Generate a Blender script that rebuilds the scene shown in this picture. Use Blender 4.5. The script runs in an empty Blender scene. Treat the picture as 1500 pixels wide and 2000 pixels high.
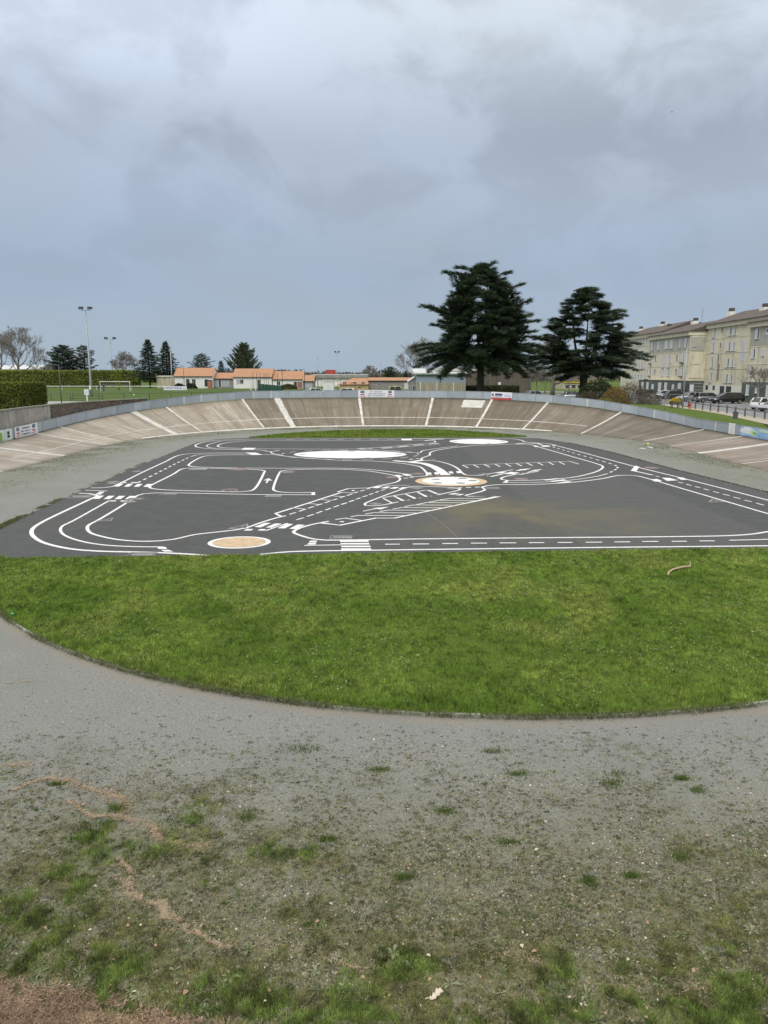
import bpy, bmesh, math, random
import numpy as np
from mathutils import Vector, Matrix

random.seed(7)
SC = bpy.context.scene
COL = SC.collection

# ------------------------------------------------------------------ camera
F, CAMH = 1450.0, 6.5
PITCH = math.atan(270 / F)
cam_d = bpy.data.cameras.new('camera')
cam_d.sensor_fit = 'HORIZONTAL'
cam_d.sensor_width = 36.0
cam_d.lens = 36.0 * F / 1500.0
cam_d.clip_start = 0.1
cam_d.clip_end = 20000
cam = bpy.data.objects.new('camera', cam_d)
COL.objects.link(cam)
cam.location = (0, 0, CAMH)
cam.rotation_euler = (math.pi / 2 - PITCH, 0, 0)
SC.camera = cam

# ------------------------------------------------------------------ light
SUN_EL, SUN_AZ = math.radians(48), math.radians(205)      # behind the left shoulder, veiled by cloud
sun_d = bpy.data.lights.new('sun', 'SUN')
sun_d.energy = 1.4
sun_d.angle = math.radians(25)
sun_d.color = (1.0, 0.965, 0.91)
sun = bpy.data.objects.new('sun', sun_d)
COL.objects.link(sun)
sun.location = (0, -20, 60)
sd = Vector((math.sin(SUN_AZ) * math.cos(SUN_EL), math.cos(SUN_AZ) * math.cos(SUN_EL), math.sin(SUN_EL)))
sun.rotation_euler = sd.to_track_quat('Z', 'Y').to_euler()

W = bpy.data.worlds.new('World')
SC.world = W
W.use_nodes = True
nt = W.node_tree
nt.nodes.clear()


def N(t, kind, **kw):
    n = t.nodes.new(kind)
    for k, v in kw.items():
        setattr(n, k, v)
    return n


def math_node(t, op, a, b=None, clamp=False):
    n = N(t, 'ShaderNodeMath', operation=op, use_clamp=clamp)
    for i, v in enumerate((a, b)):
        if v is None:
            continue
        if isinstance(v, (int, float)):
            n.inputs[i].default_value = v
        else:
            t.links.new(v, n.inputs[i])
    return n.outputs[0]


def mix_col(t, fac, a, b, blend='MIX'):
    n = N(t, 'ShaderNodeMix', data_type='RGBA', blend_type=blend)
    for idx, v in ((0, fac), (6, a), (7, b)):
        if isinstance(v, (int, float)):
            n.inputs[idx].default_value = v
        elif isinstance(v, (tuple, list)):
            n.inputs[idx].default_value = tuple(v) + (1,) if len(v) == 3 else v
        else:
            t.links.new(v, n.inputs[idx])
    return n.outputs[2]


def ramp(t, fac, stops, interp='LINEAR'):
    n = N(t, 'ShaderNodeValToRGB')
    n.color_ramp.interpolation = interp
    el = n.color_ramp.elements
    while len(el) < len(stops):
        el.new(0.5)
    for e, (p, c) in zip(el, stops):
        e.position = p
        e.color = (c, c, c, 1) if isinstance(c, (int, float)) else tuple(c) + (1,)
    t.links.new(fac, n.inputs[0])
    return n.outputs[0]


def noise(t, vec, scale, detail=4, rough=0.55, dist=0.0):
    n = N(t, 'ShaderNodeTexNoise')
    n.inputs['Scale'].default_value = scale
    n.inputs['Detail'].default_value = detail
    n.inputs['Roughness'].default_value = rough
    n.inputs['Distortion'].default_value = dist
    if vec is not None:
        t.links.new(vec, n.inputs['Vector'])
    return n.outputs[0]


tc = N(nt, 'ShaderNodeTexCoord')
sep = N(nt, 'ShaderNodeSeparateXYZ')
nt.links.new(tc.outputs['Generated'], sep.inputs[0])
zz = math_node(nt, 'ADD', math_node(nt, 'MAXIMUM', sep.outputs[2], 0.0), 0.16)
cx = math_node(nt, 'DIVIDE', sep.outputs[0], zz)
cy = math_node(nt, 'DIVIDE', sep.outputs[1], zz)
comb = N(nt, 'ShaderNodeCombineXYZ')
nt.links.new(cx, comb.inputs[0])
nt.links.new(math_node(nt, 'MULTIPLY', cy, 0.8), comb.inputs[1])
comb.inputs[2].default_value = 3.3
n_big = noise(nt, comb.outputs[0], 0.75, 2, 0.45, 0.2)
zp = math_node(nt, 'ADD', math_node(nt, 'MAXIMUM', sep.outputs[2], 0.0), 0.5)
comb2 = N(nt, 'ShaderNodeCombineXYZ')
nt.links.new(math_node(nt, 'DIVIDE', sep.outputs[0], zp), comb2.inputs[0])
nt.links.new(math_node(nt, 'DIVIDE', sep.outputs[1], zp), comb2.inputs[1])
comb2.inputs[2].default_value = 1.7
n_puf = noise(nt, comb2.outputs[0], 4.6, 6, 0.55, 0.35)
bigm = ramp(nt, n_big, [(0.33, 0.0), (0.66, 1.0)], 'EASE')
pufm = ramp(nt, n_puf, [(0.40, 0.0), (0.58, 1.0)], 'EASE')
elev = math_node(nt, 'MAXIMUM', sep.outputs[2], 0.0)
# overcast deck: brighter the higher one looks
g0 = ramp(nt, elev, [(0.0, (0.345, 0.42, 0.50)), (0.12, (0.325, 0.392, 0.49)), (0.25, (0.378, 0.44, 0.54)),
                     (0.42, (0.62, 0.69, 0.795)), (0.60, (1.02, 1.01, 0.99)), (1.0, (1.45, 1.40, 1.32))], 'EASE')
hi = ramp(nt, elev, [(0.0, 0.05), (0.10, 0.16), (0.20, 0.45), (0.28, 0.85), (0.40, 1.0), (1.0, 1.0)])
dark = math_node(nt, 'MULTIPLY', math_node(nt, 'SUBTRACT', 0.5, bigm), hi)
dark2 = math_node(nt, 'MULTIPLY', math_node(nt, 'SUBTRACT', 0.5, pufm), math_node(nt, 'MULTIPLY', hi, 0.22))
fac = math_node(nt, 'SUBTRACT', 1.0, math_node(nt, 'ADD', math_node(nt, 'MULTIPLY', dark, 0.18), dark2))
vm = N(nt, 'ShaderNodeVectorMath', operation='SCALE')
nt.links.new(g0, vm.inputs[0])
nt.links.new(fac, vm.inputs[3])
# thin parts of the deck lean blue, thick parts neutral grey
tint = mix_col(nt, bigm, (1.0, 1.0, 0.97), (0.975, 1.0, 1.03))
cloud = mix_col(nt, 1.0, vm.outputs[0], tint, 'MULTIPLY')
sky = N(nt, 'ShaderNodeTexSky', sky_type='NISHITA')
sky.sun_disc = False
sky.sun_elevation = SUN_EL
sky.sun_rotation = SUN_AZ
sky.air_density = 1.0
sky.dust_density = 2.0
skys = N(nt, 'ShaderNodeVectorMath', operation='SCALE')
nt.links.new(sky.outputs[0], skys.inputs[0])
skys.inputs[3].default_value = 0.1
final = mix_col(nt, 0.94, skys.outputs[0], cloud)
bg = N(nt, 'ShaderNodeBackground')
bg.inputs[1].default_value = 1.0
nt.links.new(final, bg.inputs[0])
wo = N(nt, 'ShaderNodeOutputWorld')
nt.links.new(bg.outputs[0], wo.inputs[0])

SC.view_settings.view_transform = 'Standard'
SC.view_settings.look = 'None'
SC.view_settings.gamma = 1.0
SC.view_settings.use_curve_mapping = False
SC.view_settings.exposure = 0.22

# ------------------------------------------------------------------ pixel -> place
cP, sP = math.cos(PITCH), math.sin(PITCH)
ZO = 2.15            # level of the town around the sunken track


def ray(x, y):
    u, v = (x - 750) / F, (1000 - y) / F
    return Vector((u, cP + v * sP, -sP + v * cP))


def G(x, y, z=0.0):
    d = ray(x, y)
    t = (z - CAMH) / d.z
    return Vector((d.x * t, d.y * t, z))


def onY(x, y, Y):
    d = ray(x, y)
    t = Y / d.y
    return Vector((d.x * t, Y, CAMH + d.z * t))


def onX(x, y, X):
    d = ray(x, y)
    t = X / d.x
    return Vector((X, d.y * t, CAMH + d.z * t))


# ------------------------------------------------------------------ numpy noise
def vnoise(x, y, seed=0):
    rs = np.random.RandomState(seed)
    T = rs.rand(256, 256)
    xi, yi = np.floor(x).astype(int), np.floor(y).astype(int)
    fx, fy = x - xi, y - yi
    fx, fy = fx * fx * (3 - 2 * fx), fy * fy * (3 - 2 * fy)
    a, b = T[xi % 256, yi % 256], T[(xi + 1) % 256, yi % 256]
    c, d = T[xi % 256, (yi + 1) % 256], T[(xi + 1) % 256, (yi + 1) % 256]
    return (a * (1 - fx) + b * fx) * (1 - fy) + (c * (1 - fx) + d * fx) * fy


def fnoise(x, y, seed=0, octv=4):
    s, a, t = 0, 0.5, 0
    for k in range(octv):
        s = s + a * vnoise(x * 2 ** k + 17.3 * k, y * 2 ** k + 5.1 * k, seed + k)
        t += a
        a *= 0.55
    return s / t


# ------------------------------------------------------------------ materials
MATS = {}


def new_mat(name):
    m = bpy.data.materials.new(name)
    m.use_nodes = True
    t = m.node_tree
    b = t.nodes['Principled BSDF']
    MATS[name] = m
    return m, t, b


def setc(t, sock, v):
    if isinstance(v, (tuple, list)):
        sock.default_value = tuple(v) + (1,)
    else:
        t.links.new(v, sock)


def bump(t, b, h, strength=0.3, dist=0.02):
    n = N(t, 'ShaderNodeBump')
    n.inputs['Strength'].default_value = strength
    n.inputs['Distance'].default_value = dist
    t.links.new(h, n.inputs['Height'])
    t.links.new(n.outputs[0], b.inputs['Normal'])


def pos(t):
    return N(t, 'ShaderNodeNewGeometry').outputs['Position']


def scaled(t, vec, s):
    n = N(t, 'ShaderNodeVectorMath', operation='MULTIPLY')
    t.links.new(vec, n.inputs[0])
    n.inputs[1].default_value = s
    return n.outputs[0]


def plain(name, c1, c2=None, scale=3.0, rough=0.7, metal=0.0, bmp=0.0, spec=None, lo=0.35, hi=0.65, detail=5):
    if name in MATS:
        return MATS[name]
    m, t, b = new_mat(name)
    if c2 is None:
        c2 = tuple(v * 0.8 for v in c1)
    p = pos(t)
    n = noise(t, p, scale, detail)
    setc(t, b.inputs['Base Color'], mix_col(t, ramp(t, n, [(lo, 0.0), (hi, 1.0)]), c1, c2))
    b.inputs['Roughness'].default_value = rough
    b.inputs['Metallic'].default_value = metal
    if spec is not None:
        b.inputs['Specular IOR Level'].default_value = spec
    if bmp:
        bump(t, b, noise(t, p, scale * 6, 3), bmp, 0.02)
    return m


def attr_mat(name, rough=0.75, trans=0.0, spec=0.25):
    """colour from the mesh attribute 'col' (each blade / leaf has its own colour)"""
    m, t, b = new_mat(name)
    a = N(t, 'ShaderNodeAttribute', attribute_name='col')
    t.links.new(a.outputs['Color'], b.inputs['Base Color'])
    b.inputs['Roughness'].default_value = rough
    b.inputs['Specular IOR Level'].default_value = spec
    if trans:
        tr = N(t, 'ShaderNodeBsdfTranslucent')
        t.links.new(a.outputs['Color'], tr.inputs[0])
        mx = N(t, 'ShaderNodeMixShader')
        mx.inputs[0].default_value = trans
        t.links.new(b.outputs[0], mx.inputs[1])
        t.links.new(tr.outputs[0], mx.inputs[2])
        t.links.new(mx.outputs[0], t.nodes['Material Output'].inputs['Surface'])
    return m


attr_mat('grass_blade', 0.7, 0.25)
attr_mat('leaf', 0.75, 0.1)
attr_mat('litter', 0.85, 0.0)


def mat_gravel():
    m, t, b = new_mat('gravel')
    p = pos(t)
    fine = noise(t, p, 60, 3, 0.7)
    mid = noise(t, p, 9, 4, 0.6)
    big = noise(t, p, 0.35, 4, 0.6, 0.4)
    grit = noise(t, p, 22, 4, 0.75)
    base = mix_col(t, ramp(t, fine, [(0.32, 0.0), (0.68, 1.0)]), (0.155, 0.158, 0.146), (0.335, 0.337, 0.313))
    base = mix_col(t, ramp(t, grit, [(0.32, 0.9), (0.47, 0.0)]), base, (0.07, 0.073, 0.060))
    base = mix_col(t, ramp(t, grit, [(0.56, 0.0), (0.68, 0.8)]), base, (0.46, 0.465, 0.445))
    base = mix_col(t, ramp(t, mid, [(0.3, 0.0), (0.7, 0.4)]), base, (0.185, 0.192, 0.18))
    speck = noise(t, p, 6.5, 3, 0.8)
    base = mix_col(t, ramp(t, speck, [(0.30, 0.85), (0.38, 0.0)]), base, (0.075, 0.078, 0.058))
    # broad tone patches and mossy growth
    base = mix_col(t, ramp(t, big, [(0.42, 0.0), (0.62, 0.4)]), base, (0.18, 0.19, 0.18))
    moss = noise(t, p, 1.3, 6, 0.7)
    sx = N(t, 'ShaderNodeSeparateXYZ')
    t.links.new(p, sx.inputs[0])
    # growth along the foot of the banking (x near +-25, far end) and the near verge (y < 10)
    ax = math_node(t, 'ABSOLUTE', math_node(t, 'SUBTRACT', sx.outputs[0], 0.2))
    dy = math_node(t, 'MAXIMUM', math_node(t, 'SUBTRACT', sx.outputs[1], 67.0), 0.0)
    rad = math_node(t, 'SQRT', math_node(t, 'ADD', math_node(t, 'MULTIPLY', ax, ax), math_node(t, 'MULTIPLY', dy, dy)))
    edge = ramp(t, math_node(t, 'DIVIDE', rad, 30.0), [(0.66, 0.0), (0.74, 0.42), (0.855, 0.62)])
    mfac = math_node(t, 'MULTIPLY', edge, ramp(t, moss, [(0.36, 0.0), (0.62, 1.0)]))
    base = mix_col(t, mfac, base, mix_col(t, ramp(t, mid, [(0.4, 0.0), (0.6, 1.0)]), (0.12, 0.135, 0.065), (0.20, 0.20, 0.12)))
    near = ramp(t, math_node(t, 'DIVIDE', sx.outputs[1], 20.0), [(0.36, 1.0), (0.45, 0.75), (0.53, 0.30), (0.62, 0.05)])
    nfac = math_node(t, 'MULTIPLY', near, ramp(t, noise(t, p, 2.2, 6, 0.75), [(0.28, 0.35), (0.50, 1.0)]))
    soil = mix_col(t, ramp(t, noise(t, p, 14, 4, 0.7), [(0.35, 0.0), (0.65, 1.0)]), (0.085, 0.09, 0.042), (0.215, 0.20, 0.12))
    base = mix_col(t, nfac, base, soil)
    # sandy wash along the lawn's edging
    ddx = math_node(t, 'SUBTRACT', sx.outputs[0], 2.95)
    ddy = math_node(t, 'SUBTRACT', sx.outputs[1], 30.8)
    rr = math_node(t, 'SQRT', math_node(t, 'ADD', math_node(t, 'MULTIPLY', ddx, ddx), math_node(t, 'MULTIPLY', ddy, ddy)))
    wash = ramp(t, math_node(t, 'SUBTRACT', rr, 17.0), [(0.0, 0.0), (0.5, 0.75), (0.75, 0.5), (1.0, 0.0)])
    wash = math_node(t, 'MULTIPLY', wash, ramp(t, noise(t, p, 0.9, 4, 0.6), [(0.35, 0.25), (0.6, 1.0)]))
    base = mix_col(t, wash, base, mix_col(t, ramp(t, fine, [(0.35, 0.0), (0.65, 1.0)]), (0.20, 0.165, 0.125), (0.33, 0.28, 0.22)))
    setc(t, b.inputs['Base Color'], base)
    b.inputs['Roughness'].default_value = 0.95
    b.inputs['Specular IOR Level'].default_value = 0.15
    bump(t, b, grit, 0.8, 0.03)
    return m


def mat_asphalt():
    m, t, b = new_mat('asphalt')
    p = pos(t)
    fine = noise(t, p, 45, 3, 0.7)
    big = noise(t, p, 0.16, 5, 0.6, 0.6)
    mid = noise(t, p, 1.1, 5, 0.65)
    c = mix_col(t, ramp(t, fine, [(0.3, 0.0), (0.7, 1.0)]), (0.045, 0.048, 0.048), (0.098, 0.101, 0.100))
    c = mix_col(t, ramp(t, mid, [(0.38, 0.0), (0.70, 0.55)]), c, (0.102, 0.104, 0.100))
    c = mix_col(t, ramp(t, noise(t, p, 3.5, 5, 0.7), [(0.30, 0.5), (0.46, 0.0)]), c, (0.040, 0.042, 0.041))
    # laid in strips with seams running down the pad
    sx = N(t, 'ShaderNodeSeparateXYZ')
    t.links.new(p, sx.inputs[0])
    lane = math_node(t, 'FLOOR', math_node(t, 'DIVIDE', math_node(t, 'ADD', sx.outputs[0], math_node(t, 'MULTIPLY', sx.outputs[1], 0.02)), 4.1))
    wn = N(t, 'ShaderNodeTexWhiteNoise', noise_dimensions='1D')
    t.links.new(lane, wn.inputs['W'])
    c = mix_col(t, math_node(t, 'MULTIPLY', wn.outputs['Value'], 0.34), c, (0.12, 0.122, 0.118))
    # ochre mud stain washed over the right part of the pad
    dx = math_node(t, 'DIVIDE', math_node(t, 'SUBTRACT', sx.outputs[0], 6.5), 7.5)
    dy = math_node(t, 'DIVIDE', math_node(t, 'SUBTRACT', sx.outputs[1], 34.0), 6.5)
    r2 = math_node(t, 'ADD', math_node(t, 'MULTIPLY', dx, dx), math_node(t, 'MULTIPLY', dy, dy))
    st = math_node(t, 'MULTIPLY', ramp(t, r2, [(0.0, 0.85), (1.0, 0.0)]), ramp(t, big, [(0.38, 0.0), (0.60, 1.0)]))
    c = mix_col(t, st, c, (0.150, 0.132, 0.078))
    c = mix_col(t, ramp(t, noise(t, p, 0.45, 5, 0.6), [(0.55, 0.0), (0.75, 0.30)]), c, (0.090, 0.091, 0.066))
    setc(t, b.inputs['Base Color'], c)
    b.inputs['Roughness'].default_value = 0.9
    b.inputs['Specular IOR Level'].default_value = 0.2
    bump(t, b, fine, 0.4, 0.008)
    return m


def mat_track():
    """rough old concrete: streaks run down the slope (UV: u along the track, v up the slope)"""
    m, t, b = new_mat('track_concrete')
    uv = N(t, 'ShaderNodeUVMap').outputs[0]
    st = noise(t, scaled(t, uv, (1.1, 0.10, 1)), 1.0, 6, 0.75, 0.5)
    st2 = noise(t, scaled(t, uv, (5.5, 0.22, 1)), 1.0, 5, 0.7)
    blot = noise(t, scaled(t, uv, (0.22, 0.5, 1)), 1.0, 6, 0.65, 0.6)
    oi = N(t, 'ShaderNodeObjectInfo')
    c = mix_col(t, ramp(t, st, [(0.30, 0.0), (0.70, 1.0)]), (0.50, 0.47, 0.44), (1.28, 1.24, 1.18))
    c = mix_col(t, ramp(t, st2, [(0.33, 0.6), (0.58, 0.0)]), c, (0.42, 0.40, 0.37))
    c = mix_col(t, ramp(t, blot, [(0.46, 0.0), (0.66, 0.7)]), c, (0.62, 0.575, 0.50))
    c = mix_col(t, ramp(t, noise(t, scaled(t, uv, (0.9, 1.4, 1)), 1.0, 6, 0.7), [(0.58, 0.0), (0.72, 0.5)]), c, (1.25, 1.22, 1.17))
    # dark damp growth along the top rim
    sx = N(t, 'ShaderNodeSeparateXYZ')
    t.links.new(uv, sx.inputs[0])
    rim = ramp(t, math_node(t, 'ADD', math_node(t, 'DIVIDE', sx.outputs[1], 7.0), math_node(t, 'MULTIPLY', math_node(t, 'SUBTRACT', st2, 0.5), 0.5)),
               [(0.80, 0.0), (1.0, 0.6)])
    c = mix_col(t, rim, c, (0.48, 0.47, 0.36))
    c = mix_col(t, 1.0, c, oi.outputs['Color'], 'MULTIPLY')
    setc(t, b.inputs['Base Color'], c)
    b.inputs['Roughness'].default_value = 0.9
    b.inputs['Specular IOR Level'].default_value = 0.2
    bump(t, b, st2, 0.25, 0.02)
    return m


def mat_streaked(name, c1, c2, sx_, sz_, rough=0.9, dark=(0.06, 0.055, 0.05), amount=0.6):
    """weathered wall: vertical run-off streaks"""
    m, t, b = new_mat(name)
    p = pos(t)
    st = noise(t, scaled(t, p, (sx_, sx_, sz_)), 1.0, 6, 0.7)
    bl = noise(t, p, 0.7, 5, 0.6)
    c = mix_col(t, ramp(t, bl, [(0.35, 0.0), (0.65, 1.0)]), c1, c2)
    c = mix_col(t, ramp(t, st, [(0.5, 0.0), (0.72, amount)]), c, dark)
    setc(t, b.inputs['Base Color'], c)
    b.inputs['Roughness'].default_value = rough
    return m


def mat_grassland(name, c1, c2, c3):
    m, t, b = new_mat(name)
    p = pos(t)
    a = noise(t, p, 0.5, 6, 0.65, 0.3)
    f = noise(t, p, 9, 5, 0.75)
    c = mix_col(t, ramp(t, a, [(0.35, 0.0), (0.65, 1.0)]), c1, c2)
    c = mix_col(t, ramp(t, f, [(0.4, 0.0), (0.68, 0.8)]), c, c3)
    setc(t, b.inputs['Base Color'], c)
    b.inputs['Roughness'].default_value = 0.95
    b.inputs['Specular IOR Level'].default_value = 0.1
    bump(t, b, f, 0.8, 0.05)
    return m


def mat_tiles(name, c1, c2, c3):
    m, t, b = new_mat(name)
    p = pos(t)
    w = N(t, 'ShaderNodeTexWave', wave_type='BANDS', bands_direction='X')
    w.inputs['Scale'].default_value = 1.6
    t.links.new(p, w.inputs['Vector'])
    a = noise(t, p, 0.8, 6, 0.7)
    f = noise(t, p, 6, 3, 0.7)
    c = mix_col(t, ramp(t, a, [(0.35, 0.0), (0.65, 1.0)]), c1, c2)
    c = mix_col(t, ramp(t, f, [(0.45, 0.0), (0.7, 0.7)]), c, c3)
    setc(t, b.inputs['Base Color'], c)
    b.inputs['Roughness'].default_value = 0.85
    bump(t, b, w.outputs[1], 0.5, 0.05)
    return m


def mat_paint_white():
    m, t, b = new_mat('white_road_paint')
    p = pos(t)
    w = noise(t, p, 5, 6, 0.75)
    c = mix_col(t, ramp(t, w, [(0.40, 0.0), (0.62, 1.0)]), (0.80, 0.80, 0.79), (0.66, 0.66, 0.65))
    c = mix_col(t, ramp(t, noise(t, p, 24, 4, 0.8), [(0.52, 0.0), (0.66, 0.75)]), c, (0.30, 0.30, 0.29))
    setc(t, b.inputs['Base Color'], c)
    b.inputs['Roughness'].default_value = 0.7
    return m


mat_gravel(); mat_asphalt(); mat_track(); mat_paint_white()
mat_grassland('outer_grass', (0.06, 0.115, 0.018), (0.085, 0.135, 0.026), (0.12, 0.145, 0.045))
mat_grassland('pitch_grass', (0.072, 0.112, 0.030), (0.085, 0.124, 0.036), (0.065, 0.098, 0.026))
mat_grassland('lawn_soil', (0.065, 0.115, 0.014), (0.09, 0.14, 0.022), (0.12, 0.135, 0.035))
mat_grassland('verge', (0.10, 0.14, 0.035), (0.15, 0.16, 0.06), (0.20, 0.18, 0.10))
mat_streaked('wall_concrete', (0.30, 0.285, 0.25), (0.42, 0.40, 0.36), 2.6, 0.22, amount=0.85)
mat_streaked('facade_cream', (0.66, 0.61, 0.46), (0.73, 0.68, 0.525), 1.1, 0.14, dark=(0.26, 0.235, 0.17), amount=0.7)
mat_streaked('facade_pale', (0.60, 0.57, 0.46), (0.67, 0.635, 0.53), 1.3, 0.10, dark=(0.36, 0.33, 0.26), amount=0.55)
mat_streaked('facade_band', (0.68, 0.63, 0.47), (0.75, 0.70, 0.54), 1.0, 0.15, dark=(0.33, 0.3, 0.22), amount=0.5)
mat_streaked('plinth_green', (0.085, 0.105, 0.09), (0.12, 0.14, 0.12), 1.6, 0.2, dark=(0.045, 0.05, 0.045), amount=0.5)
mat_streaked('loggia_grey', (0.38, 0.39, 0.33), (0.46, 0.46, 0.39), 1.6, 0.2, dark=(0.22, 0.22, 0.18), amount=0.5)
mat_streaked('wood_cladding', (0.115, 0.098, 0.08), (0.155, 0.135, 0.11), 3.0, 0.05, dark=(0.06, 0.05, 0.042), amount=0.7)
mat_streaked('timber_palisade', (0.42, 0.38, 0.28), (0.36, 0.34, 0.27), 2.0, 0.1, dark=(0.22, 0.17, 0.12), amount=0.7)
mat_tiles('orange_tiles', (0.40, 0.21, 0.118), (0.46, 0.255, 0.15), (0.31, 0.16, 0.092))
mat_tiles('brown_tiles', (0.095, 0.075, 0.062), (0.125, 0.098, 0.082), (0.07, 0.056, 0.048))
plain('render_white', (0.84, 0.82, 0.77), (0.77, 0.75, 0.70), 0.6, 0.9)
plain('render_cream', (0.52, 0.46, 0.33), (0.45, 0.40, 0.29), 0.6, 0.9)
plain('render_yellow', (0.52, 0.40, 0.17), (0.46, 0.35, 0.15), 0.6, 0.9)
plain('render_grey', (0.30, 0.28, 0.26), (0.25, 0.235, 0.22), 0.6, 0.9)
plain('brick_pink', (0.42, 0.17, 0.12), (0.36, 0.15, 0.11), 2, 0.9)
plain('shutter_grey', (0.42, 0.44, 0.46), (0.38, 0.40, 0.42), 1, 0.6)
plain('shed_blue', (0.30, 0.36, 0.44), (0.33, 0.39, 0.47), 0.5, 0.5)
plain('fibre_cement', (0.33, 0.32, 0.30), (0.24, 0.235, 0.22), 0.7, 0.9)
plain('pale_metal', (0.62, 0.63, 0.63), (0.52, 0.53, 0.53), 0.7, 0.5)
plain('galvanised', (0.36, 0.385, 0.40), (0.30, 0.32, 0.335), 1.2, 0.5, 0.3)
plain('dark_metal', (0.035, 0.038, 0.04), (0.05, 0.052, 0.054), 3, 0.5, 0.2)
plain('white_enamel', (0.78, 0.78, 0.77), (0.70, 0.70, 0.69), 2, 0.5)
plain('frame_white', (0.72, 0.72, 0.72), (0.64, 0.64, 0.64), 2, 0.5)
plain('shutter_white', (0.66, 0.67, 0.69), (0.58, 0.59, 0.61), 2.5, 0.6)
plain('door_dark', (0.045, 0.05, 0.05), (0.06, 0.065, 0.065), 2, 0.5)
plain('glass_dark', (0.025, 0.03, 0.035), (0.04, 0.045, 0.05), 0.8, 0.08, spec=0.7)
plain('kerb_concrete', (0.30, 0.30, 0.26), (0.15, 0.16, 0.11), 5, 0.95, bmp=0.5)
plain('stick_wood', (0.50, 0.38, 0.25), (0.36, 0.26, 0.165), 12, 0.8)
plain('bark_dark', (0.055, 0.047, 0.04), (0.085, 0.072, 0.06), 4, 0.95, bmp=0.6)
plain('bark_grey', (0.17, 0.155, 0.14), (0.23, 0.21, 0.19), 4, 0.95, bmp=0.5)
plain('path_sand', (0.40, 0.355, 0.27), (0.33, 0.30, 0.235), 1.4, 0.95)
plain('path_grey', (0.33, 0.325, 0.30), (0.27, 0.265, 0.25), 0.8, 0.95)
plain('town_asphalt', (0.17, 0.175, 0.185), (0.225, 0.225, 0.235), 0.35, 0.9)
plain('tan_paint', (0.56, 0.42, 0.27), (0.45, 0.33, 0.21), 3.5, 0.8, lo=0.42, hi=0.6)
plain('faded_paint', (0.27, 0.262, 0.255), (0.19, 0.187, 0.183), 6, 0.85)
plain('faded_red', (0.26, 0.165, 0.155), (0.18, 0.15, 0.145), 6, 0.85)
plain('faded_blue', (0.20, 0.225, 0.26), (0.16, 0.175, 0.19), 6, 0.85)
plain('spot_grey', (0.16, 0.165, 0.165), (0.22, 0.225, 0.225), 5, 0.85)
plain('tan_ring', (0.58, 0.43, 0.27), (0.50, 0.37, 0.23), 3, 0.8)
plain('strip_concrete', (0.60, 0.585, 0.545), (0.46, 0.445, 0.405), 1.4, 0.9)
plain('line_white_old', (0.64, 0.62, 0.575), (0.44, 0.42, 0.375), 1.6, 0.85)
plain('banner_white', (0.80, 0.80, 0.82), (0.74, 0.74, 0.77), 0.8, 0.55)
plain('banner_blue', (0.10, 0.16, 0.22), (0.13, 0.2, 0.26), 2, 0.6)
plain('banner_red', (0.50, 0.075, 0.075), (0.42, 0.06, 0.07), 2, 0.6)
plain('banner_text', (0.14, 0.15, 0.17), (0.18, 0.19, 0.22), 2, 0.6)
plain('banner_green', (0.25, 0.46, 0.09), (0.22, 0.42, 0.08), 2, 0.6)
plain('banner_navy', (0.07, 0.075, 0.17), (0.09, 0.1, 0.2), 2, 0.6)
plain('lilac', (0.48, 0.50, 0.74), (0.58, 0.60, 0.78), 1.5, 0.6)
plain('mural_blue', (0.05, 0.09, 0.46), (0.09, 0.16, 0.55), 2, 0.6)
plain('mural_sky', (0.25, 0.44, 0.72), (0.36, 0.54, 0.76), 2, 0.6)
plain('mural_mint', (0.55, 0.72, 0.60), (0.48, 0.66, 0.50), 2, 0.6)
plain('sign_red', (0.50, 0.06, 0.04), (0.44, 0.05, 0.035), 1, 0.5)
plain('hydrant_red', (0.48, 0.035, 0.03), (0.40, 0.03, 0.03), 4, 0.4)
plain('mesh_green', (0.016, 0.06, 0.042), (0.025, 0.08, 0.056), 1.2, 0.8)
plain('bin_grey', (0.085, 0.10, 0.115), (0.10, 0.115, 0.13), 3, 0.5)
plain('timber_grey', (0.10, 0.09, 0.078), (0.14, 0.125, 0.11), 5, 0.9)
plain('tyre', (0.012, 0.012, 0.012), (0.02, 0.02, 0.02), 5, 0.9)
plain('rim', (0.45, 0.46, 0.47), (0.38, 0.39, 0.40), 4, 0.35, 0.7)
plain('car_glass', (0.012, 0.015, 0.018), (0.02, 0.023, 0.026), 1, 0.05, spec=0.9)
plain('tail_lamp', (0.42, 0.02, 0.02), (0.36, 0.02, 0.02), 4, 0.2)
plain('head_lamp', (0.70, 0.72, 0.74), (0.6, 0.62, 0.64), 4, 0.15)
plain('skin', (0.45, 0.27, 0.19), (0.40, 0.24, 0.17), 4, 0.7)
plain('hair', (0.03, 0.022, 0.016), (0.05, 0.035, 0.025), 9, 0.8)
plain('oak_leaf', (0.62, 0.54, 0.44), (0.50, 0.42, 0.33), 30, 0.8)
plain('dry_leaf', (0.40, 0.275, 0.16), (0.30, 0.20, 0.115), 20, 0.8)
plain('dry_leaf_pale', (0.60, 0.53, 0.43), (0.50, 0.43, 0.33), 20, 0.8)
plain('lime_plastic', (0.05, 0.36, 0.12), (0.05, 0.30, 0.10), 5, 0.5)
plain('yellow_plastic', (0.62, 0.44, 0.03), (0.56, 0.40, 0.03), 5, 0.5)
plain('bird_black', (0.03, 0.03, 0.035), (0.05, 0.05, 0.055), 9, 0.8)


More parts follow.
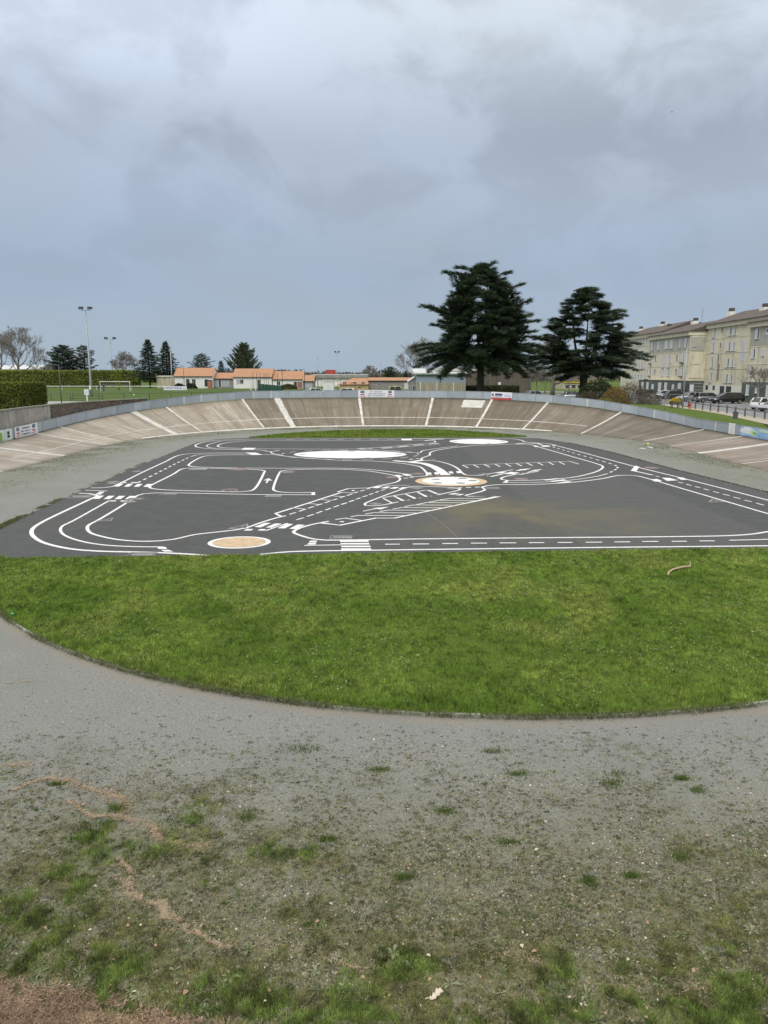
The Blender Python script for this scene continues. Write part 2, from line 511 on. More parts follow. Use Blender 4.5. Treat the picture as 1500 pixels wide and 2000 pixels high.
def mat_stonewall():
    m, t, b = new_mat('rubble_stone')
    p = pos(t)
    v = N(t, 'ShaderNodeTexVoronoi')
    v.inputs['Scale'].default_value = 3.6
    t.links.new(p, v.inputs['Vector'])
    c = mix_col(t, ramp(t, noise(t, p, 3.2, 5, 0.7), [(0.36, 0.0), (0.64, 1.0)]), (0.10, 0.085, 0.07), (0.27, 0.22, 0.165))
    c = mix_col(t, ramp(t, v.outputs['Distance'], [(0.25, 0.0), (0.55, 0.6)]), c, (0.07, 0.062, 0.055))
    c = mix_col(t, ramp(t, noise(t, p, 0.8, 4, 0.6), [(0.5, 0.0), (0.7, 0.6)]), c, (0.22, 0.105, 0.06))
    setc(t, b.inputs['Base Color'], c)
    b.inputs['Roughness'].default_value = 0.95
    bump(t, b, v.outputs['Distance'], 0.9, 0.08)
    return m


mat_stonewall()


def panel_mat():
    m, t, b = new_mat('barrier_panel')
    oi = N(t, 'ShaderNodeObjectInfo')
    p = pos(t)
    n = noise(t, scaled(t, p, (1.1, 1.1, 0.5)), 1.0, 5, 0.6)
    c = mix_col(t, oi.outputs['Random'], (0.34, 0.385, 0.43), (0.46, 0.51, 0.55))
    c = mix_col(t, ramp(t, n, [(0.42, 0.0), (0.7, 0.5)]), c, (0.30, 0.335, 0.365))
    setc(t, b.inputs['Base Color'], c)
    b.inputs['Roughness'].default_value = 0.5
    b.inputs['Metallic'].default_value = 0.15
    return m


panel_mat()


def car_paint(name, c, metal=0.4):
    if name in MATS:
        return MATS[name]
    m, t, b = new_mat(name)
    n = noise(t, pos(t), 2.0, 3)
    setc(t, b.inputs['Base Color'], mix_col(t, ramp(t, n, [(0.3, 0.0), (0.7, 0.25)]), c, tuple(v * 0.7 + 0.004 for v in c)))
    b.inputs['Roughness'].default_value = 0.28
    b.inputs['Metallic'].default_value = metal
    b.inputs['Coat Weight'].default_value = 0.6
    return m


# ------------------------------------------------------------------ mesh builders
class MB:
    def __init__(s):
        s.v, s.f = [], []

    def add(s, vs, fs):
        o = len(s.v)
        s.v += [tuple(p) for p in vs]
        s.f += [tuple(i + o for i in f) for f in fs]
        return s

    def box(s, c, d, rz=0.0):
        hx, hy, hz = d[0] / 2, d[1] / 2, d[2] / 2
        ca, sa = math.cos(rz), math.sin(rz)
        vs = []
        for z in (-hz, hz):
            for x, y in ((-hx, -hy), (hx, -hy), (hx, hy), (-hx, hy)):
                vs.append((c[0] + x * ca - y * sa, c[1] + x * sa + y * ca, c[2] + z))
        return s.add(vs, [(3, 2, 1, 0), (4, 5, 6, 7), (0, 1, 5, 4), (1, 2, 6, 5), (2, 3, 7, 6), (3, 0, 4, 7)])

    def box2(s, a, b):
        return s.box([(a[i] + b[i]) / 2 for i in range(3)], [abs(b[i] - a[i]) for i in range(3)])

    def tube(s, pts, rad, n=6, cap=True):
        pts = [Vector(p) for p in pts]
        if isinstance(rad, (int, float)):
            rad = [rad] * len(pts)
        rings, prev = [], None
        for i, p in enumerate(pts):
            d = (pts[min(i + 1, len(pts) - 1)] - pts[max(i - 1, 0)])
            d = d.normalized() if d.length > 1e-9 else Vector((0, 0, 1))
            a = Vector((0, 0, 1)) if abs(d.z) < 0.9 else Vector((1, 0, 0))
            if prev is not None and prev.cross(d).length > 0.05:
                a = prev
            e1 = d.cross(a).normalized()
            e2 = d.cross(e1).normalized()
            prev = a
            rings.append([p + (e1 * math.cos(2 * math.pi * k / n) + e2 * math.sin(2 * math.pi * k / n)) * rad[i] for k in range(n)])
        vs = [q for r in rings for q in r]
        fs = []
        for i in range(len(rings) - 1):
            for k in range(n):
                fs.append((i * n + k, i * n + (k + 1) % n, (i + 1) * n + (k + 1) % n, (i + 1) * n + k))
        if cap:
            fs.append(tuple(range(n - 1, -1, -1)))
            fs.append(tuple((len(rings) - 1) * n + k for k in range(n)))
        return s.add(vs, fs)

    def cyl(s, c, r, h, n=16, r2=None):
        return s.tube([c, (c[0], c[1], c[2] + h)], [r, r if r2 is None else r2], n)

    def poly(s, pts, up=0.0):
        """flat polygon; up > 0 gives it a thickness downwards"""
        n = len(pts)
        if not up:
            return s.add(pts, [tuple(range(n))])
        lo = [(p[0], p[1], p[2] - up) for p in pts]
        fs = [tuple(range(n)), tuple(range(2 * n - 1, n - 1, -1))]
        for i in range(n):
            j = (i + 1) % n
            fs.append((j, i, n + i, n + j))
        return s.add(list(pts) + lo, fs)

    def prism_y(s, prof, y0, y1):
        """profile in (x, z) extruded along y"""
        n = len(prof)
        vs = [(x, y0, z) for x, z in prof] + [(x, y1, z) for x, z in prof]
        fs = [tuple(range(n)), tuple(range(2 * n - 1, n - 1, -1))]
        for i in range(n):
            j = (i + 1) % n
            fs.append((j, i, n + i, n + j))
        return s.add(vs, fs)

    def prism_x(s, prof, x0, x1):
        """profile in (y, z) extruded along x"""
        n = len(prof)
        vs = [(x0, y, z) for y, z in prof] + [(x1, y, z) for y, z in prof]
        fs = [tuple(range(n - 1, -1, -1)), tuple(range(n, 2 * n))]
        for i in range(n):
            j = (i + 1) % n
            fs.append((i, j, n + j, n + i))
        return s.add(vs, fs)

    def lathe(s, c, prof, n=16):
        vs = []
        for r, z in prof:
            for k in range(n):
                a = 2 * math.pi * k / n
                vs.append((c[0] + r * math.cos(a), c[1] + r * math.sin(a), c[2] + z))
        fs = []
        for i in range(len(prof) - 1):
            for k in range(n):
                fs.append((i * n + k, i * n + (k + 1) % n, (i + 1) * n + (k + 1) % n, (i + 1) * n + k))
        fs.append(tuple(range(n - 1, -1, -1)))
        fs.append(tuple((len(prof) - 1) * n + k for k in range(n)))
        return s.add(vs, fs)

    def mesh(s, name, smooth=False, fix=True):
        me = bpy.data.meshes.new(name)
        me.from_pydata(s.v, [], s.f)
        if fix:
            b = bmesh.new()
            b.from_mesh(me)
            bmesh.ops.recalc_face_normals(b, faces=b.faces)
            b.to_mesh(me)
            b.free()
        if smooth:
            me.polygons.foreach_set('use_smooth', [True] * len(me.polygons))
        me.update()
        return me


def link(name, me, mat, parent=None, world=False):
    if mat is not None and not len(me.materials):
        me.materials.append(MATS[mat])
    o = bpy.data.objects.new(name, me)
    COL.objects.link(o)
    if parent is not None:
        o.parent = parent
        if world:                     # vertices given in world space: undo the parent's place
            o.location = -Vector(parent.location)
    return o


def part(name, mb, mat, parent, world=True, smooth=False):
    return link(name, mb.mesh(name, smooth), mat, parent, world)


def subpart(name, mb, mat, parent, smooth=False):
    """child of a part whose vertices are world-space already (same local frame as the part)"""
    return link(name, mb.mesh(name, smooth), mat, parent, False)


def tag(o, label=None, cat=None, group=None, kind=None):
    if label:
        o['label'] = label
    if cat:
        o['category'] = cat
    if group:
        o['group'] = group
    if kind:
        o['kind'] = kind
    return o


def thing(name, label, cat, loc=(0, 0, 0), rz=0.0, group=None):
    o = bpy.data.objects.new(name, None)
    COL.objects.link(o)
    o.location = loc
    o.rotation_euler = (0, 0, rz)
    o.empty_display_size = 0.3
    return tag(o, label, cat, group)


def struct(name, mb, mat, label, smooth=False):
    o = link(name, mb.mesh(name, smooth), mat)
    return tag(o, label, name.replace('_', ' '), kind='structure')


def np_mesh(name, V, Fc, mat, cols=None, parent=None, smooth=False):
    """V (n,3); Fc (m,3) triangles; cols (n,3)"""
    me = bpy.data.meshes.new(name)
    V = np.asarray(V, dtype=np.float32)
    Fc = np.asarray(Fc, dtype=np.int32)
    n, m = len(V), len(Fc)
    me.vertices.add(n)
    me.vertices.foreach_set('co', V.ravel())
    me.loops.add(3 * m)
    me.loops.foreach_set('vertex_index', Fc.ravel())
    me.polygons.add(m)
    me.polygons.foreach_set('loop_start', np.arange(0, 3 * m, 3, dtype=np.int32))
    if cols is not None:
        a = me.attributes.new('col', 'FLOAT_COLOR', 'POINT')
        c4 = np.ones((n, 4), dtype=np.float32)
        c4[:, :3] = cols
        a.data.foreach_set('color', c4.ravel())
    me.update(calc_edges=True)
    return link(name, me, mat, parent, parent is not None)


def catmull(pts, step=0.35, closed=False):
    P = [Vector(p) for p in pts]
    out = []
    n = len(P)
    for i in range(n if closed else n - 1):
        p1, p2 = P[i], P[(i + 1) % n]
        p0 = P[i - 1] if (closed or i > 0) else p1 + (p1 - p2)
        p3 = P[(i + 2) % n] if (closed or i + 2 < n) else p2 + (p2 - p1)
        L = (p2 - p1).length
        if L < 1e-6:
            continue
        # centripetal
        t0 = 0.0
        t1 = t0 + max((p1 - p0).length, 1e-4) ** 0.5
        t2 = t1 + L ** 0.5
        t3 = t2 + max((p3 - p2).length, 1e-4) ** 0.5
        k = max(1, int(L / step))
        for j in range(k):
            t = t1 + (t2 - t1) * j / k
            a1 = (t1 - t) / (t1 - t0) * p0 + (t - t0) / (t1 - t0) * p1
            a2 = (t2 - t) / (t2 - t1) * p1 + (t - t1) / (t2 - t1) * p2
            a3 = (t3 - t) / (t3 - t2) * p2 + (t - t2) / (t3 - t2) * p3
            b1 = (t2 - t) / (t2 - t0) * a1 + (t - t0) / (t2 - t0) * a2
            b2 = (t3 - t) / (t3 - t1) * a2 + (t - t1) / (t3 - t1) * a3
            out.append((t2 - t) / (t2 - t1) * b1 + (t - t1) / (t2 - t1) * b2)
    if not closed:
        out.append(P[-1])
    return out


# =================================================================== THE SETTING
ground_mb = MB().poly([(-4000, -4000, 0), (4000, -4000, 0), (4000, 8000, 0), (-4000, 8000, 0)])
ground = struct('ground', ground_mb, 'gravel', 'grey gravel floor of the sunken velodrome with sparse weeds')

# ---- velodrome plan: two straights joined by a half circle; s measured along the foot of the banking
TCX, TCY, TR = 0.2, 67.0, 25.75
Y0 = 6.0             # near ends of the straights
LS = TCY - Y0
LA = math.pi * TR
LTOT = 2 * LS + LA


def plan(s, off):
    """point at arc position s, off metres outward of the foot line"""
    if s <= LS:
        return (TCX - TR - off, Y0 + s)
    if s >= LS + LA:
        return (TCX + TR + off, TCY - (s - LS - LA))
    a = (s - LS) / TR
    return (TCX - (TR + off) * math.cos(a), TCY + (TR + off) * math.sin(a))


HT = [(-90, 0.8), (-20, 0.85), (0, 1.0), (9, 1.34), (22, 1.98), (33, 2.51), (47, 3.12), (58, 3.42), (75, 3.42), (90, 3.38),
      (105, 3.38), (115, 3.27), (127, 3.06), (140, 2.56), (151, 1.93), (165, 1.12), (176, 0.95), (200, 0.95), (270, 0.95)]
HA = np.array([h[0] for h in HT], float)
HZ = np.array([h[1] for h in HT], float)
TW = 6.5             # banked width in plan
ZF = 0.06            # height of the foot


def top_z(s):
    return float(np.interp(math.degrees((s - LS) / TR), HA, HZ))


def bank(s, r):
    """point on the banked surface; r 0..TW; slightly dished"""
    x, y = plan(s, r)
    q = r / TW
    return Vector((x, y, ZF + (top_z(s) - ZF) * (0.86 * q + 0.14 * q * q)))


def s_of(px, py):
    p = G(px, py, ZF)
    if p.y <= TCY:
        return p.y - Y0 if p.x < 0 else LS + LA + (TCY - p.y)
    return LS + TR * math.atan2(p.y - TCY, -(p.x - TCX))


# radial strips (foot position, width)
STRIPS = [(s_of(109, 890), 0.75), (s_of(215, 869), 0.34), (s_of(223, 862.5), 0.30), (s_of(334, 848.6), 0.75), (s_of(384, 844), 0.34),
          (s_of(509, 836.5), 0.34), (s_of(576, 836), 0.80), (s_of(711, 834), 0.42), (s_of(828, 835), 0.40), (s_of(917, 838), 0.40),
          (s_of(1005, 841), 0.34), (s_of(1104, 849), 0.34), (s_of(1240, 861.5), 0.34), (s_of(1296, 871), 0.30), (s_of(1344, 885), 0.95)]
s_end = STRIPS[-1][0]
STRIPS += [(s_end + 7.5, 0.3), (s_end + 15, 0.3), (s_end + 24, 0.75), (s_end + 33, 0.3)]
STRIPS = sorted([(9.0, 0.3), (18.0, 0.3), (27.0, 0.7), (36.0, 0.3), (43.5, 0.3)] + [t for t in STRIPS if t[0] < LTOT - 2])
track_root = thing('banked_track', 'old concrete banked cycling track curving round the far end', 'track', (TCX, TCY, 0))
track_root['kind'] = 'structure'
edges = [0.0] + [s for s, w in STRIPS] + [LTOT]
rnd = random.Random(3)


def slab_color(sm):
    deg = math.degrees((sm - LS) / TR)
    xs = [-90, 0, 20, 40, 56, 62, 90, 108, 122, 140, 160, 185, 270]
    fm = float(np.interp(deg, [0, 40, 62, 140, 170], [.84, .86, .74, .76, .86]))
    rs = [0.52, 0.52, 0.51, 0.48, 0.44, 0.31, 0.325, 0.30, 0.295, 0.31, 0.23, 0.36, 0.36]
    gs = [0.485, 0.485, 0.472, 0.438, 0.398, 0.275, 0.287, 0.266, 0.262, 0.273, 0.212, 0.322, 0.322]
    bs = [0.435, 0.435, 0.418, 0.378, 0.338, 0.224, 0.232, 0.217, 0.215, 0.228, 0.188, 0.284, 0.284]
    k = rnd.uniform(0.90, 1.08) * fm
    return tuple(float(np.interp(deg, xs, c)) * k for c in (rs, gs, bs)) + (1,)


for i in range(len(edges) - 1):
    a, b = edges[i] + (0.012 if i else 0), edges[i + 1] - 0.012
    k = max(3, int((b - a) / 0.7))
    mr = 9
    vs, uvs, fs = [], [], []
    for j in range(k + 1):
        s = a + (b - a) * j / k
        for r in range(mr + 1):
            p = bank(s, TW * r / mr)
            vs.append(p)
            uvs.append((s, TW * r / mr))
    for j in range(k):
        for r in range(mr):
            q = j * (mr + 1) + r
            fs.append((q, q + mr + 1, q + mr + 2, q + 1))
    # skirt down to the ground on the outside and a small lip at the foot
    o = len(vs)
    for j in range(k + 1):
        s = a + (b - a) * j / k
        x, y = plan(s, TW + 0.02)
        vs.append(Vector((x, y, -0.3)))
        uvs.append((s, TW + 2))
        x, y = plan(s, -0.02)
        vs.append(Vector((x, y, -0.2)))
        uvs.append((s, -0.2))
    for j in range(k):
        t0, t1 = j * (mr + 1) + mr, (j + 1) * (mr + 1) + mr
        fs.append((t0, t1, o + 2 * j + 2, o + 2 * j))
        f0, f1 = j * (mr + 1), (j + 1) * (mr + 1)
        fs.append((f1, f0, o + 2 * j + 1, o + 2 * j + 3))
    me = bpy.data.meshes.new('track_slab')
    me.from_pydata([tuple(v) for v in vs], [], fs)
    uvl = me.uv_layers.new(name='UVMap')
    for lp in me.loops:
        uvl.data[lp.index].uv = uvs[lp.vertex_index]
    me.polygons.foreach_set('use_smooth', [True] * len(me.polygons))
    ob = link('track_slab', me, 'track_concrete', track_root, True)
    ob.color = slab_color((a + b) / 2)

for s, w in STRIPS:
    mb = MB()
    vs = []
    for r in range(13):
        rr = TW * r / 12
        ww = w * (0.42 if w > 0.6 else 0.33) * (1 + 0.10 * math.sin(r * 1.7 + s))
        for sg in (-1, 1):
            p = bank(s + sg * ww, rr)
            vs.append((p.x, p.y, p.z + 0.008))
    mb.add(vs, [(2 * r, 2 * r + 2, 2 * r + 3, 2 * r + 1) for r in range(12)])
    part('joint_strip', mb, 'strip_concrete' if w > 0.6 else 'line_white_old', track_root)


def long_line(r, w, name, mat, s0=0.0, s1=LTOT, dz=0.012, gap=None):
    mb = MB()
    k = int((s1 - s0) / 0.8)
    vs = []
    for j in range(k + 1):
        s = s0 + (s1 - s0) * j / k
        for rr in (r - w / 2, r + w / 2):
            p = bank(s, max(0, rr))
            vs.append((p.x, p.y, p.z + dz))
    mb.add(vs, [(2 * j, 2 * j + 2, 2 * j + 3, 2 * j + 1) for j in range(k)])
    return part(name, mb, mat, track_root)


long_line(2.15, 0.10, 'lap_line', 'line_white_old', LS - 12, LS + LA * 0.80)
long_line(0.14, 0.26, 'foot_line', 'line_white_old', LS + 8, LS + LA * 0.76)
# a paler repair patch near the rim
sp = s_of(890, 837)
pv = []
for ss, rr in ((sp - 1.0, 4.6), (sp + 1.3, 4.6), (sp + 1.3, 6.2), (sp - 1.0, 6.2)):
    p = bank(ss, rr)
    pv.append((p.x, p.y, p.z + 0.01))
part('repair_patch', MB().add(pv, [(0, 1, 2, 3)]), 'strip_concrete', track_root)

# ---- outer ground: swept outward from the rim, level ZO
offs = [TW + 0.16, TW + 1.3, TW + 5.5, 20, 45, 120, 400, 3500]
vs, fs = [], []
ks = 120
# extend behind the camera as well
svals = [-60.0, -30.0] + [LTOT * j / ks for j in range(ks + 1)] + [LTOT + 30, LTOT + 60]
for s in svals:
    right = s > LS + LA * 0.80
    rim = top_z(min(max(s, 0), LTOT)) + 0.95
    for j, of in enumerate(offs):
        x, y = plan(s, of)
        z = ZO
        if j == 0:
            z = min(ZO, rim - 0.22)
        elif j == 1:
            z = ZO
        vs.append((x, y, z))
    # skirt
    x, y = plan(s, TW + 0.10)
    vs.append((x, y, -0.1))
m = len(offs) + 1
for i in range(len(svals) - 1):
    for j in range(len(offs) - 1):
        q = i * m + j
        fs.append((q, q + m, q + m + 1, q + 1))
    fs.append((i * m + m - 1, (i + 1) * m + m - 1, (i + 1) * m, i * m))
og = struct('outer_ground', MB().add(vs, fs), 'outer_grass', 'grassed town ground around the sunken velodrome')

# ---- asphalt pad
PAD = [(0, 1030), (150, 962.5), (250, 919), (340, 882), (385, 864), (430, 857.5), (480, 855.5), (640, 855.3), (860, 854.8),
       (1000, 854.3), (1055, 856.5), (1100, 863), (1200, 885), (1320, 918), (1500, 962)]
pad = [G(*p) for p in PAD]
d0 = (pad[0] - pad[2]).normalized()
ZA = 0.012
nl = pad[0] + d0 * ((pad[0].y - 25.55) / -d0.y)
nr = Vector((22.75, 27.85, 0))
near_y = lambda x: 26.57 + 0.0557 * x
outline = [Vector((nl.x, near_y(nl.x), 0))] + pad + [Vector((nr.x, near_y(nr.x), 0))]
rj = random.Random(5)
dense = []
for i in range(len(outline)):
    a, b = outline[i], outline[(i + 1) % len(outline)]
    k = max(1, int((b - a).length / 0.5))
    for j in range(k):
        p = a.lerp(b, j / k)
        dense.append((p.x + rj.uniform(-.05, .05), p.y + rj.uniform(-.05, .05), ZA))
asphalt = struct('asphalt', MB().poly(dense, 0.012), 'asphalt', 'dark asphalt pad painted with a miniature road circuit')
ZM = ZA + 0.004

# ---- painted markings (children of the asphalt)


def zl(o, s, pts):                    # enlarged view -> photo pixel
    return [(o[0] + x / s, o[1] + y / s) for x, y in pts]


oA, oB, oC, oD, oE, oF, oG, oH, oI = ((20, 900), (340, 840), (380, 960), (600, 900), (600, 845), (800, 845), (860, 900), (1000, 850), (1200, 880))
kA, kB, kC, kD, kE, kF, kG, kH, kI = 4.6875, 5.0, 4.6875, 5.0, 5.769, 5.769, 5.357, 5.769, 5.0
NM = [0]


def zm():
    NM[0] += 1
    return ZM + (NM[0] % 9) * 0.0007


def ribbon(px, w=0.14, smooth=True, closed=False, name='painted_line', mat='white_road_paint', ground_pts=False):
    P = [Vector(p) if ground_pts else G(*p) for p in px]
    Q = catmull(P, 0.3, closed) if smooth else P
    z = zm()
    vs = []
    n = len(Q)
    for i in range(n):
        a = Q[i - 1] if (closed or i > 0) else Q[i]
        b = Q[(i + 1) % n] if (closed or i < n - 1) else Q[i]
        t = (b - a)
        t.z = 0
        if t.length < 1e-6:
            t = Vector((1, 0, 0))
        t.normalize()
        nn = Vector((-t.y, t.x, 0)) * (w / 2)
        if not smooth and 0 < i < n - 1:      # mitre
            t1, t2 = (Q[i] - a).normalized(), (b - Q[i]).normalized()
            c = max(0.45, math.sqrt(max(0, (1 + t1.dot(t2)) / 2)))
            nn = nn / c
        vs += [(Q[i].x + nn.x, Q[i].y + nn.y, z), (Q[i].x - nn.x, Q[i].y - nn.y, z)]
    fs = [(2 * i, 2 * i + 1, 2 * i + 3, 2 * i + 2) for i in range(n - 1)]
    if closed:
        fs.append((2 * n - 2, 2 * n - 1, 1, 0))
    return link(name, MB().add(vs, fs).mesh(name), mat, asphalt)


def patch(px, name='painted_block', mat='white_road_paint', dz=0.0):
    z = zm() + dz
    P = [G(*p) for p in px]
    return link(name, MB().poly([(p.x, p.y, z) for p in P]).mesh(name), mat, asphalt)


def dashes(segs, w=0.11):
    for a, b in segs:
        ribbon([a, b], w, False, name='dash')


def dash_along(px, dl, gl, w=0.11, closed=False, ground_pts=False):
    P = [Vector(p) if ground_pts else G(*p) for p in px]
    Q = catmull(P, 0.08, closed)
    if closed:
        Q.append(Q[0])
    run, cur, on = 0.0, [Q[0]], True
    for i in range(1, len(Q)):
        run += (Q[i] - Q[i - 1]).length
        if on:
            cur.append(Q[i])
        if run > (dl if on else gl):
            if on and len(cur) > 1:
                ribbon(cur[::3] + ([cur[-1]] if (len(cur) - 1) % 3 else []), w, False, name='dash', ground_pts=True)
            on = not on
            cur = [Q[i]]
            run = 0.0


def disc(c, rx, ry, name, mat, dz=0.0, n=48, rot=0.0):
    z = zm() + dz
    vs = []
    for k in range(n):
        a = 2 * math.pi * k / n
        x, y = rx * math.cos(a), ry * math.sin(a)
        vs.append((c[0] + x * math.cos(rot) - y * math.sin(rot), c[1] + x * math.sin(rot) + y * math.cos(rot), z))
    return link(name, MB().poly(vs).mesh(name), mat, asphalt)


# left side: outer edge, centre line, inner edge
ribbon([(500, 884.5), (420, 885), (370, 886.5), (352, 889), (335, 895.5), (327, 900), (280, 922), (233, 945), (218, 951), (201, 953), (178, 953.3)])
ribbon([(154, 964), (173.6, 964.6), (184, 966.5), (190, 968.7), (178, 974.7), (84, 1019.5), (65, 1032), (61.6, 1041), (66, 1049), (84, 1060), (110, 1067.5),
        (148, 1074), (201, 1077.5), (255, 1078.8), (306, 1080), (340, 1081.5), (380, 1083.7), (408, 1086)], 0.17)
ribbon([(213, 978.5), (139.5, 1019.5), (122, 1028), (118, 1035.5), (124.5, 1045), (144, 1053.6), (173.6, 1061), (212, 1066), (265, 1068.5), (318.7, 1069)], 0.12)
ribbon([(615, 967), (500, 966.4), (400, 964.4), (340, 963.2), (297, 963.6), (280, 965), (269.6, 968), (254.7, 978), (190.7, 1017), (173.6, 1026), (170.4, 1033),
        (178, 1042), (201, 1049), (233, 1055), (276, 1058), (314, 1057), (340, 1054), (380, 1045), (422.7, 1040), (465, 1035), (480, 1032), (508, 1022),
        (544, 1011), (558, 1008)])
patch(zl(oA, kA, [(1345, 795), (1420, 792), (1437, 811), (1360, 812)]))
patch(zl(oA, kA, [(1380, 821), (1450, 819), (1492, 836), (1412, 836)]))
ribbon([(549, 1009.5), (538, 1003.7), (600, 984), (666, 962.6)], 0.15, False)
ribbon([(659, 961.6), (680, 955), (720, 953.6)], 0.13, False)
ribbon([(718, 954), (746, 948), (772, 942.6), (780, 938.5), (781, 934.5), (774, 930), (746, 924.4), (720, 920.6), (680, 917.6), (630, 916.6), (620, 916.6), (560, 918.4), (550, 920.2),
        (546, 924), (534, 954), (535, 958), (544, 961), (560, 962.4), (613, 962.4)])
ribbon([(612, 961.9), (612, 967.3)], 0.2, False)
ribbon([(340, 925.6), (354, 917), (364, 915), (400, 915), (460, 916), (510, 918.4), (517, 920), (516, 923), (496, 956), (488, 959.4), (470, 961), (400, 959.6),
        (340, 958), (306, 956), (293, 953.3), (294, 949), (304, 943.7)], 0.15, True, True)
ribbon([(368, 909), (394, 893), (406, 890.4), (440, 889), (510, 888.6), (530, 888), (560, 891.6), (600, 895), (669, 899.6), (730, 901), (759.5, 903), (787, 905.7),
        (816.6, 911), (823.6, 914), (834, 929), (830.6, 930), (808, 931.3), (790.6, 926.5), (747, 920), (704, 916.4), (652, 914.7), (600, 914.9), (560, 914.9),
        (488, 914.6), (424, 913.6), (380, 912), (370, 910.3)], 0.15, True, True)
dash_along([(268.5, 943.7), (304, 926), (340, 907.5), (372, 892.4)], 0.62, 0.62, 0.13)
ribbon([(372, 892.4), (390, 888.3), (430, 887), (478, 887)], 0.11)
for k in range(4):
    patch(zl(oA, kA, [(990 + 88 * k, 212 + k), (1037 + 88 * k, 212 + k), (1000 + 88 * k, 238 + k), (953 + 88 * k, 238 + k)]), 'zebra_stripe')
    patch(zl(oA, kA, [(802 + 97 * k, 322 + k), (860 + 97 * k, 322 + k), (815 + 97 * k, 352 + k), (758 + 97 * k, 352 + k)]), 'zebra_stripe')
for q in ([(1010, 198), (1068, 198), (1060, 206), (1002, 206)], [(1110, 199), (1168, 199), (1160, 207), (1102, 207)],
          [(918, 366), (972, 366), (966, 375), (910, 375)], [(1016, 366), (1080, 366), (1072, 375), (1008, 375)],
          [(815, 285), (865, 285), (850, 297), (798, 297)], [(795, 300), (845, 300), (830, 312), (778, 312)]):
    patch(zl(oA, kA, q))
ribbon(zl(oA, kA, [(685, 272), (890, 278)]), 0.12, False)
patch(zl(oB, kB, [(685, 175), (800, 176), (775, 192), (655, 192)]))
patch(zl(oB, kB, [(690, 222), (800, 222), (860, 243), (760, 243)]))
# arrow on the left street
ar = zl(oB, kB, [(925, 472), (960, 497), (925, 494), (910, 520), (893, 520), (908, 494), (872, 495)])
patch(ar, 'painted_arrow')
# top loop
ribbon([(862, 857.2), (700, 857.4), (520, 857.8), (480, 858.4), (430, 860), (400, 863.6), (385, 868), (381.6, 871.6), (388, 874.4), (410, 876.8), (430, 878), (470, 878.7),
        (510, 879.6), (528, 882.4), (545, 880)], 0.15)
ribbon([(480, 860), (440, 861), (416, 866), (404, 870.4), (410, 874.4), (430, 876.6), (472, 877.4)], 0.11)
ribbon([(640, 860.6), (500, 860.6), (460, 863), (436, 866.4), (425, 871), (432, 874), (460, 875.6), (496, 876.6), (600, 877.3), (693, 877.0), (747, 873.6),
        (816.6, 867.5), (848, 864.4), (848.7, 861.5), (842, 860.4), (773, 860.2)], 0.14, True, True)
dash_along([(560, 858.9), (780, 858.8)], 0.7, 0.9, 0.12)
patch([(783, 857.2), (803, 857.2), (805, 860.4), (785, 860.4)])
ribbon([(704, 877.4), (747, 879.7), (816.6, 884.5), (826, 880.5), (852, 876.5), (895, 871)], 0.13)
ribbon([(747, 877), (816.6, 871), (860, 868.4)], 0.11)
dash_along([(700, 876), (747, 875.3), (816, 869.5), (858, 866)], 1.2, 0.7, 0.3)
ribbon([(1008, 867.5), (973, 869), (926.5, 870.6), (904, 872.7), (869, 877), (845, 882), (839, 886), (840, 889), (823.4, 896), (828, 899.6), (852, 901), (873, 905.7), (886.6, 911), (897, 918),
        (904, 925), (912.6, 928.5), (936.5, 929.2)], 0.15)
ribbon([(936, 929.2), (1002, 918)], 0.13, False)
ribbon([(800, 903), (826, 905.5), (843, 910.5), (856, 917), (866, 924.5), (870, 927.5)], 0.62, name='painted_band')
patch(zl(oF, kF, [(340, 481), (365, 462), (415, 462), (475, 480)]))
for q in ([(195, 452), (240, 452), (250, 475), (200, 475)], [(275, 450), (322, 450), (332, 473), (283, 473)], [(440, 440), (482, 440), (497, 463), (450, 463)], [(522, 437), (562, 437), (580, 459), (535, 460)]):
    patch(zl(oF, kF, q), 'zebra_stripe')
dashes([(zl(oF, kF, [(215, 489)])[0], zl(oF, kF, [(258, 489)])[0]), (zl(oF, kF, [(298, 485)])[0], zl(oF, kF, [(335, 485)])[0])])
ribbon([(768, 900.2), (800, 902.4), (826, 899)], 0.5, name='painted_band')
dashes([((800, 898), (806, 896.7)), ((812, 896.2), (820, 895.8)), ((786, 928.6), (793, 928.0)), ((796, 927.2), (805, 926.6)), ((788, 934.6), (797, 934.2)), ((800, 933.2), (808, 932.6))], 0.2)
patch(zl(oE, kE, [(985, 480), (1040, 480), (1080, 497), (1030, 499)]))
patch(zl(oE, kE, [(1070, 467), (1130, 467), (1165, 490), (1110, 490)]))
# big white oval, far white disc, roundabout, near tan disc
pL, pR = G(573, 888.5), G(794.5, 890)
oc = ((pL.x + pR.x) / 2, (G(690, 880.6).y + G(690, 895.6).y) / 2)
orx, ory = (pR.x - pL.x) / 2, (G(690, 880.6).y - G(690, 895.6).y) / 2
disc(oc, orx, ory, 'painted_island', 'white_road_paint', n=64, rot=-0.03)
for dx, dy in ((-0.85, 0.0), (0.86, 0.05), (0.0, 0.88), (0.32, -0.9)):
    disc((oc[0] + orx * dx, oc[1] + ory * dy - 0.1), 0.32, 0.22, 'grey_spot', 'spot_grey', 0.006, 20)
el = [(oc[0] + (orx + 1.0) * math.cos(a), oc[1] + (ory + 0.85) * math.sin(a) - 0.02 * math.cos(a), 0) for a in np.linspace(0, 2 * math.pi, 40, endpoint=False)]
dash_along(el, 0.75, 0.75, 0.11, True, True)
ribbon([(528, 882.6), (534, 886.6), (548, 888.6)], 0.13)
fc = G(935, 862.6)
disc((fc.x, fc.y), 2.85, 2.7, 'painted_island', 'white_road_paint', n=56)
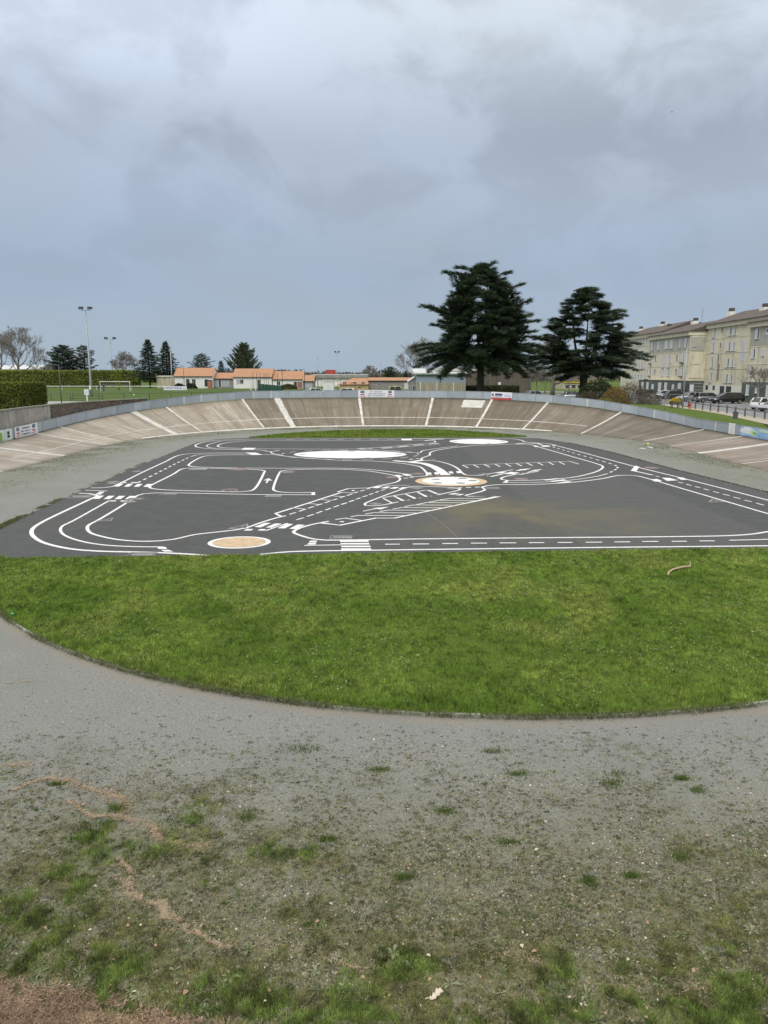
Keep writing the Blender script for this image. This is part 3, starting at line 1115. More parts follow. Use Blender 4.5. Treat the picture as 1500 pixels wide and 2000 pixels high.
for dx, dy in ((-0.85, -0.1), (0.85, 0.1), (0.25, -0.85)):
    disc((fc.x + 2.8 * dx, fc.y + 2.6 * dy), 0.28, 0.22, 'grey_spot', 'spot_grey', 0.006, 20)
ribbon([(800, 856.6), (869, 856.7), (930, 856.5), (973, 856.4), (999, 857.2), (1016.6, 859.7), (1027, 863.5), (1034.7, 864), (1069, 866.5), (1086.6, 870.8), (1120, 879.3),
        (1241, 911.8), (1320, 931.2), (1400, 951.5), (1500, 977.4), (1600, 1003)], 0.15)
rc = G(881, 940.3)
disc((rc.x, rc.y), 2.2, 2.05, 'roundabout_ring', 'tan_ring', n=56)
disc((rc.x, rc.y + 0.1), 1.76, 1.72, 'painted_island', 'white_road_paint', 0.006, n=56)
for px, py in zl(oF, kF, [(295, 530), (595, 521), (710, 545), (575, 573), (315, 571)]):
    q = G(px, py)
    disc((q.x, q.y), 0.28, 0.22, 'grey_spot', 'spot_grey', 0.012, 20)
nc = G(467.5, 1059.8)
disc((nc.x, nc.y), 1.22, 1.06, 'roundabout_ring', 'white_road_paint', n=56)
disc((nc.x, nc.y), 1.04, 0.90, 'painted_island', 'tan_paint', 0.006, n=56)
# right side roads
ribbon([(1007, 868), (1034.7, 868.7), (1052, 873.4), (1110, 890), (1166, 906.3), (1176.7, 910.6), (1177.6, 913), (1169.8, 919.3), (1152.5, 925.4), (1121, 932.3), (1093, 935.3),
        (1028, 938.8), (994, 938.9), (981, 937.2), (978.5, 935), (985, 931.7), (1009, 927), (1052, 921)], 0.15)
dash_along([(1071, 870.8), (1130, 888), (1190.6, 905.5), (1203, 910), (1206, 915), (1199, 919.3), (1189, 924.5)], 0.6, 0.55, 0.13)
ribbon([(1187, 925.4), (1164.6, 931), (1107, 938.9), (1050, 942.3), (1000, 943.2), (990, 942.4)], 0.11)
ribbon([(1340, 957), (1256, 932.6), (1240, 929.4), (1212, 928.8), (1173, 935.8), (1119.6, 942.2), (1060, 946), (1022, 947), (972, 947.2), (949.6, 949.5), (941, 952), (947.7, 956),
        (942, 959.7), (910, 967.6)], 0.15)
ribbon([(908, 968), (916, 970), (974, 970), (900, 985.6), (770, 1012.6), (734, 1012.6), (664, 1026.4), (624, 1021.6), (642, 1019)], 0.14, False)
ribbon([(1339, 956.8), (1420, 980.5), (1500, 1004), (1545, 1017), (1557, 1023), (1550, 1029), (1530, 1034), (1500, 1039), (1468, 1044), (1420, 1047), (1300, 1049),
        (1130, 1050.5), (960, 1052), (850, 1053), (730, 1054.7), (664, 1055.8), (636, 1055.8), (614.7, 1053.9), (593, 1048.5), (575, 1042), (573, 1039), (585, 1032.5), (610, 1025), (642, 1018.7)], 0.15)
ribbon([(508, 1083.7), (529, 1081.6), (563.5, 1078.6), (614.7, 1077), (770, 1075), (960, 1072.5), (1230, 1069.5), (1500, 1066.8), (1600, 1065)], 0.15)
dashes([(a, b) for a, b in zip(zl(oI, kI, [(400, 250), (620, 310), (700, 330), (785, 352), (870, 376), (965, 402), (1060, 428), (1162, 457), (1270, 487), (1385, 517)]),
                               zl(oI, kI, [(440, 260), (670, 322), (750, 345), (838, 366), (925, 390), (1025, 417), (1125, 443), (1230, 473), (1340, 503), (1460, 537)]))])
dashes([((1515, 992), (1532, 996.5))])
for x0, x1, y in ((752, 781, 1064), (806, 838, 1063.2), (864, 894.7, 1062.4), (920, 951, 1061.7), (976, 1008, 1061.2), (1033, 1063, 1060.8), (1089, 1118, 1060.5),
                  (1144, 1176, 1060), (1200, 1231, 1059.4), (1254, 1286, 1058.6), (1312, 1341, 1058), (1366, 1396, 1057.2)):
    ribbon([(x0, y), (x1, y - 0.2)], 0.12, False, name='dash')
ribbon([(1424, 1056), (1500, 1054), (1570, 1050)], 0.11)
patch(zl(oI, kI, [(203, 150), (243, 160), (213, 207), (158, 200)]))
ribbon(zl(oI, kI, [(200, 203), (375, 242)]), 0.2, False)
patch(zl(oI, kI, [(607, 268), (665, 265), (722, 286), (660, 290)]))
patch(zl(oI, kI, [(462, 268), (535, 270), (625, 293), (515, 299)]))
patch(zl(oI, kI, [(352, 285), (418, 280), (467, 301), (398, 306)]))
# zebra across the lower street
for a, b, c, d in ((330, 550, 182, 195), (335, 555, 202, 214), (340, 565, 223, 235), (340, 570, 244, 257)):
    patch([(580 + a / 3.947, 1010 + c / 3.947), (580 + b / 3.947, 1010 + c / 3.947), (580 + (b + 4) / 3.947, 1010 + d / 3.947), (580 + (a + 3) / 3.947, 1010 + d / 3.947)], 'zebra_stripe')
for q in ([(98, 185), (155, 185), (150, 197), (95, 197)], [(92, 201), (150, 201), (142, 215), (78, 215)]):
    patch([(580 + x / 3.947, 1010 + y / 3.947) for x, y in q])
ribbon([(594.5, 1066.2), (666, 1065.0)], 0.11, False)
# diagonal street
dashes([(zl(oC, kC, [a])[0], zl(oC, kC, [b])[0]) for a, b in (((935, 262), (1000, 243)), ((1030, 232), (1090, 212)), ((1115, 203), (1170, 183)), ((1197, 173), (1247, 155)),
                                                              ((1272, 146), (1322, 130)), ((1345, 122), (1392, 107)), ((1412, 98), (1458, 84)))])
dashes([(zl(oD, kD, [a])[0], zl(oD, kD, [b])[0]) for a, b in (((335, 428), (385, 412)), ((405, 405), (455, 388)), ((475, 380), (522, 365)), ((540, 357), (588, 342)),
                                                              ((605, 335), (645, 321)), ((665, 313), (700, 300)), ((722, 293), (760, 283)))])
dashes([(zl(oC, kC, [a])[0], zl(oC, kC, [b])[0]) for a, b in (((780, 238), (835, 224)), ((870, 212), (928, 195)), ((958, 185), (1020, 163)), ((1040, 157), (1090, 140)), ((1112, 132), (1170, 115)),
                                                              ((1190, 108), (1240, 92)), ((1262, 84), (1308, 70)), ((1330, 60), (1375, 45)), ((1395, 40), (1440, 25)))])
dashes([(zl(oD, kD, [a])[0], zl(oD, kD, [b])[0]) for a, b in (((325, 362), (365, 350)), ((390, 342), (440, 325)), ((455, 318), (500, 305)), ((520, 300), (560, 288)), ((580, 280), (615, 268)))])
for a, b in (((900, 152), (1015, 165)), ((1040, 113), (1140, 122)), ((1160, 77), (1260, 83)), ((1260, 42), (1360, 50)), ((1345, 10), (1450, 15))):
    ribbon(zl(oC, kC, [a, b]), 0.1, False, name='parking_line')
for a, b in (((330, 310), (470, 318)),):
    ribbon(zl(oD, kD, [a, b]), 0.1, False, name='parking_line')
patch(zl(oD, kD, [(430, 292), (455, 288), (470, 295), (445, 299)]))
for q in ([(545, 328), (640, 290), (700, 292), (605, 332)], [(650, 333), (740, 296), (800, 298), (705, 336)], [(760, 340), (845, 298), (905, 302), (825, 342)], [(865, 346), (945, 306), (1010, 310), (925, 348)]):
    patch(zl(oC, kC, q), 'zebra_stripe')
ribbon(zl(oC, kC, [(650, 362), (850, 293)]), 0.1, False)
for q in ([(448, 361), (475, 347), (540, 347), (515, 361)], [(575, 360), (600, 347), (655, 348), (638, 361)]):
    patch(zl(oC, kC, q))
for k in range(4):
    patch(zl(oD, kD, [(632 + 84 * k, 268 + 3 * k), (682 + 84 * k, 252 + 3 * k), (735 + 84 * k, 253 + 3 * k), (690 + 84 * k, 270 + 3 * k)]), 'zebra_stripe')
ribbon([(746, 949.5), (780, 948.4), (800, 948.5)], 0.1)
# traffic island with angled bays
ribbon([(854, 967.4), (896, 958), (899, 955.6), (890, 953.6), (860, 951.8), (808, 950.4), (800, 951.6), (716, 982.5), (712, 985), (714, 988), (740, 988), (778, 981)], 0.13)
ribbon(zl(oD, kD, [(740, 362), (1150, 290), (1180, 289), (1270, 325), (1300, 321)]), 0.11, False)
for q in ([(740, 368), (830, 415)], [(845, 345), (940, 393), (1003, 384)], [(960, 328), (1060, 373), (1107, 364)], [(1075, 308), (1170, 355), (1217, 347)]):
    ribbon(zl(oD, kD, q), 0.11, False, name='parking_line')
ribbon(zl(oD, kD, [(545, 496), (690, 466)]), 0.1, False)
patch(zl(oD, kD, [(640, 466), (803, 452), (715, 479)]), 'painted_arrow')
for q in ([(1375, 330), (1440, 318), (1490, 320), (1425, 334)], [(1440, 338), (1500, 327), (1540, 330), (1490, 341)]):
    patch(zl(oD, kD, q), 'zebra_stripe')
dashes([(zl(oF, kF, [(635, 620)])[0], zl(oF, kF, [(692, 620)])[0]), (zl(oF, kF, [(735, 617)])[0], zl(oF, kF, [(790, 616)])[0]), (zl(oF, kF, [(540, 625)])[0], zl(oF, kF, [(592, 624)])[0])], 0.2)
for q in ([(425, 550), (500, 537), (955, 538)], [(565, 523), (650, 510), (1070, 513)], [(705, 500), (790, 485), (1200, 487)], [(835, 475), (920, 460), (1310, 463)], [(950, 452), (1040, 435), (1410, 437)],
          [(1070, 432), (1165, 412), (1535, 414)], [(1185, 407), (1280, 390), (1640, 392)], [(1295, 385), (1400, 370), (1740, 371)]):
    ribbon(zl(oD, kD, q), 0.11, False, name='parking_line')
ribbon(zl(oD, kD, [(275, 578), (370, 563), (540, 587)]), 0.11, False, name='parking_line')
patch(zl(oD, kD, [(305, 598), (330, 594), (365, 592), (350, 604)]))
# comb of bays on the right
ribbon(zl(oG, kG, [(228, 48), (1350, 8)]), 0.11, False, name='parking_line')
for k in range(11):
    x, y = 232 + 112 * k, 48 - 4 * k
    ribbon(zl(oG, kG, [(x, y), (x + (60 if k < 10 else 97), y + (29 if k < 10 else 29))]), 0.11, False, name='parking_line')
for q in ([(780, 110), (835, 92), (950, 82), (890, 100)], [(905, 122), (985, 98), (1072, 90), (1020, 106)]):
    patch(zl(oG, kG, q), 'painted_arrow')
for q in ([(578, 131), (640, 116), (700, 116), (640, 134)], [(655, 139), (735, 118), (830, 127), (765, 144)], [(785, 148), (870, 129), (935, 130), (860, 146)]):
    patch(zl(oG, kG, q))
ribbon(zl(oG, kG, [(485, 160), (525, 168), (690, 132)]), 0.13, False)
for q in ([(1075, 201), (1220, 186), (1252, 192), (1110, 208)], [(1140, 216), (1290, 198), (1332, 207), (1180, 223)], [(1208, 236), (1330, 217), (1392, 225), (1280, 238)]):
    patch(zl(oG, kG, q), 'zebra_stripe')
patch(zl(oG, kG, [(650, 233), (690, 207), (715, 207), (700, 233)]))
patch([(1042, 871.4), (1050, 871.4), (1053, 873.4), (1045, 873.4)])
patch([(1056, 870.6), (1070, 870.0), (1074, 872.6), (1060, 873.0)])
patch([(1078, 868.6), (1085, 868.6), (1088, 871.4), (1080, 871.4)])
ribbon([(1008, 867.2), (1030, 865.8), (1048, 866.6), (1058, 868.8)], 0.34, name='painted_band')
ribbon([(830, 861), (850, 858.6), (868, 857.6)], 0.3, name='painted_band')


def sign_mark(px, py, w, kind):
    """faded picture of a road sign painted flat beside a lane"""
    c = G(px, py)
    s = w / 2
    z = zm()

    def q(pts, mat, dz, name):
        link(name, MB().poly([(c.x + x * s, c.y + y * s * 1.35, z + dz) for x, y in pts]).mesh(name), mat, asphalt)
    if kind == 'tri':
        q([(-1, -1), (1, -1), (0.5, 0.75)], 'faded_paint', 0, 'painted_sign')
        q([(-0.55, -0.75), (0.70, -0.75), (0.42, 0.35)], 'asphalt', 0.005, 'sign_face')
        q([(0.1, -0.7), (0.3, -0.7), (0.42, 0.1), (0.3, 0.1)], 'faded_paint', 0.009, 'sign_symbol')
    elif kind == 'round':
        q([(math.cos(a), 0.9 * math.sin(a)) for a in np.linspace(0, 6.1, 22)], 'faded_red', 0, 'painted_sign')
        q([(0.65 * math.cos(a), 0.55 * math.sin(a)) for a in np.linspace(0, 6.1, 22)], 'asphalt', 0.005, 'sign_face')
        q([(-0.3, -0.15), (0.4, -0.15), (0.4, 0.15), (-0.3, 0.15)], 'faded_paint', 0.009, 'sign_symbol')
    elif kind == 'red':
        q([(math.cos(a), 0.8 * math.sin(a)) for a in np.linspace(0, 6.1, 22)], 'faded_red', 0, 'painted_sign')
        q([(-0.7, -0.12), (0.7, -0.12), (0.7, 0.14), (-0.7, 0.14)], 'faded_paint', 0.005, 'sign_symbol')
    elif kind == 'board':
        q([(-1, -0.6), (1, -0.6), (1, 0.6), (-1, 0.6)], 'faded_paint', 0, 'painted_sign')
        q([(-0.92, -0.4), (0.92, -0.4), (0.92, 0.4), (-0.92, 0.4)], 'asphalt', 0.005, 'sign_face')
        q([(-0.7, -0.2), (0.9, -0.3), (0.9, 0.3), (-0.7, 0.2)], 'faded_paint', 0.009, 'sign_symbol')
    elif kind == 'diamond':
        q([(-1, 0), (0.1, -0.8), (1, 0), (-0.1, 0.8)], 'faded_paint', 0, 'painted_sign')
        q([(-0.5, 0), (0.1, -0.4), (0.55, 0), (-0.05, 0.4)], 'spot_grey', 0.005, 'sign_face')
    elif kind == 'blue':
        q([(-1, -0.5), (1, -0.5), (1, 0.5), (-1, 0.5)], 'faded_blue', 0, 'painted_sign')
        q([(-1, -0.7), (-0.86, -0.7), (-0.80, 0.6), (-0.95, 0.6)], 'faded_paint', 0.005, 'sign_symbol')
        q([(0.86, -0.7), (1.0, -0.7), (1.05, 0.6), (0.9, 0.6)], 'faded_paint', 0.005, 'sign_symbol')


for px, py, w, k in ((209, 1014.5, 0.72, 'tri'), (252, 980.5, 0.9, 'diamond'), (265, 975, 0.8, 'board'), (222, 942, 0.9, 'diamond'), (219, 945.5, 0.7, 'board'),
                     (268, 921, 0.8, 'diamond'), (157, 970.5, 1.2, 'board'), (470, 1027.5, 0.95, 'tri'), (666, 1050.5, 0.9, 'board'), (276, 1084.3, 1.0, 'board'),
                     (449, 957.7, 0.95, 'round'), (468, 916.6, 1.3, 'red'), (561, 922.5, 1.0, 'red'), (330, 965.5, 0.9, 'board'), (534, 969.3, 0.85, 'blue'), (734, 984.5, 0.7, 'diamond'),
                     (765, 932.5, 0.8, 'red'), (817, 925.6, 0.8, 'red'), (814, 953.5, 0.9, 'diamond'), (882, 954.8, 0.7, 'diamond'), (961, 954, 0.9, 'board'), (1018, 936, 0.9, 'red'),
                     (1390, 977.5, 0.95, 'tri'), (842, 897.5, 0.8, 'tri'), (941, 925.5, 0.9, 'tri'), (388, 916.7, 1.2, 'blue'), (1272, 914, 1.0, 'red')):
    sign_mark(px, py, w, k)
# a dark repair seam across the pad
ribbon([(836, 1004), (868, 1027), (893, 1050)], 0.025, name='crack', mat='spot_grey')

# ---- near lawn (disc segment) and far strip of grass
LCX, LCY, LR = 2.95, 30.8, 17.5
def lawn_end(sgn):
    a = 0.0
    for k in range(400):                       # where the arc meets the pad's near edge
        a = k * 0.002
        x, y = LCX + sgn * LR * math.cos(a), LCY - LR * math.sin(a)
        if y < near_y(x) - 0.03:
            return a
    return a


aL, aR = lawn_end(-1), lawn_end(1)
pts = []
for k in range(81):
    a = math.pi + aL + (math.pi - aL - aR) * k / 80
    pts.append((LCX + LR * math.cos(a), LCY + LR * math.sin(a), 0.02))
lawn = struct('lawn', MB().poly(pts, 0.03), 'lawn_soil', 'round-ended green lawn in front of the asphalt pad')
FG = [(486, 855.0), (520, 850.5), (560, 846.5), (650, 841.5), (750, 838.8), (830, 838.8), (920, 843), (1000, 849), (1030, 853.2), (980, 854.0), (860, 854.5), (640, 855.0)]
far_pts = catmull([G(*p) for p in FG], 1.0, True)
struct('far_lawn', MB().poly([(p.x, p.y, 0.022) for p in far_pts], 0.02), 'lawn_soil', 'strip of grass between asphalt pad and far banking')

# kerb edging stones round the lawn
kerb = thing('kerb', 'row of small concrete edging stones round the lawn', 'kerb', (LCX, LCY - LR, 0))
kerb['kind'] = 'structure'
stone = MB().box((0, 0, 0.02), (0.96, 0.065, 0.15)).mesh('edging_stone')
rk = random.Random(11)
na = int((math.pi - aL - aR) * LR / 1.0)
for k in range(na):
    a = math.pi + aL + (math.pi - aL - aR) * (k + 0.5) / na
    o = link('edging_stone', stone, 'kerb_concrete', kerb)
    x, y = LCX + (LR + 0.03) * math.cos(a), LCY + (LR + 0.03) * math.sin(a)
    o.location = Vector((x, y, rk.uniform(-0.045, -0.02))) - Vector(kerb.location)
    o.rotation_euler = (rk.uniform(-.05, .05), rk.uniform(-.012, .012), a + math.pi / 2 + rk.uniform(-.012, .012))

# =================================================================== BARRIER round the rim
RIM_OFF = TW + 0.06
barrier = thing('track_barrier', 'low grey metal panel barrier along the rim of the banked track', 'barrier', (TCX, TCY, 0))
PW = 1.85
PH = 0.93
npan = int(LTOT / PW)
PAN = []


def rim_pt(s, dz=0.0, off=RIM_OFF):
    x, y = plan(s, off)
    return Vector((x, y, top_z(s) + dz))


def rim_sheet(s0, s1, z0, z1, off, thick=0.03, n=3):
    """thin upright sheet following the rim between s0 and s1, heights z0..z1 over the track edge"""
    vs, fs = [], []
    for j in range(n + 1):
        s = s0 + (s1 - s0) * j / n
        for o2, zz_ in ((off, z0), (off, z1), (off + thick, z1), (off + thick, z0)):
            p = rim_pt(s, zz_, o2)
            vs.append(p)
    for j in range(n):
        for k in range(4):
            a, b = 4 * j + k, 4 * j + (k + 1) % 4
            fs.append((a, b, b + 4, a + 4))
    fs += [(3, 2, 1, 0), (4 * n, 4 * n + 1, 4 * n + 2, 4 * n + 3)]
    return MB().add(vs, fs)


rb = random.Random(21)
for i in range(npan):
    s0, s1 = i * LTOT / npan + 0.02, (i + 1) * LTOT / npan - 0.02
    o = part('barrier_panel', rim_sheet(s0, s1, 0.03, PH + rb.uniform(-0.015, 0.015), RIM_OFF + rb.uniform(0, 0.012)), 'barrier_panel', barrier)
    if i % 2 == 0:
        p = rim_pt(i * LTOT / npan, 0, RIM_OFF + 0.06)
        part('barrier_post', MB().box((p.x, p.y, p.z + 0.46), (0.06, 0.06, 1.0)), 'galvanised', barrier)
    if rb.random() < 0.16:
        part('joint_cover', rim_sheet(s0 - 0.09, s0 + 0.09, 0.03, PH - 0.02, RIM_OFF - 0.016, 0.012, 1), 'pale_metal', barrier)
kk = 0
for a, b in zip(np.linspace(0, LTOT, 13)[:-1], np.linspace(0, LTOT, 13)[1:]):
    part('top_rail', rim_sheet(a, b, PH - 0.01, PH + 0.035, RIM_OFF - 0.012, 0.06, 14), 'galvanised', barrier)


def s_wall(px):
    """arc position where the view column px meets the barrier"""
    best, bs = 1e9, 0
    for k in range(2400):
        s = LTOT * k / 2400
        p = rim_pt(s, 0.5)
        if p.y < 5:
            continue
        # project
        dz = p.z - CAMH
        dep = p.y * cP - dz * sP
        x = 750 + F * p.x / dep
        if abs(x - px) < best:
            best, bs = abs(x - px), s
    return bs


def banner(name, label, px0, px1, z0, z1, base, bits):
    """flat printed board hung on the inner face of the barrier; bits in 0..1 board coordinates"""
    s0, s1 = s_wall(px0), s_wall(px1)
    sm = (s0 + s1) / 2
    p = rim_pt(sm, 0, RIM_OFF - 0.02)
    t = thing(name, label, 'banner', (p.x, p.y, p.z + z0))
    b = part('board', rim_sheet(s0, s1, z0, z1, RIM_OFF - 0.045, 0.015, 6), base, t)
    for u0, u1, v0, v1, mat, nm in bits:
        q = rim_sheet(s0 + (s1 - s0) * u0, s0 + (s1 - s0) * u1, z0 + (z1 - z0) * v0, z0 + (z1 - z0) * v1, RIM_OFF - 0.050, 0.004, 3)
        part(nm, q, mat, t)
    return t


def text_bits(u0, u1, rows, mat, rs):
    """rows of small word-sized strokes, too small to read in the photograph"""
    out = []
    r = random.Random(rs)
    for v0, v1, a, b in rows:
        u = a
        while u < b - 0.01:
            w = r.uniform(0.010, 0.016)
            if r.random() < 0.16:
                u += 0.012
                continue
            out.append((u, min(u + w * 0.62, b), v0, v1 - r.choice((0, 0, 0.02)), mat, 'lettering'))
            u += w
    return out


logo = lambda u, w: [(u, u + w, 0.58, 0.92, 'banner_blue', 'emblem'), (u, u + w, 0.30, 0.46, 'banner_red', 'emblem'), (u - w * 0.25, u + w * 1.25, 0.12, 0.19, 'banner_red', 'emblem')]
banner('white_banner', 'long white banner with two blue and red emblems on the far barrier', 700, 770.5, 0.05, 0.98, 'banner_white',
       logo(0.06, 0.11) + logo(0.83, 0.10) + text_bits(0, 1, [(0.70, 0.86, 0.33, 0.68), (0.42, 0.58, 0.26, 0.75), (0.14, 0.30, 0.27, 0.74)], 'banner_text', 1))
banner('white_banner', 'white lettered banner with two red emblems below the concrete wall', 28, 72, 0.02, 0.98, 'banner_white',
       logo(0.08, 0.13) + logo(0.80, 0.12) + text_bits(0, 1, [(0.70, 0.86, 0.34, 0.72), (0.42, 0.58, 0.29, 0.76), (0.14, 0.30, 0.29, 0.76)], 'banner_text', 2))
banner('pale_banner', 'small pale board with a green emblem beside the lettered banner', 8, 22.5, 0.0, 0.92, 'banner_white',
       [(0.12, 0.78, 0.12, 0.9, 'mural_mint', 'printed_panel'), (0.36, 0.62, 0.52, 0.78, 'shutter_grey', 'emblem'), (0.34, 0.66, 0.24, 0.44, 'banner_green', 'emblem')])
banner('green_banner', 'green and white board at the left edge of the barrier', -30, 7, 0.0, 0.92, 'banner_white',
       [(0.0, 0.90, 0.03, 0.80, 'banner_green', 'printed_panel')])
banner('red_banner', 'small white banner with red foot and navy panel on the far barrier', 960, 999.5, 0.0, 0.97, 'banner_white',
       [(0.0, 1.0, 0.0, 0.26, 'banner_red', 'printed_panel'), (0.18, 0.53, 0.52, 0.80, 'banner_navy', 'printed_panel'), (0.14, 0.52, 0.34, 0.42, 'banner_text', 'lettering'),
        (0.03, 0.12, 0.42, 0.78, 'banner_text', 'emblem'), (0.62, 0.92, 0.40, 0.70, 'lilac', 'printed_panel'), (0.84, 0.96, 0.10, 0.32, 'banner_navy', 'emblem')])
# white double post in the barrier on the right
sw = s_wall(1430.5)
p = rim_pt(sw)
t = thing('white_post', 'white painted double upright set in the barrier beside the mural', 'post', (p.x, p.y, p.z))
part('upright', rim_sheet(sw - 0.42, sw - 0.03, 0.02, 1.02, RIM_OFF - 0.05, 0.03, 2), 'white_enamel', t)
part('upright', rim_sheet(sw + 0.03, sw + 0.42, 0.02, 1.02, RIM_OFF - 0.05, 0.03, 2), 'white_enamel', t)
# mural on the right end of the barrier
s0, s1 = s_wall(1448), s_wall(1530)
p = rim_pt(s0)
t = thing('mural', 'blue, lilac and mint painted mural on the barrier at right edge', 'mural', (p.x, p.y, p.z))
part('painted_ground', rim_sheet(s0, s1, 0.03, 0.90, RIM_OFF - 0.03, 0.012, 6), 'mural_sky', t)


def blob(u, v, ru, rv, mat, k, n=18, wob=0.25, seed=0):
    r = random.Random(seed)
    vs = []
    for i in range(n):
        a = 2 * math.pi * i / n
        q = 1 + r.uniform(-wob, wob)
        s = s0 + (u + ru * q * math.cos(a)) * 12.0
        z = min(0.89, max(0.035, v + rv * q * math.sin(a)))
        pp = rim_pt(s, z, RIM_OFF - 0.034 - 0.003 * k)
        vs.append(pp)
    part('painted_shape', MB().add(vs, [tuple(range(n))]), mat, t)


for i, (u, v, ru, rv, mat, k) in enumerate(((0.10, 0.55, 0.10, 0.34, 'banner_white', 1), (0.18, 0.42, 0.06, 0.3, 'mural_mint', 2), (0.20, 0.42, 0.03, 0.12, 'banner_green', 3),
                                            (0.07, 0.17, 0.09, 0.10, 'mural_sky', 4), (0.36, 0.70, 0.10, 0.16, 'mural_mint', 5), (0.38, 0.32, 0.12, 0.14, 'mural_sky', 6),
                                            (0.50, 0.50, 0.06, 0.32, 'mural_blue', 7), (0.44, 0.62, 0.05, 0.08, 'mural_blue', 8), (0.46, 0.20, 0.05, 0.16, 'mural_blue', 9),
                                            (0.52, 0.60, 0.02, 0.20, 'mural_sky', 10), (0.62, 0.30, 0.07, 0.16, 'fibre_cement', 11), (0.70, 0.6, 0.08, 0.25, 'banner_white', 12), (0.8, 0.25, 0.1, 0.16, 'mural_blue', 13))):
    blob(u, v, ru, rv, mat, k, seed=i)

# ---- left walls behind the barrier
def wall_strip(name, label, cat, pa, pb, ztop_a, ztop_b, off, thick, mat, cap, n=10):
    s0, s1 = s_wall(pa), s_wall(pb)
    x, y = plan((s0 + s1) / 2, off)
    t = thing(name, label, cat, (x, y, ZO))
    for nm, oo, th, lo, hi_, mt in (('wall', off, thick, None, 0.0, mat), ('coping', off - 0.06, thick + 0.12, 0.0, 0.11, cap)):
        vs, fs = [], []
        for j in range(n + 1):
            s = s0 + (s1 - s0) * j / n
            zt = ztop_a + (ztop_b - ztop_a) * j / n
            for o2, z in ((oo, 0.2 if lo is None else zt + lo), (oo, zt + hi_), (oo + th, zt + hi_), (oo + th, 0.2 if lo is None else zt + lo)):
                xx, yy = plan(s, o2)
                vs.append((xx, yy, z))
        for j in range(n):
            for k in range(4):
                a, b = 4 * j + k, 4 * j + (k + 1) % 4
                fs.append((a, b, b + 4, a + 4))
        fs += [(3, 2, 1, 0), (4 * n, 4 * n + 1, 4 * n + 2, 4 * n + 3)]
        part(nm, MB().add(vs, fs), mt, t)
    return t


wall_strip('concrete_wall', 'grey concrete wall streaked with dark run-off below the clipped hedge', 'wall', -330, 105.5, 3.0, 3.50, TW + 0.36, 0.25, 'wall_concrete', 'kerb_concrete', 24)
wall_strip('stone_wall', 'dark rubble stone wall with concrete coping behind the barrier', 'wall', 106, 292, 3.52, 3.70, TW + 0.38, 0.4, 'rubble_stone', 'kerb_concrete', 16)

# =================================================================== LEAF / NEEDLE GEOMETRY
class Leaves:
    def __init__(s):
        s.V, s.F, s.C, s.n = [], [], [], 0

    def tris(s, A, B, C_, cols):
        k = len(A)
        V = np.empty((3 * k, 3), np.float32)
        V[0::3], V[1::3], V[2::3] = A, B, C_
        s.V.append(V)
        s.F.append(np.arange(3 * k).reshape(-1, 3) + s.n)
        s.C.append(np.repeat(cols, 3, axis=0))
        s.n += 3 * k

    def build(s, name, mat, parent=None):
        return np_mesh(name, np.concatenate(s.V), np.concatenate(s.F), mat, np.concatenate(s.C), parent)


def unit(a):
    return a / np.maximum(np.linalg.norm(a, axis=1, keepdims=True), 1e-9)


def var_cols(rs, n, c1, c2, jit=0.12):
    t = rs.rand(n, 1)
    c = np.array(c1) * (1 - t) + np.array(c2) * t
    return np.clip(c * (1 + rs.uniform(-jit, jit, (n, 1))), 0, 1)


def sprays(L, rs, P, D, length, width, c1, c2, k=3):
    """needle sprays: k slim triangles fanning from each point along D"""
    n = len(P)
    for j in range(k):
        d = unit(D + rs.normal(0, 0.38, (n, 3)) * np.array([1, 1, 0.55]))
        side = unit(np.cross(d, np.array([0, 0, 1.0]) + rs.normal(0, 0.35, (n, 3))))
        l = length * rs.uniform(0.6, 1.2, (n, 1))
        w = width * rs.uniform(0.7, 1.3, (n, 1))
        base = P + rs.normal(0, 0.06, (n, 3))
        L.tris(base - side * w * 0.5, base + side * w * 0.5, base + d * l, var_cols(rs, n, c1, c2, 0.2))


def cards(L, rs, P, size, c1, c2, k=1, flat=0.0):
    """small leaf triangles in random directions"""
    n = len(P)
    for j in range(k):
        a = unit(rs.normal(0, 1, (n, 3)))
        b = unit(np.cross(a, rs.normal(0, 1, (n, 3))))
        l = size * rs.uniform(0.6, 1.3, (n, 1))
        c = P + rs.normal(0, size * 0.3, (n, 3))
        L.tris(c - b * l * 0.42, c + b * l * 0.42, c + a * l, var_cols(rs, n, c1, c2, 0.2))


def interp_prof(prof, z):
    return np.interp(z, [p[0] for p in prof], [p[1] for p in prof])


CED1, CED2 = (0.045, 0.072, 0.046), (0.14, 0.185, 0.11)


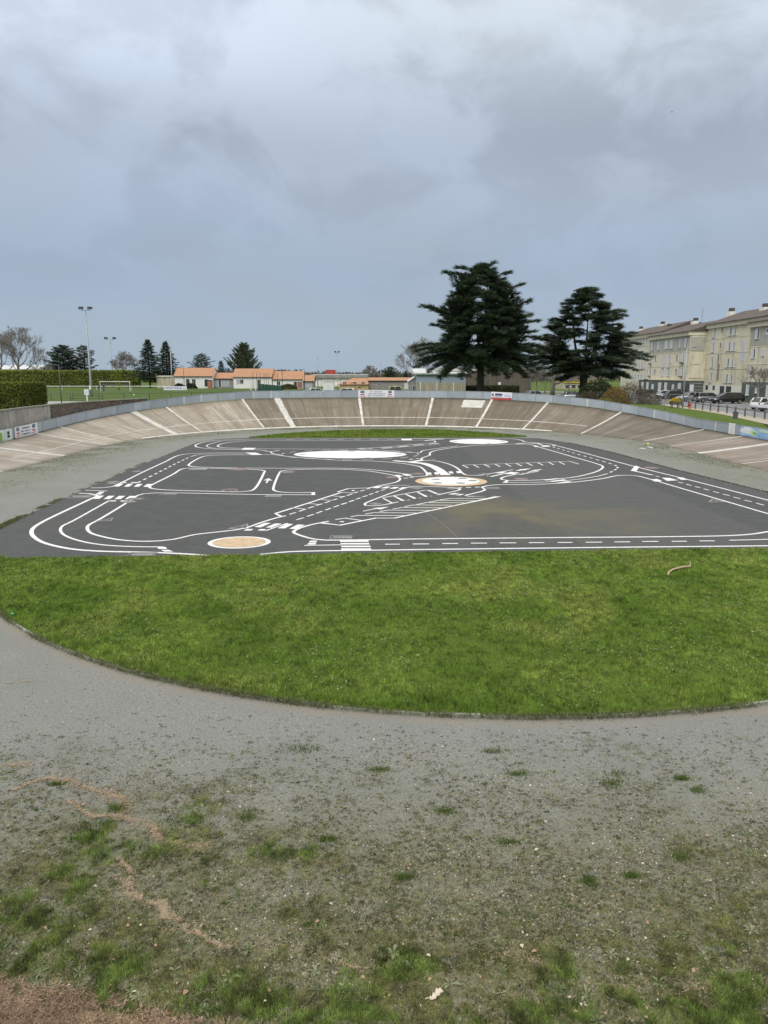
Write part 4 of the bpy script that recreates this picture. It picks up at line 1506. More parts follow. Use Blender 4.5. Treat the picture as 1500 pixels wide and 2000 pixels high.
def cedar(label, base, trunk_r, leaders, prof, seed, n_br, droop, rise, lean=(0, 0), extra=(), tier=0.0, asc=0.0, gap=0.0):
    """leaders: (x, y, z_split, z_top) relative to the foot; prof: (z, radius)"""
    rs = np.random.RandomState(seed)
    rr = random.Random(seed)
    t = thing('cedar_tree', label, 'cedar', base)
    wood = MB()
    zs = min(l[2] for l in leaders)
    B = Vector(base)
    wood.tube([B + Vector((0, 0, -0.3)), B + Vector((0, 0, 0.6)), B + Vector((lean[0] * .5, lean[1] * .5, zs * 0.5)), B + Vector((lean[0], lean[1], zs + 0.3))],
              [trunk_r * 1.5, trunk_r * 1.08, trunk_r, trunk_r * 0.9], 9)
    lead = []
    for lx, ly, z0, z1 in leaders:
        P = [B + Vector((lean[0], lean[1], zs)), B + Vector((lean[0] + lx * 0.55, lean[1] + ly * 0.55, zs + (z1 - zs) * 0.25)),
             B + Vector((lean[0] + lx * 0.9, lean[1] + ly * 0.9, zs + (z1 - zs) * 0.6)), B + Vector((lean[0] + lx, lean[1] + ly, z1))]
        Q = catmull(P, 0.8)
        r0 = trunk_r * (0.75 if len(leaders) < 4 else 0.42)
        wood.tube(Q, [r0 * (1 - 0.93 * i / (len(Q) - 1)) for i in range(len(Q))], 6)
        lead.append(Q)
    L = Leaves()
    zlo, zhi = prof[0][0], prof[-1][0]
    ga = 0.0
    brs = []
    for i in range(n_br):
        q = (i + 0.5) / n_br
        z = zlo + (zhi - zlo) * (q ** 0.92)
        if tier:
            z = zlo + round((z - zlo) / tier) * tier + rr.uniform(-.42, .42)
        ga += 2.39996 + rr.uniform(-0.3, 0.3)
        r = float(interp_prof(prof, z)) * rr.uniform(0.62, 1.06)
        brs.append((z, ga, r))
    brs += list(extra)
    for z, az, r in brs:
        cand = [Q for Q in lead if Q[-1].z - B.z > z * 0.98]
        if not cand:
            cand = [max(lead, key=lambda q: q[-1].z)]
        d = Vector((math.cos(az), math.sin(az), 0))
        Q = max(cand, key=lambda q: (q[-1] - B).dot(d) + rr.uniform(-1.5, 1.5))
        hq = max(0.0, (z - 8.0) / 10.0)
        zst = max(zs + 0.2, z - 0.16 * r * rise - asc * r * min(1.0, hq))
        k = min(range(len(Q)), key=lambda i: abs(Q[i].z - B.z - zst))
        p0 = Q[k] if zst > zs + 0.4 else B + Vector((lean[0], lean[1], zst))
        tgt = Vector((B.x + lean[0] * .5, B.y + lean[1] * .5, B.z + z)) + d * r
        hv = tgt - p0
        hv.z = 0
        rl = max(hv.length, 0.8)
        dh = hv.normalized() if hv.length > 1e-6 else d
        dz = tgt.z - p0.z

        def at(u):
            return p0 + dh * rl * u + Vector((0, 0, dz * (1 - (1 - u) ** (1.6 - (0.7 if asc else 0))) + droop * rl * 0.16 * (u * (1 - u) * 1.6 - 0.35 * u ** 3)))
        pts = [at(u) for u in np.linspace(0, 1, 7)]
        rad = max(0.035, 0.018 * rl + 0.02)
        wood.tube(pts, [rad * (1 - 0.85 * u) for u in np.linspace(0, 1, 7)], 4, False)
        # flat fan of laterals
        side = Vector((-dh.y, dh.x, 0))
        nl_ = int(10 + rl * 3.4)
        PP, DD = [], []
        for j in range(nl_):
            u = 0.14 + 0.86 * (j + rr.random()) / nl_
            p = at(u)
            sg = rr.choice((-1, 1))
            if gap and rr.random() < gap:
                continue
            ll = (0.28 * rl * (1 - u * 0.75) + 0.5) * rr.uniform(0.5, 1.1)
            ld = (dh * rr.uniform(0.35, 0.9) + side * sg * rr.uniform(0.5, 1.0)).normalized()
            m_ = int(4 + ll * 4.5)
            for q in range(m_):
                f = (q + rr.random()) / m_
                PP.append(p + ld * ll * f + Vector((0, 0, rr.uniform(-0.18, 0.16) - 0.10 * ll * f * f)))
                DD.append(ld + dh * 0.5 + Vector((0, 0, rr.uniform(-0.15, 0.35) + asc * 0.7)))
        for j in range(5):
            PP.append(at(1.0) - dh * 0.15 * j)
            DD.append(dh + Vector((rr.uniform(-.3, .3), rr.uniform(-.3, .3), 0.25)))
        sprays(L, rs, np.array(PP), np.array(DD), 0.85, 0.10, CED1, CED2, 4)
    part('trunk', wood, 'bark_dark', t, smooth=True)
    L.build('crown', 'leaf', t)
    return t


Yc = 130.0
b1 = onY(938, 763, Yc)
cedar('tallest dark cedar with twin tops standing behind the far barrier', (b1.x, Yc, ZO), 0.62,
      [(-4.4, 0.4, 6.5, 20.6), (0.8, 0.0, 6.5, 22.9), (3.9, 0.8, 7, 18.6), (-0.5, 2.5, 7, 15)],
      [(3.6, 7.0), (6.0, 8.4), (9, 8.6), (12, 7.6), (15, 7.0), (17.5, 5.8), (19.5, 4.6), (21, 2.4), (22.4, 0.7)], 4, 290, 1.2, 0.6, asc=0.36, gap=0.12,
      extra=[(9.4, math.pi, 11.6), (8.0, math.pi + .2, 10.6), (7.2, math.pi - .2, 10.2), (6.4, math.pi + .1, 9.6), (16.2, math.pi, 10.0), (16.0, math.pi + .15, 9.2), (13.0, math.pi - .1, 8.4), (21.6, math.pi, 6.4), (20.8, math.pi + .3, 5.4),
             (13.6, 0.0, 9.4), (11.0, 0.1, 9.9), (17.0, -.1, 8.0), (5.2, 3.3, 9.0), (5.0, -0.3, 9.0), (4.2, 0.2, 8.0), (21.4, 0.1, 4.4), (19.6, 0.0, 6.6), (14.8, 0.2, 9.0), (8.6, 0.0, 10.0),
             (22.2, math.pi, 4.4), (22.9, 0.3, 1.8), (21.0, math.pi, 3.0), (12.0, 0.15, 9.3), (7.0, -.1, 10.4), (9.4, 0.05, 10.8), (5.6, .1, 10.0), (8.2, -.2, 10.4), (6.2, math.pi - .1, 10.8), (8.8, math.pi + .05, 11.2)])
Yc2 = 135.0
b2 = onY(1139, 763, Yc2)
cedar('broad flat-tiered cedar standing left of the apartment block', (b2.x, Yc2, ZO), 0.70,
      [(-2.6, 0, 4.2, 18.6), (0.5, 1, 4.2, 16.8), (2.8, 0, 4.2, 16.2), (5.0, -0.5, 4.2, 12.5), (-4.5, 0.6, 4.4, 13.0), (1.6, -1.5, 4.4, 14.5)],
      [(3.4, 6.5), (5.0, 8.2), (7.6, 9.4), (10, 8.2), (12.5, 7.0), (15, 5.4), (17, 3.6), (18.6, 1.5)], 9, 185, 0.95, 1.0, tier=0.95, gap=0.12,
      extra=[(7.8, 0.0, 11.4), (8.3, 0.15, 10.9), (7.2, -0.1, 10.6), (5.4, 0.05, 9.6), (14.6, 0.0, 6.6), (15.4, 0.1, 6.9), (8.4, 3.2, 9.0), (12.6, 3.1, 7.0), (4.2, 0.3, 8.6), (4.0, 0.0, 8.0), (9.2, math.pi, 10.4), (8.7, math.pi + .12, 10.0), (7.4, math.pi - .15, 9.8), (10.6, math.pi, 8.8), (9.8, 0.1, 9.8), (11.6, 0.0, 8.6)])


def conifer(label, base, h, r, seed, kind='cone', cat='conifer', cols=(CED1, CED2), n=70, name='conifer_tree'):
    rs = np.random.RandomState(seed)
    rr = random.Random(seed)
    t = thing(name, label, cat, base)
    B = Vector(base)
    wood = MB()
    wood.tube([B + Vector((0, 0, -0.2)), B + Vector((0, 0, h * .5)), B + Vector((rr.uniform(-.3, .3), 0, h * 0.97))], [h * 0.022, h * 0.014, 0.03], 6)
    L = Leaves()
    PP, DD = [], []
    for i in range(n):
        q = (i + rr.random()) / n
        z = h * (0.12 + 0.86 * q)
        az = i * 2.39996 + rr.uniform(-.3, .3)
        if kind == 'cone':
            rad = r * (1 - q) ** 0.8 * rr.uniform(0.65, 1.1) + 0.15
            up = 0.10
        elif kind == 'round':
            rad = r * math.sqrt(max(0.02, 1 - (1.75 * (q - 0.42)) ** 2)) * rr.uniform(0.6, 1.1)
            up = 0.25
        else:                       # ascending, plume-like
            rad = r * min(1.0, 1.5 * (1 - q) + 0.12) * rr.uniform(0.5, 1.05)
            up = 1.25
        d = Vector((math.cos(az), math.sin(az), 0))
        p0 = B + Vector((0, 0, z - (0.35 * rad * up)))
        p1 = p0 + d * rad + Vector((0, 0, up * rad * 0.8))
        wood.tube([p0, p0.lerp(p1, .5) + Vector((0, 0, .1)), p1], [0.05, 0.035, 0.012], 4, False)
        side = Vector((-d.y, d.x, 0))
        m_ = int(14 + rad * 16)
        for j in range(m_):
            u = rr.uniform(0.12, 1.0)
            w = (0.30 * rad * (1.05 - u) + 0.12) * rr.uniform(-1, 1)
            PP.append(p0.lerp(p1, u) + side * w + Vector((0, 0, rr.uniform(-.15, .15) - 0.12 * abs(w))))
            DD.append(d + side * (0.9 if w > 0 else -0.9) + Vector((0, 0, up * 0.8 + rr.uniform(-.1, .4))))
    sprays(L, rs, np.array(PP), np.array(DD), 0.6 if h < 14 else 0.8, 0.14 if h < 14 else 0.18, cols[0], cols[1], 2 if kind != 'plume' else 3)
    part('trunk', wood, 'bark_dark', t, smooth=True)
    L.build('crown', 'leaf', t)
    return t


def bare_tree(label, base, h, spread, seed, name='bare_tree', depth=6, bark='bark_grey', cat='tree', r0=None, clear=0.22, twig=0.02, ups=0.12):
    rr = random.Random(seed)
    t = thing(name, label, cat, base)
    B = Vector(base)
    trunk, crown = MB(), MB()
    r0 = r0 or h * 0.022

    def grow(p, d, l, r, k, target):
        n = 3 if k < 3 else 2
        P = [p]
        for i in range(n):
            d = (d + Vector((rr.uniform(-1, 1), rr.uniform(-1, 1), rr.uniform(-0.5, 0.9))) * 0.20 + Vector((0, 0, ups * 0.4))).normalized()
            P.append(P[-1] + d * l / n)
        re = r * 0.66
        target.tube(P, [r + (re - r) * i / n for i in range(n + 1)], 5 if k < 2 else (4 if k < 4 else 3), False)
        if k >= depth:
            return
        nb = 3 if k > 1 else 4
        for i in range(nb):
            a = rr.uniform(0, 2 * math.pi)
            e = Vector((math.cos(a) * spread * 1.25, math.sin(a) * spread * 1.25, rr.uniform(-0.15, 0.65)))
            nd = (d * 0.72 + e * rr.uniform(0.5, 1.0)).normalized()
            st = P[-1] if i < 2 else P[-2].lerp(P[-1], rr.random())
            grow(st, nd, l * rr.uniform(0.62, 0.86), max(twig, re * rr.uniform(0.6, 0.85)), k + 1, crown)
    l0 = h * clear
    ztop = h * max(clear + .12, .56)
    tp = [B + Vector((0, 0, -0.2)), B + Vector((0, 0, l0 * 0.5))]
    for i in range(4):
        tp.append(B + Vector((rr.uniform(-.02, .02) * h, rr.uniform(-.02, .02) * h, l0 + (ztop - l0) * i / 3)))
    trunk.tube(tp, [r0 * 1.35, r0, r0 * 0.92, r0 * .75, r0 * .55, r0 * .38], 8)
    nl = 9
    for i in range(nl):
        q = i / (nl - 1)
        z = l0 + (ztop - l0) * q
        k = min(int(q * 3), 2)
        st = tp[2 + k].lerp(tp[3 + k], q * 3 - k)
        a = i * 2.4 + rr.uniform(-.4, .4)
        el_ = .35 + .75 * q
        d = Vector((math.cos(a) * math.cos(el_) * (.55 + spread), math.sin(a) * math.cos(el_) * (.55 + spread), math.sin(el_))).normalized()
        grow(st, d, h * (.235 - .06 * q) * rr.uniform(.85, 1.1), r0 * (.5 - .2 * q), 2, crown)
    part('trunk', trunk, bark, t, smooth=True)
    me = crown.mesh('crown', False, False)
    link('crown', me, bark, t, True)
    return t


def hedge(label, a, b, depth, z0, z1, seed, c1, c2, dens=60, size=0.16, name='hedge', rough=0.12):
    """clipped hedge between plan points a and b; leafy faces over a dark woody core"""
    rs = np.random.RandomState(seed)
    A, Bv = Vector((a[0], a[1], 0)), Vector((b[0], b[1], 0))
    u = (Bv - A).normalized()
    v = Vector((-u.y, u.x, 0))
    ln = (Bv - A).length
    c = (A + Bv) / 2
    t = thing(name, label, 'hedge', (c.x, c.y, z0))
    core = MB().box((c.x, c.y, (z0 + z1 - 0.2) / 2), (ln - 0.3, depth - 0.3, z1 - z0 - 0.2), math.atan2(u.y, u.x))
    part('woody_core', core, 'bark_dark', t)
    L = Leaves()
    ht = z1 - z0
    for fx, area in (('front', ln * ht), ('back', ln * ht * 0.3), ('top', ln * depth), ('e0', depth * ht), ('e1', depth * ht)):
        n = int(area * dens)
        s, q, w = rs.rand(n) * ln, rs.rand(n) * ht, rs.rand(n) * depth - depth / 2
        if fx == 'front':
            w[:] = -depth / 2
        elif fx == 'back':
            w[:] = depth / 2
        elif fx == 'top':
            q[:] = ht
        elif fx == 'e0':
            s[:] = 0
        else:
            s[:] = ln
        bulge = (fnoise(s * 0.7 + w, q * 0.7 + w, seed, 3) - 0.5) * 2 * rough
        P = np.empty((n, 3))
        wo_ = w + (np.sign(w) * bulge if fx in ('front', 'back') else 0) + rs.normal(0, rough * 0.35, n)
        P[:, 0] = A.x + u.x * s + v.x * wo_
        P[:, 1] = A.y + u.y * s + v.y * wo_
        P[:, 2] = z0 + q + (bulge if fx == 'top' else 0) + rs.normal(0, rough * 0.25, n)
        patch_ = fnoise(s * 0.35 + 3, q * 0.6 + 7, seed + 5, 3)[:, None]
        cc = np.array(c1) * (1 - patch_) + np.array(c2) * patch_
        k = 2
        for j in range(k):
            aa = unit(rs.normal(0, 1, (n, 3)))
            bb = unit(np.cross(aa, rs.normal(0, 1, (n, 3))))
            l = size * rs.uniform(0.6, 1.3, (n, 1))
            L.tris(P - bb * l * 0.4, P + bb * l * 0.4, P + aa * l, np.clip(cc * rs.uniform(0.6, 1.5, (n, 1)), 0, 1))
    L.build('foliage', 'leaf', t)
    return t


def shrub(label, base, rx, ry, h, seed, c1, c2, n=2500, size=0.12, name='shrub', twiggy=0.0):
    rs = np.random.RandomState(seed)
    rr = random.Random(seed)
    t = thing(name, label, 'shrub', base)
    B = Vector(base)
    wood = MB()
    for i in range(int(10 + 60 * twiggy)):
        a, q = rr.uniform(0, 6.28), rr.random() ** 0.5
        e = B + Vector((rx * q * math.cos(a), ry * q * math.sin(a), h * rr.uniform(0.55, 1.0) * (1.1 - 0.5 * q)))
        wood.tube([B + Vector((rx * q * .5 * math.cos(a), ry * q * .5 * math.sin(a), -0.05)), B.lerp(e, .5) + Vector((rx * .25 * math.cos(a), ry * .25 * math.sin(a), h * .12)), e], [0.035, 0.025, 0.01], 4, False)
    part('stem', wood, 'bark_grey', t)
    if n:
        L = Leaves()
        d = unit(rs.normal(0, 1, (n, 3)))
        d[:, 2] = np.abs(d[:, 2])
        rad = rs.uniform(0.55, 1.0, (n, 1)) ** 0.5
        lump = 0.78 + 0.44 * fnoise(d[:, 0] * 2.2 + 5, d[:, 1] * 2.2 + d[:, 2] * 2 + 5, seed, 3)[:, None]
        P = np.array(base) + d * rad * lump * np.array([rx, ry, h])
        cards(L, rs, P, size, c1, c2, 2)
        L.build('foliage', 'leaf', t)
    return t


# ---- left background planting
near_h = onY(73, 748, 79)
hedge('tall clipped conifer hedge block above the concrete wall at left edge', (-56, 79), (near_h.x, 79), 4.0, ZO, near_h.z, 31, (0.075, 0.10, 0.014), (0.19, 0.21, 0.034), 170, 0.14, rough=0.14)
h0, h1 = onY(-30, 722.5, 246), onY(271, 724.5, 246)
hedge('long tall trimmed green hedge beyond the football pitch', (h0.x, 246), (h1.x, 246), 2.5, ZO, h1.z, 32, (0.095, 0.125, 0.02), (0.29, 0.32, 0.06), 34, 0.34, rough=0.3)


def tree_at(fn, label, px, ytop, Y, *a, **k):
    top = onY(px, ytop, Y)
    return fn(label, (top.x, Y, ZO), top.z - ZO, *a, **k)


tree_at(bare_tree, 'largest leafless tree at the left edge behind the long hedge', 30, 648, 262, 0.46, 41, r0=0.5, depth=7, twig=0.035, clear=0.24)
tree_at(bare_tree, 'leafless tree cut by the left frame edge', -3, 652, 270, 0.46, 42, r0=0.4, depth=7, twig=0.035, clear=0.24)
tree_at(bare_tree, 'small leafless tree right of the largest one, above the long hedge', 80, 693, 275, 0.7, 43, depth=6, twig=0.03, clear=0.2)
tree_at(bare_tree, 'wide spreading leafless tree behind the football goal', 238, 685, 268, 1.0, 44, depth=7, twig=0.04, r0=0.35, clear=0.16)
tree_at(bare_tree, 'thin leafless tree between the two round conifers', 148, 694, 280, 0.6, 45, depth=6, twig=0.03)
tree_at(conifer, 'dense round-topped dark conifer left of the tall floodlight', 121, 673, 256, 6.4, 51, 'round', n=110)
tree_at(conifer, 'open ragged conifer directly behind the tall floodlight mast', 162, 673, 258, 4.6, 52, 'round', n=60)
tree_at(conifer, 'left one of the pair of pointed firs beside the orange-roofed houses', 288, 662, 235, 6.0, 53, 'cone', n=100)
tree_at(conifer, 'right one of the pair of pointed firs beside the orange-roofed houses', 323, 666, 240, 5.6, 54, 'cone', n=100)
tree_at(conifer, 'low wide dark conifer behind the first orange-roofed house', 392, 690, 262, 5.0, 55, 'round', n=80)
tree_at(conifer, 'small dark cone-shaped conifer between two house roofs', 431, 704, 262, 2.6, 56, 'cone', n=60)
tree_at(conifer, 'grey-green feathery tree with rising branches behind the houses', 475, 670, 262, 6.6, 57, 'plume', 'tree', ((0.095, 0.125, 0.08), (0.20, 0.235, 0.155)), 120, 'feathery_tree')
tree_at(conifer, 'small dark fir between lamp mast and blue-grey shed', 763, 716, 300, 4.0, 58, 'round', n=60)
tree_at(conifer, 'tiny pointed fir beside the gable of the blue-grey shed', 793, 724, 300, 1.9, 59, 'cone', n=40)
tree_at(bare_tree, 'pale leafless tree above the long grey roof', 720, 713, 330, 0.8, 60, depth=6, twig=0.05)
tree_at(bare_tree, 'spreading leafless tree behind the blue-grey shed, left of the cedars', 818, 664, 190, 0.75, 61, depth=7, twig=0.03, r0=0.4)
tree_at(bare_tree, 'leafless double-trunked tree between the two cedars', 1083, 668, 150, 0.6, 62, depth=7, twig=0.022, r0=0.42)
tree_at(bare_tree, 'small leafless tree left of the broad cedar trunk', 1113, 715, 160, 0.8, 63, depth=6, twig=0.02)
tree_at(bare_tree, 'leafless thicket tree right of the brown timber building', 1050, 712, 168, 0.7, 64, depth=7, twig=0.02)
tree_at(bare_tree, 'low bushy leafless tree behind the parked white car', 1066, 722, 176, 0.9, 65, depth=6, twig=0.022)
tree_at(bare_tree, 'pruned leafless street tree before the nearest apartment facade', 1486, 716, 100, 0.8, 66, depth=6, twig=0.016, r0=0.17, clear=0.45)
tree_at(bare_tree, 'slim bare sapling on the grass beside the yellow planter', 1300, 768, 92, 0.5, 67, depth=4, twig=0.008, r0=0.045, clear=0.4, name='sapling')
tree_at(bare_tree, 'short bare sapling on the grass near the brown shrubs', 1276, 772, 102, 0.55, 68, depth=4, twig=0.008, r0=0.04, clear=0.3, name='sapling')

for label, px, py, Y, rx, ry, h, sd_, c1, c2, n, sz, tw in (
        ('dark evergreen bush beside the rim right of the broad cedar', 1167, 755, 112, 3.2, 2.4, 3.4, 71, (0.018, 0.032, 0.012), (0.05, 0.065, 0.025), 3800, 0.2, 0.1),
        ('low yellow-green bush at the foot of the dark evergreen', 1180, 778, 106, 1.3, 1.0, 1.0, 72, (0.17, 0.16, 0.03), (0.26, 0.22, 0.05), 1200, 0.13, 0.1),
        ('orange-brown winter shrub next to the yellow-green bush', 1202, 759, 108, 2.0, 1.6, 2.5, 73, (0.17, 0.105, 0.03), (0.27, 0.18, 0.055), 1900, 0.14, 0.8),
        ('tall grey-brown thicket left of the parked cars', 1233, 757, 112, 2.9, 2.0, 2.9, 74, (0.085, 0.07, 0.042), (0.15, 0.125, 0.075), 2600, 0.12, 1.0),
        ('grey twiggy shrub in front of the dark parked car', 1272, 765, 108, 1.9, 1.5, 2.0, 75, (0.085, 0.078, 0.055), (0.14, 0.13, 0.09), 1200, 0.10, 1.0),
        ('brown bush low against the rim left of the dark evergreen', 1150, 766, 108, 1.8, 1.4, 2.0, 76, (0.06, 0.05, 0.03), (0.11, 0.085, 0.05), 1600, 0.14, 0.6),
        ('dark garden bush before the white house gable', 518, 752, 226, 2.0, 1.2, 1.6, 77, (0.02, 0.032, 0.014), (0.05, 0.065, 0.03), 1200, 0.25, 0.1),
        ('ochre garden bush right of the green mesh fence', 563, 755, 214, 2.6, 1.2, 1.5, 78, (0.07, 0.065, 0.025), (0.13, 0.115, 0.05), 1200, 0.25, 0.2),
        ('dark hedge-like bush under the first house windows', 350, 751, 224, 1.9, 1.0, 1.5, 79, (0.015, 0.028, 0.013), (0.04, 0.055, 0.025), 1000, 0.25, 0.1),
        ('dark bush before the second pair of house windows', 373, 752, 224, 1.9, 1.0, 1.5, 80, (0.015, 0.028, 0.013), (0.04, 0.055, 0.025), 1000, 0.25, 0.1)):
    p = onY(px, py, Y)
    shrub(label, (p.x, Y, ZO), rx, ry, h, sd_, c1, c2, n, sz, twiggy=tw)

# far belt of bare brush closing the horizon
rs = np.random.RandomState(90)
L = Leaves()
nb_ = 26000
xx = rs.uniform(-330, 330, nb_)
yy_ = 430 + rs.uniform(-8, 8, nb_)
hh = 3.0 + 4.5 * fnoise(xx * 0.05 + 40, xx * 0 + 3, 91, 4)
P = np.stack([xx, yy_, ZO + hh * rs.rand(nb_) ** 0.7], 1)
cards(L, rs, P, 1.2, (0.075, 0.065, 0.055), (0.13, 0.12, 0.10), 1)
tag(L.build('far_wood', 'leaf'), 'far belt of grey-brown winter brush on the horizon', 'wood', kind='stuff')

# =================================================================== OUTER SURFACES
def sheet(name, px, mat, z, label, pts=None):
    P = [G(a, b, ZO) for a, b in px] if pts is None else pts
    return struct(name, MB().poly([(p[0], p[1], z) for p in P]), mat, label)


sheet('pitch', None, 'pitch_grass', ZO + 0.02, 'mown green football pitch beyond the left wall', [(-150, 122), (-40, 122), (-22, 150), (-22, 228), (-150, 228)])
sheet('path', None, 'path_grey', ZO + 0.016, 'grey footpath behind the stone wall', [(-150, 98), (-47, 98), (-36, 108), (-28, 119.5), (-33, 120.5), (-150, 118.5)])
P_lo = [(1290, 790.5), (1320, 796), (1370, 802.5), (1420, 811.5), (1460, 820.5), (1500, 829.5), (1560, 846)]
P_hi = [(1560, 831), (1500, 818.5), (1460, 812.5), (1420, 805.5), (1370, 798.5), (1320, 792.5), (1290, 788)]
sheet('footpath', P_lo + P_hi, 'path_sand', ZO + 0.02, 'sandy footpath along the wooden fence at right')
fence_px = [(1330.5, 794), (1344, 796.4), (1358, 799), (1372, 801.5), (1387, 804), (1402.5, 806), (1419.4, 808), (1436, 811), (1454.5, 814), (1473, 816.7), (1493, 819.5), (1515, 823)]
FX = [G(a, b - 0.4, ZO) for a, b in fence_px]
sheet('car_park', None, 'town_asphalt', ZO + 0.012, 'grey asphalt car park before the apartment block',
      [(FX[-1].x + 0.6, FX[-1].y - 18), (FX[-1].x + 0.5, FX[-1].y), (FX[3].x + 0.5, FX[3].y), (FX[0].x + 1.0, FX[0].y), (37, 112), (36, 128), (34, 165), (55.5, 165), (55.5, 60)])
sheet('street', None, 'town_asphalt', ZO + 0.014, 'grey street behind the far barrier and cedars', [(-36, 206), (60, 168), (64, 180), (-36, 222)])

# =================================================================== FLOODLIGHTS AND LAMPS
def floodlight(label, px, ybase, ytop, Y, bar, box_, r):
    b = onY(px[0], ybase, Y)
    tp = onY(px[1], ytop, Y)
    t = thing('floodlight', label, 'floodlight', (b.x, Y, ZO), group='floodlight masts')
    part('mast', MB().tube([(b.x, Y, ZO - 0.1), (b.x, Y, ZO + 2), (b.x, Y, tp.z)], [r * 1.5, r * 1.3, r * 0.7], 10), 'galvanised', t, smooth=True)
    part('crossarm', MB().box((b.x, Y, tp.z), (bar, 0.12, 0.12)), 'galvanised', t)
    for sg in (-1, 1):
        c = Vector((b.x + sg * bar * 0.5, Y, tp.z + box_ * 0.55))
        lm = part('lamp_head', MB().prism_x([(Y - box_ * .55, c.z - box_ * .35), (Y + box_ * .45, c.z - box_ * .1), (Y + box_ * .5, c.z + box_ * .3), (Y - box_ * .4, c.z + box_ * .42)],
                                            c.x - box_ * 0.62, c.x + box_ * 0.62), 'dark_metal', t)
        subpart('lamp_hood', MB().box((c.x, Y, c.z + box_ * 0.48), (box_ * 1.4, box_ * 1.1, 0.05)), 'galvanised', lm)
    part('switch_box', MB().box((b.x - r * 0.4, Y - r * 1.6, ZO + 1.7), (0.34, 0.25, 0.8)), 'white_enamel', t)
    return t


floodlight('tallest twin-headed floodlight mast beside the football pitch', (179, 170), 775, 606, 146, 1.7, 0.62, 0.16)
floodlight('more distant twin-headed floodlight mast behind the football goal', (221, 215), 752, 663.5, 272, 3.0, 0.85, 0.2)
floodlight('slim twin-headed floodlight mast right of the houses', (659, 657.5), 760, 689, 205, 0.95, 0.42, 0.10)


def lamp(label, px, ytop, Y, arm, mat='galvanised', r=0.06, head=0.5, name='street_lamp'):
    tp = onY(px, ytop, Y)
    t = thing(name, label, 'street lamp', (tp.x, Y, ZO), group='street lamps')
    part('pole', MB().tube([(tp.x, Y, ZO - .1), (tp.x, Y, tp.z)], [r * 1.4, r * .8], 8), mat, t, smooth=True)
    if arm:
        part('arm', MB().tube([(tp.x, Y, tp.z - .05), (tp.x + arm * .6, Y, tp.z + .05), (tp.x + arm, Y, tp.z + .02)], [r * .7, r * .6, r * .5], 6), mat, t)
    part('lamp_head', MB().prism_x([(Y - .16, tp.z + .10), (Y + .16, tp.z + .10), (Y + .13, tp.z - .04), (Y - .13, tp.z - .04)], tp.x + arm - head / 2, tp.x + arm + head / 2), mat if arm else 'pale_metal', t)
    return t


lamp('tall pale street lamp before the apartment block beside the hydrant', 1342, 679, 97, 0.95, 'galvanised', 0.08, 0.55)
lamp('white lamp mast in front of the right-hand pointed fir', 333, 687, 222, 0.0, 'pale_metal', 0.10, 0.5)
lamp('lone lamp mast above the long grey roof, left of the red sign', 620, 698, 235, 0.0, 'galvanised', 0.10, 0.7)
lamp('lamp mast above the roofs left of the small dark fir', 744, 711, 255, 0.0, 'galvanised', 0.10, 0.5)
lamp('dark lamp with left-pointing arm at the end of the house row', 594.5, 722, 205, -1.1, 'dark_metal', 0.07, 0.5)
lamp('dark lamp with left-pointing arm before the third orange roof', 551, 723, 205, -0.9, 'dark_metal', 0.07, 0.45)
lamp('dark lamp post before the first orange roof', 358, 715, 200, -0.5, 'dark_metal', 0.06, 0.5)
lamp('short wooden lamp post behind the clipped hedge', 114.5, 713, 112, -0.7, 'timber_grey', 0.07, 0.5)
lamp('tall thin dark lamp post rising from inside the far barrier', 694.5, 757, 104, 0.55, 'dark_metal', 0.04, 0.4)
lamp('lamp post with curled top before the green ground floor', 1252, 742, 112, 0.8, 'dark_metal', 0.06, 0.4)

# =================================================================== FOOTBALL GROUND
def goal(label, pxl, pxr, ytop, Y, h=2.44, mat='white_enamel'):
    a, b = onY(pxl, ytop, Y), onY(pxr, ytop, Y)
    t = thing('football_goal', label, 'goal', ((a.x + b.x) / 2, Y, ZO))
    z = ZO + h
    part('post', MB().tube([(a.x, Y, ZO - .05), (a.x, Y, z)], 0.07, 8), mat, t)
    part('post', MB().tube([(b.x, Y, ZO - .05), (b.x, Y, z)], 0.07, 8), mat, t)
    part('crossbar', MB().tube([(a.x - .06, Y, z), (b.x + .06, Y, z)], 0.07, 8), mat, t)
    net = MB()
    n = 12
    for i in range(n + 1):
        x = a.x + (b.x - a.x) * i / n
        net.tube([(x, Y, z), (x, Y + 0.8, z - .05), (x, Y + 2.0, ZO)], 0.012, 3, False)
    for j in range(5):
        net.tube([(a.x, Y + .8 + .3 * j, z - .1 - .55 * j), (b.x, Y + .8 + .3 * j, z - .1 - .55 * j)], 0.012, 3, False)
    part('net', net, 'pale_metal', t)
    return t


goal('white football goal standing on the pitch before the long hedge', 195, 253, 744, 186)


def railing(label, pts, h, mat, post_r, rails, step, name='railing', cat='railing', rail_r=None):
    c = pts[0]
    t = thing(name, label, cat, (c[0], c[1], c[2]))
    for i in range(len(pts) - 1):
        a, b = Vector(pts[i]), Vector(pts[i + 1])
        k = max(1, int(round((b - a).length / step)))
        for j in range(k + (1 if i == len(pts) - 2 else 0)):
            p = a.lerp(b, j / k)
            part('post', MB().tube([p + Vector((0, 0, -.1)), p + Vector((0, 0, h + 0.02))], post_r, 6), mat, t)
        for z in rails:
            part('rail', MB().tube([a + Vector((0, 0, z)), b + Vector((0, 0, z))], rail_r or post_r * .8, 6), mat, t)
    return t


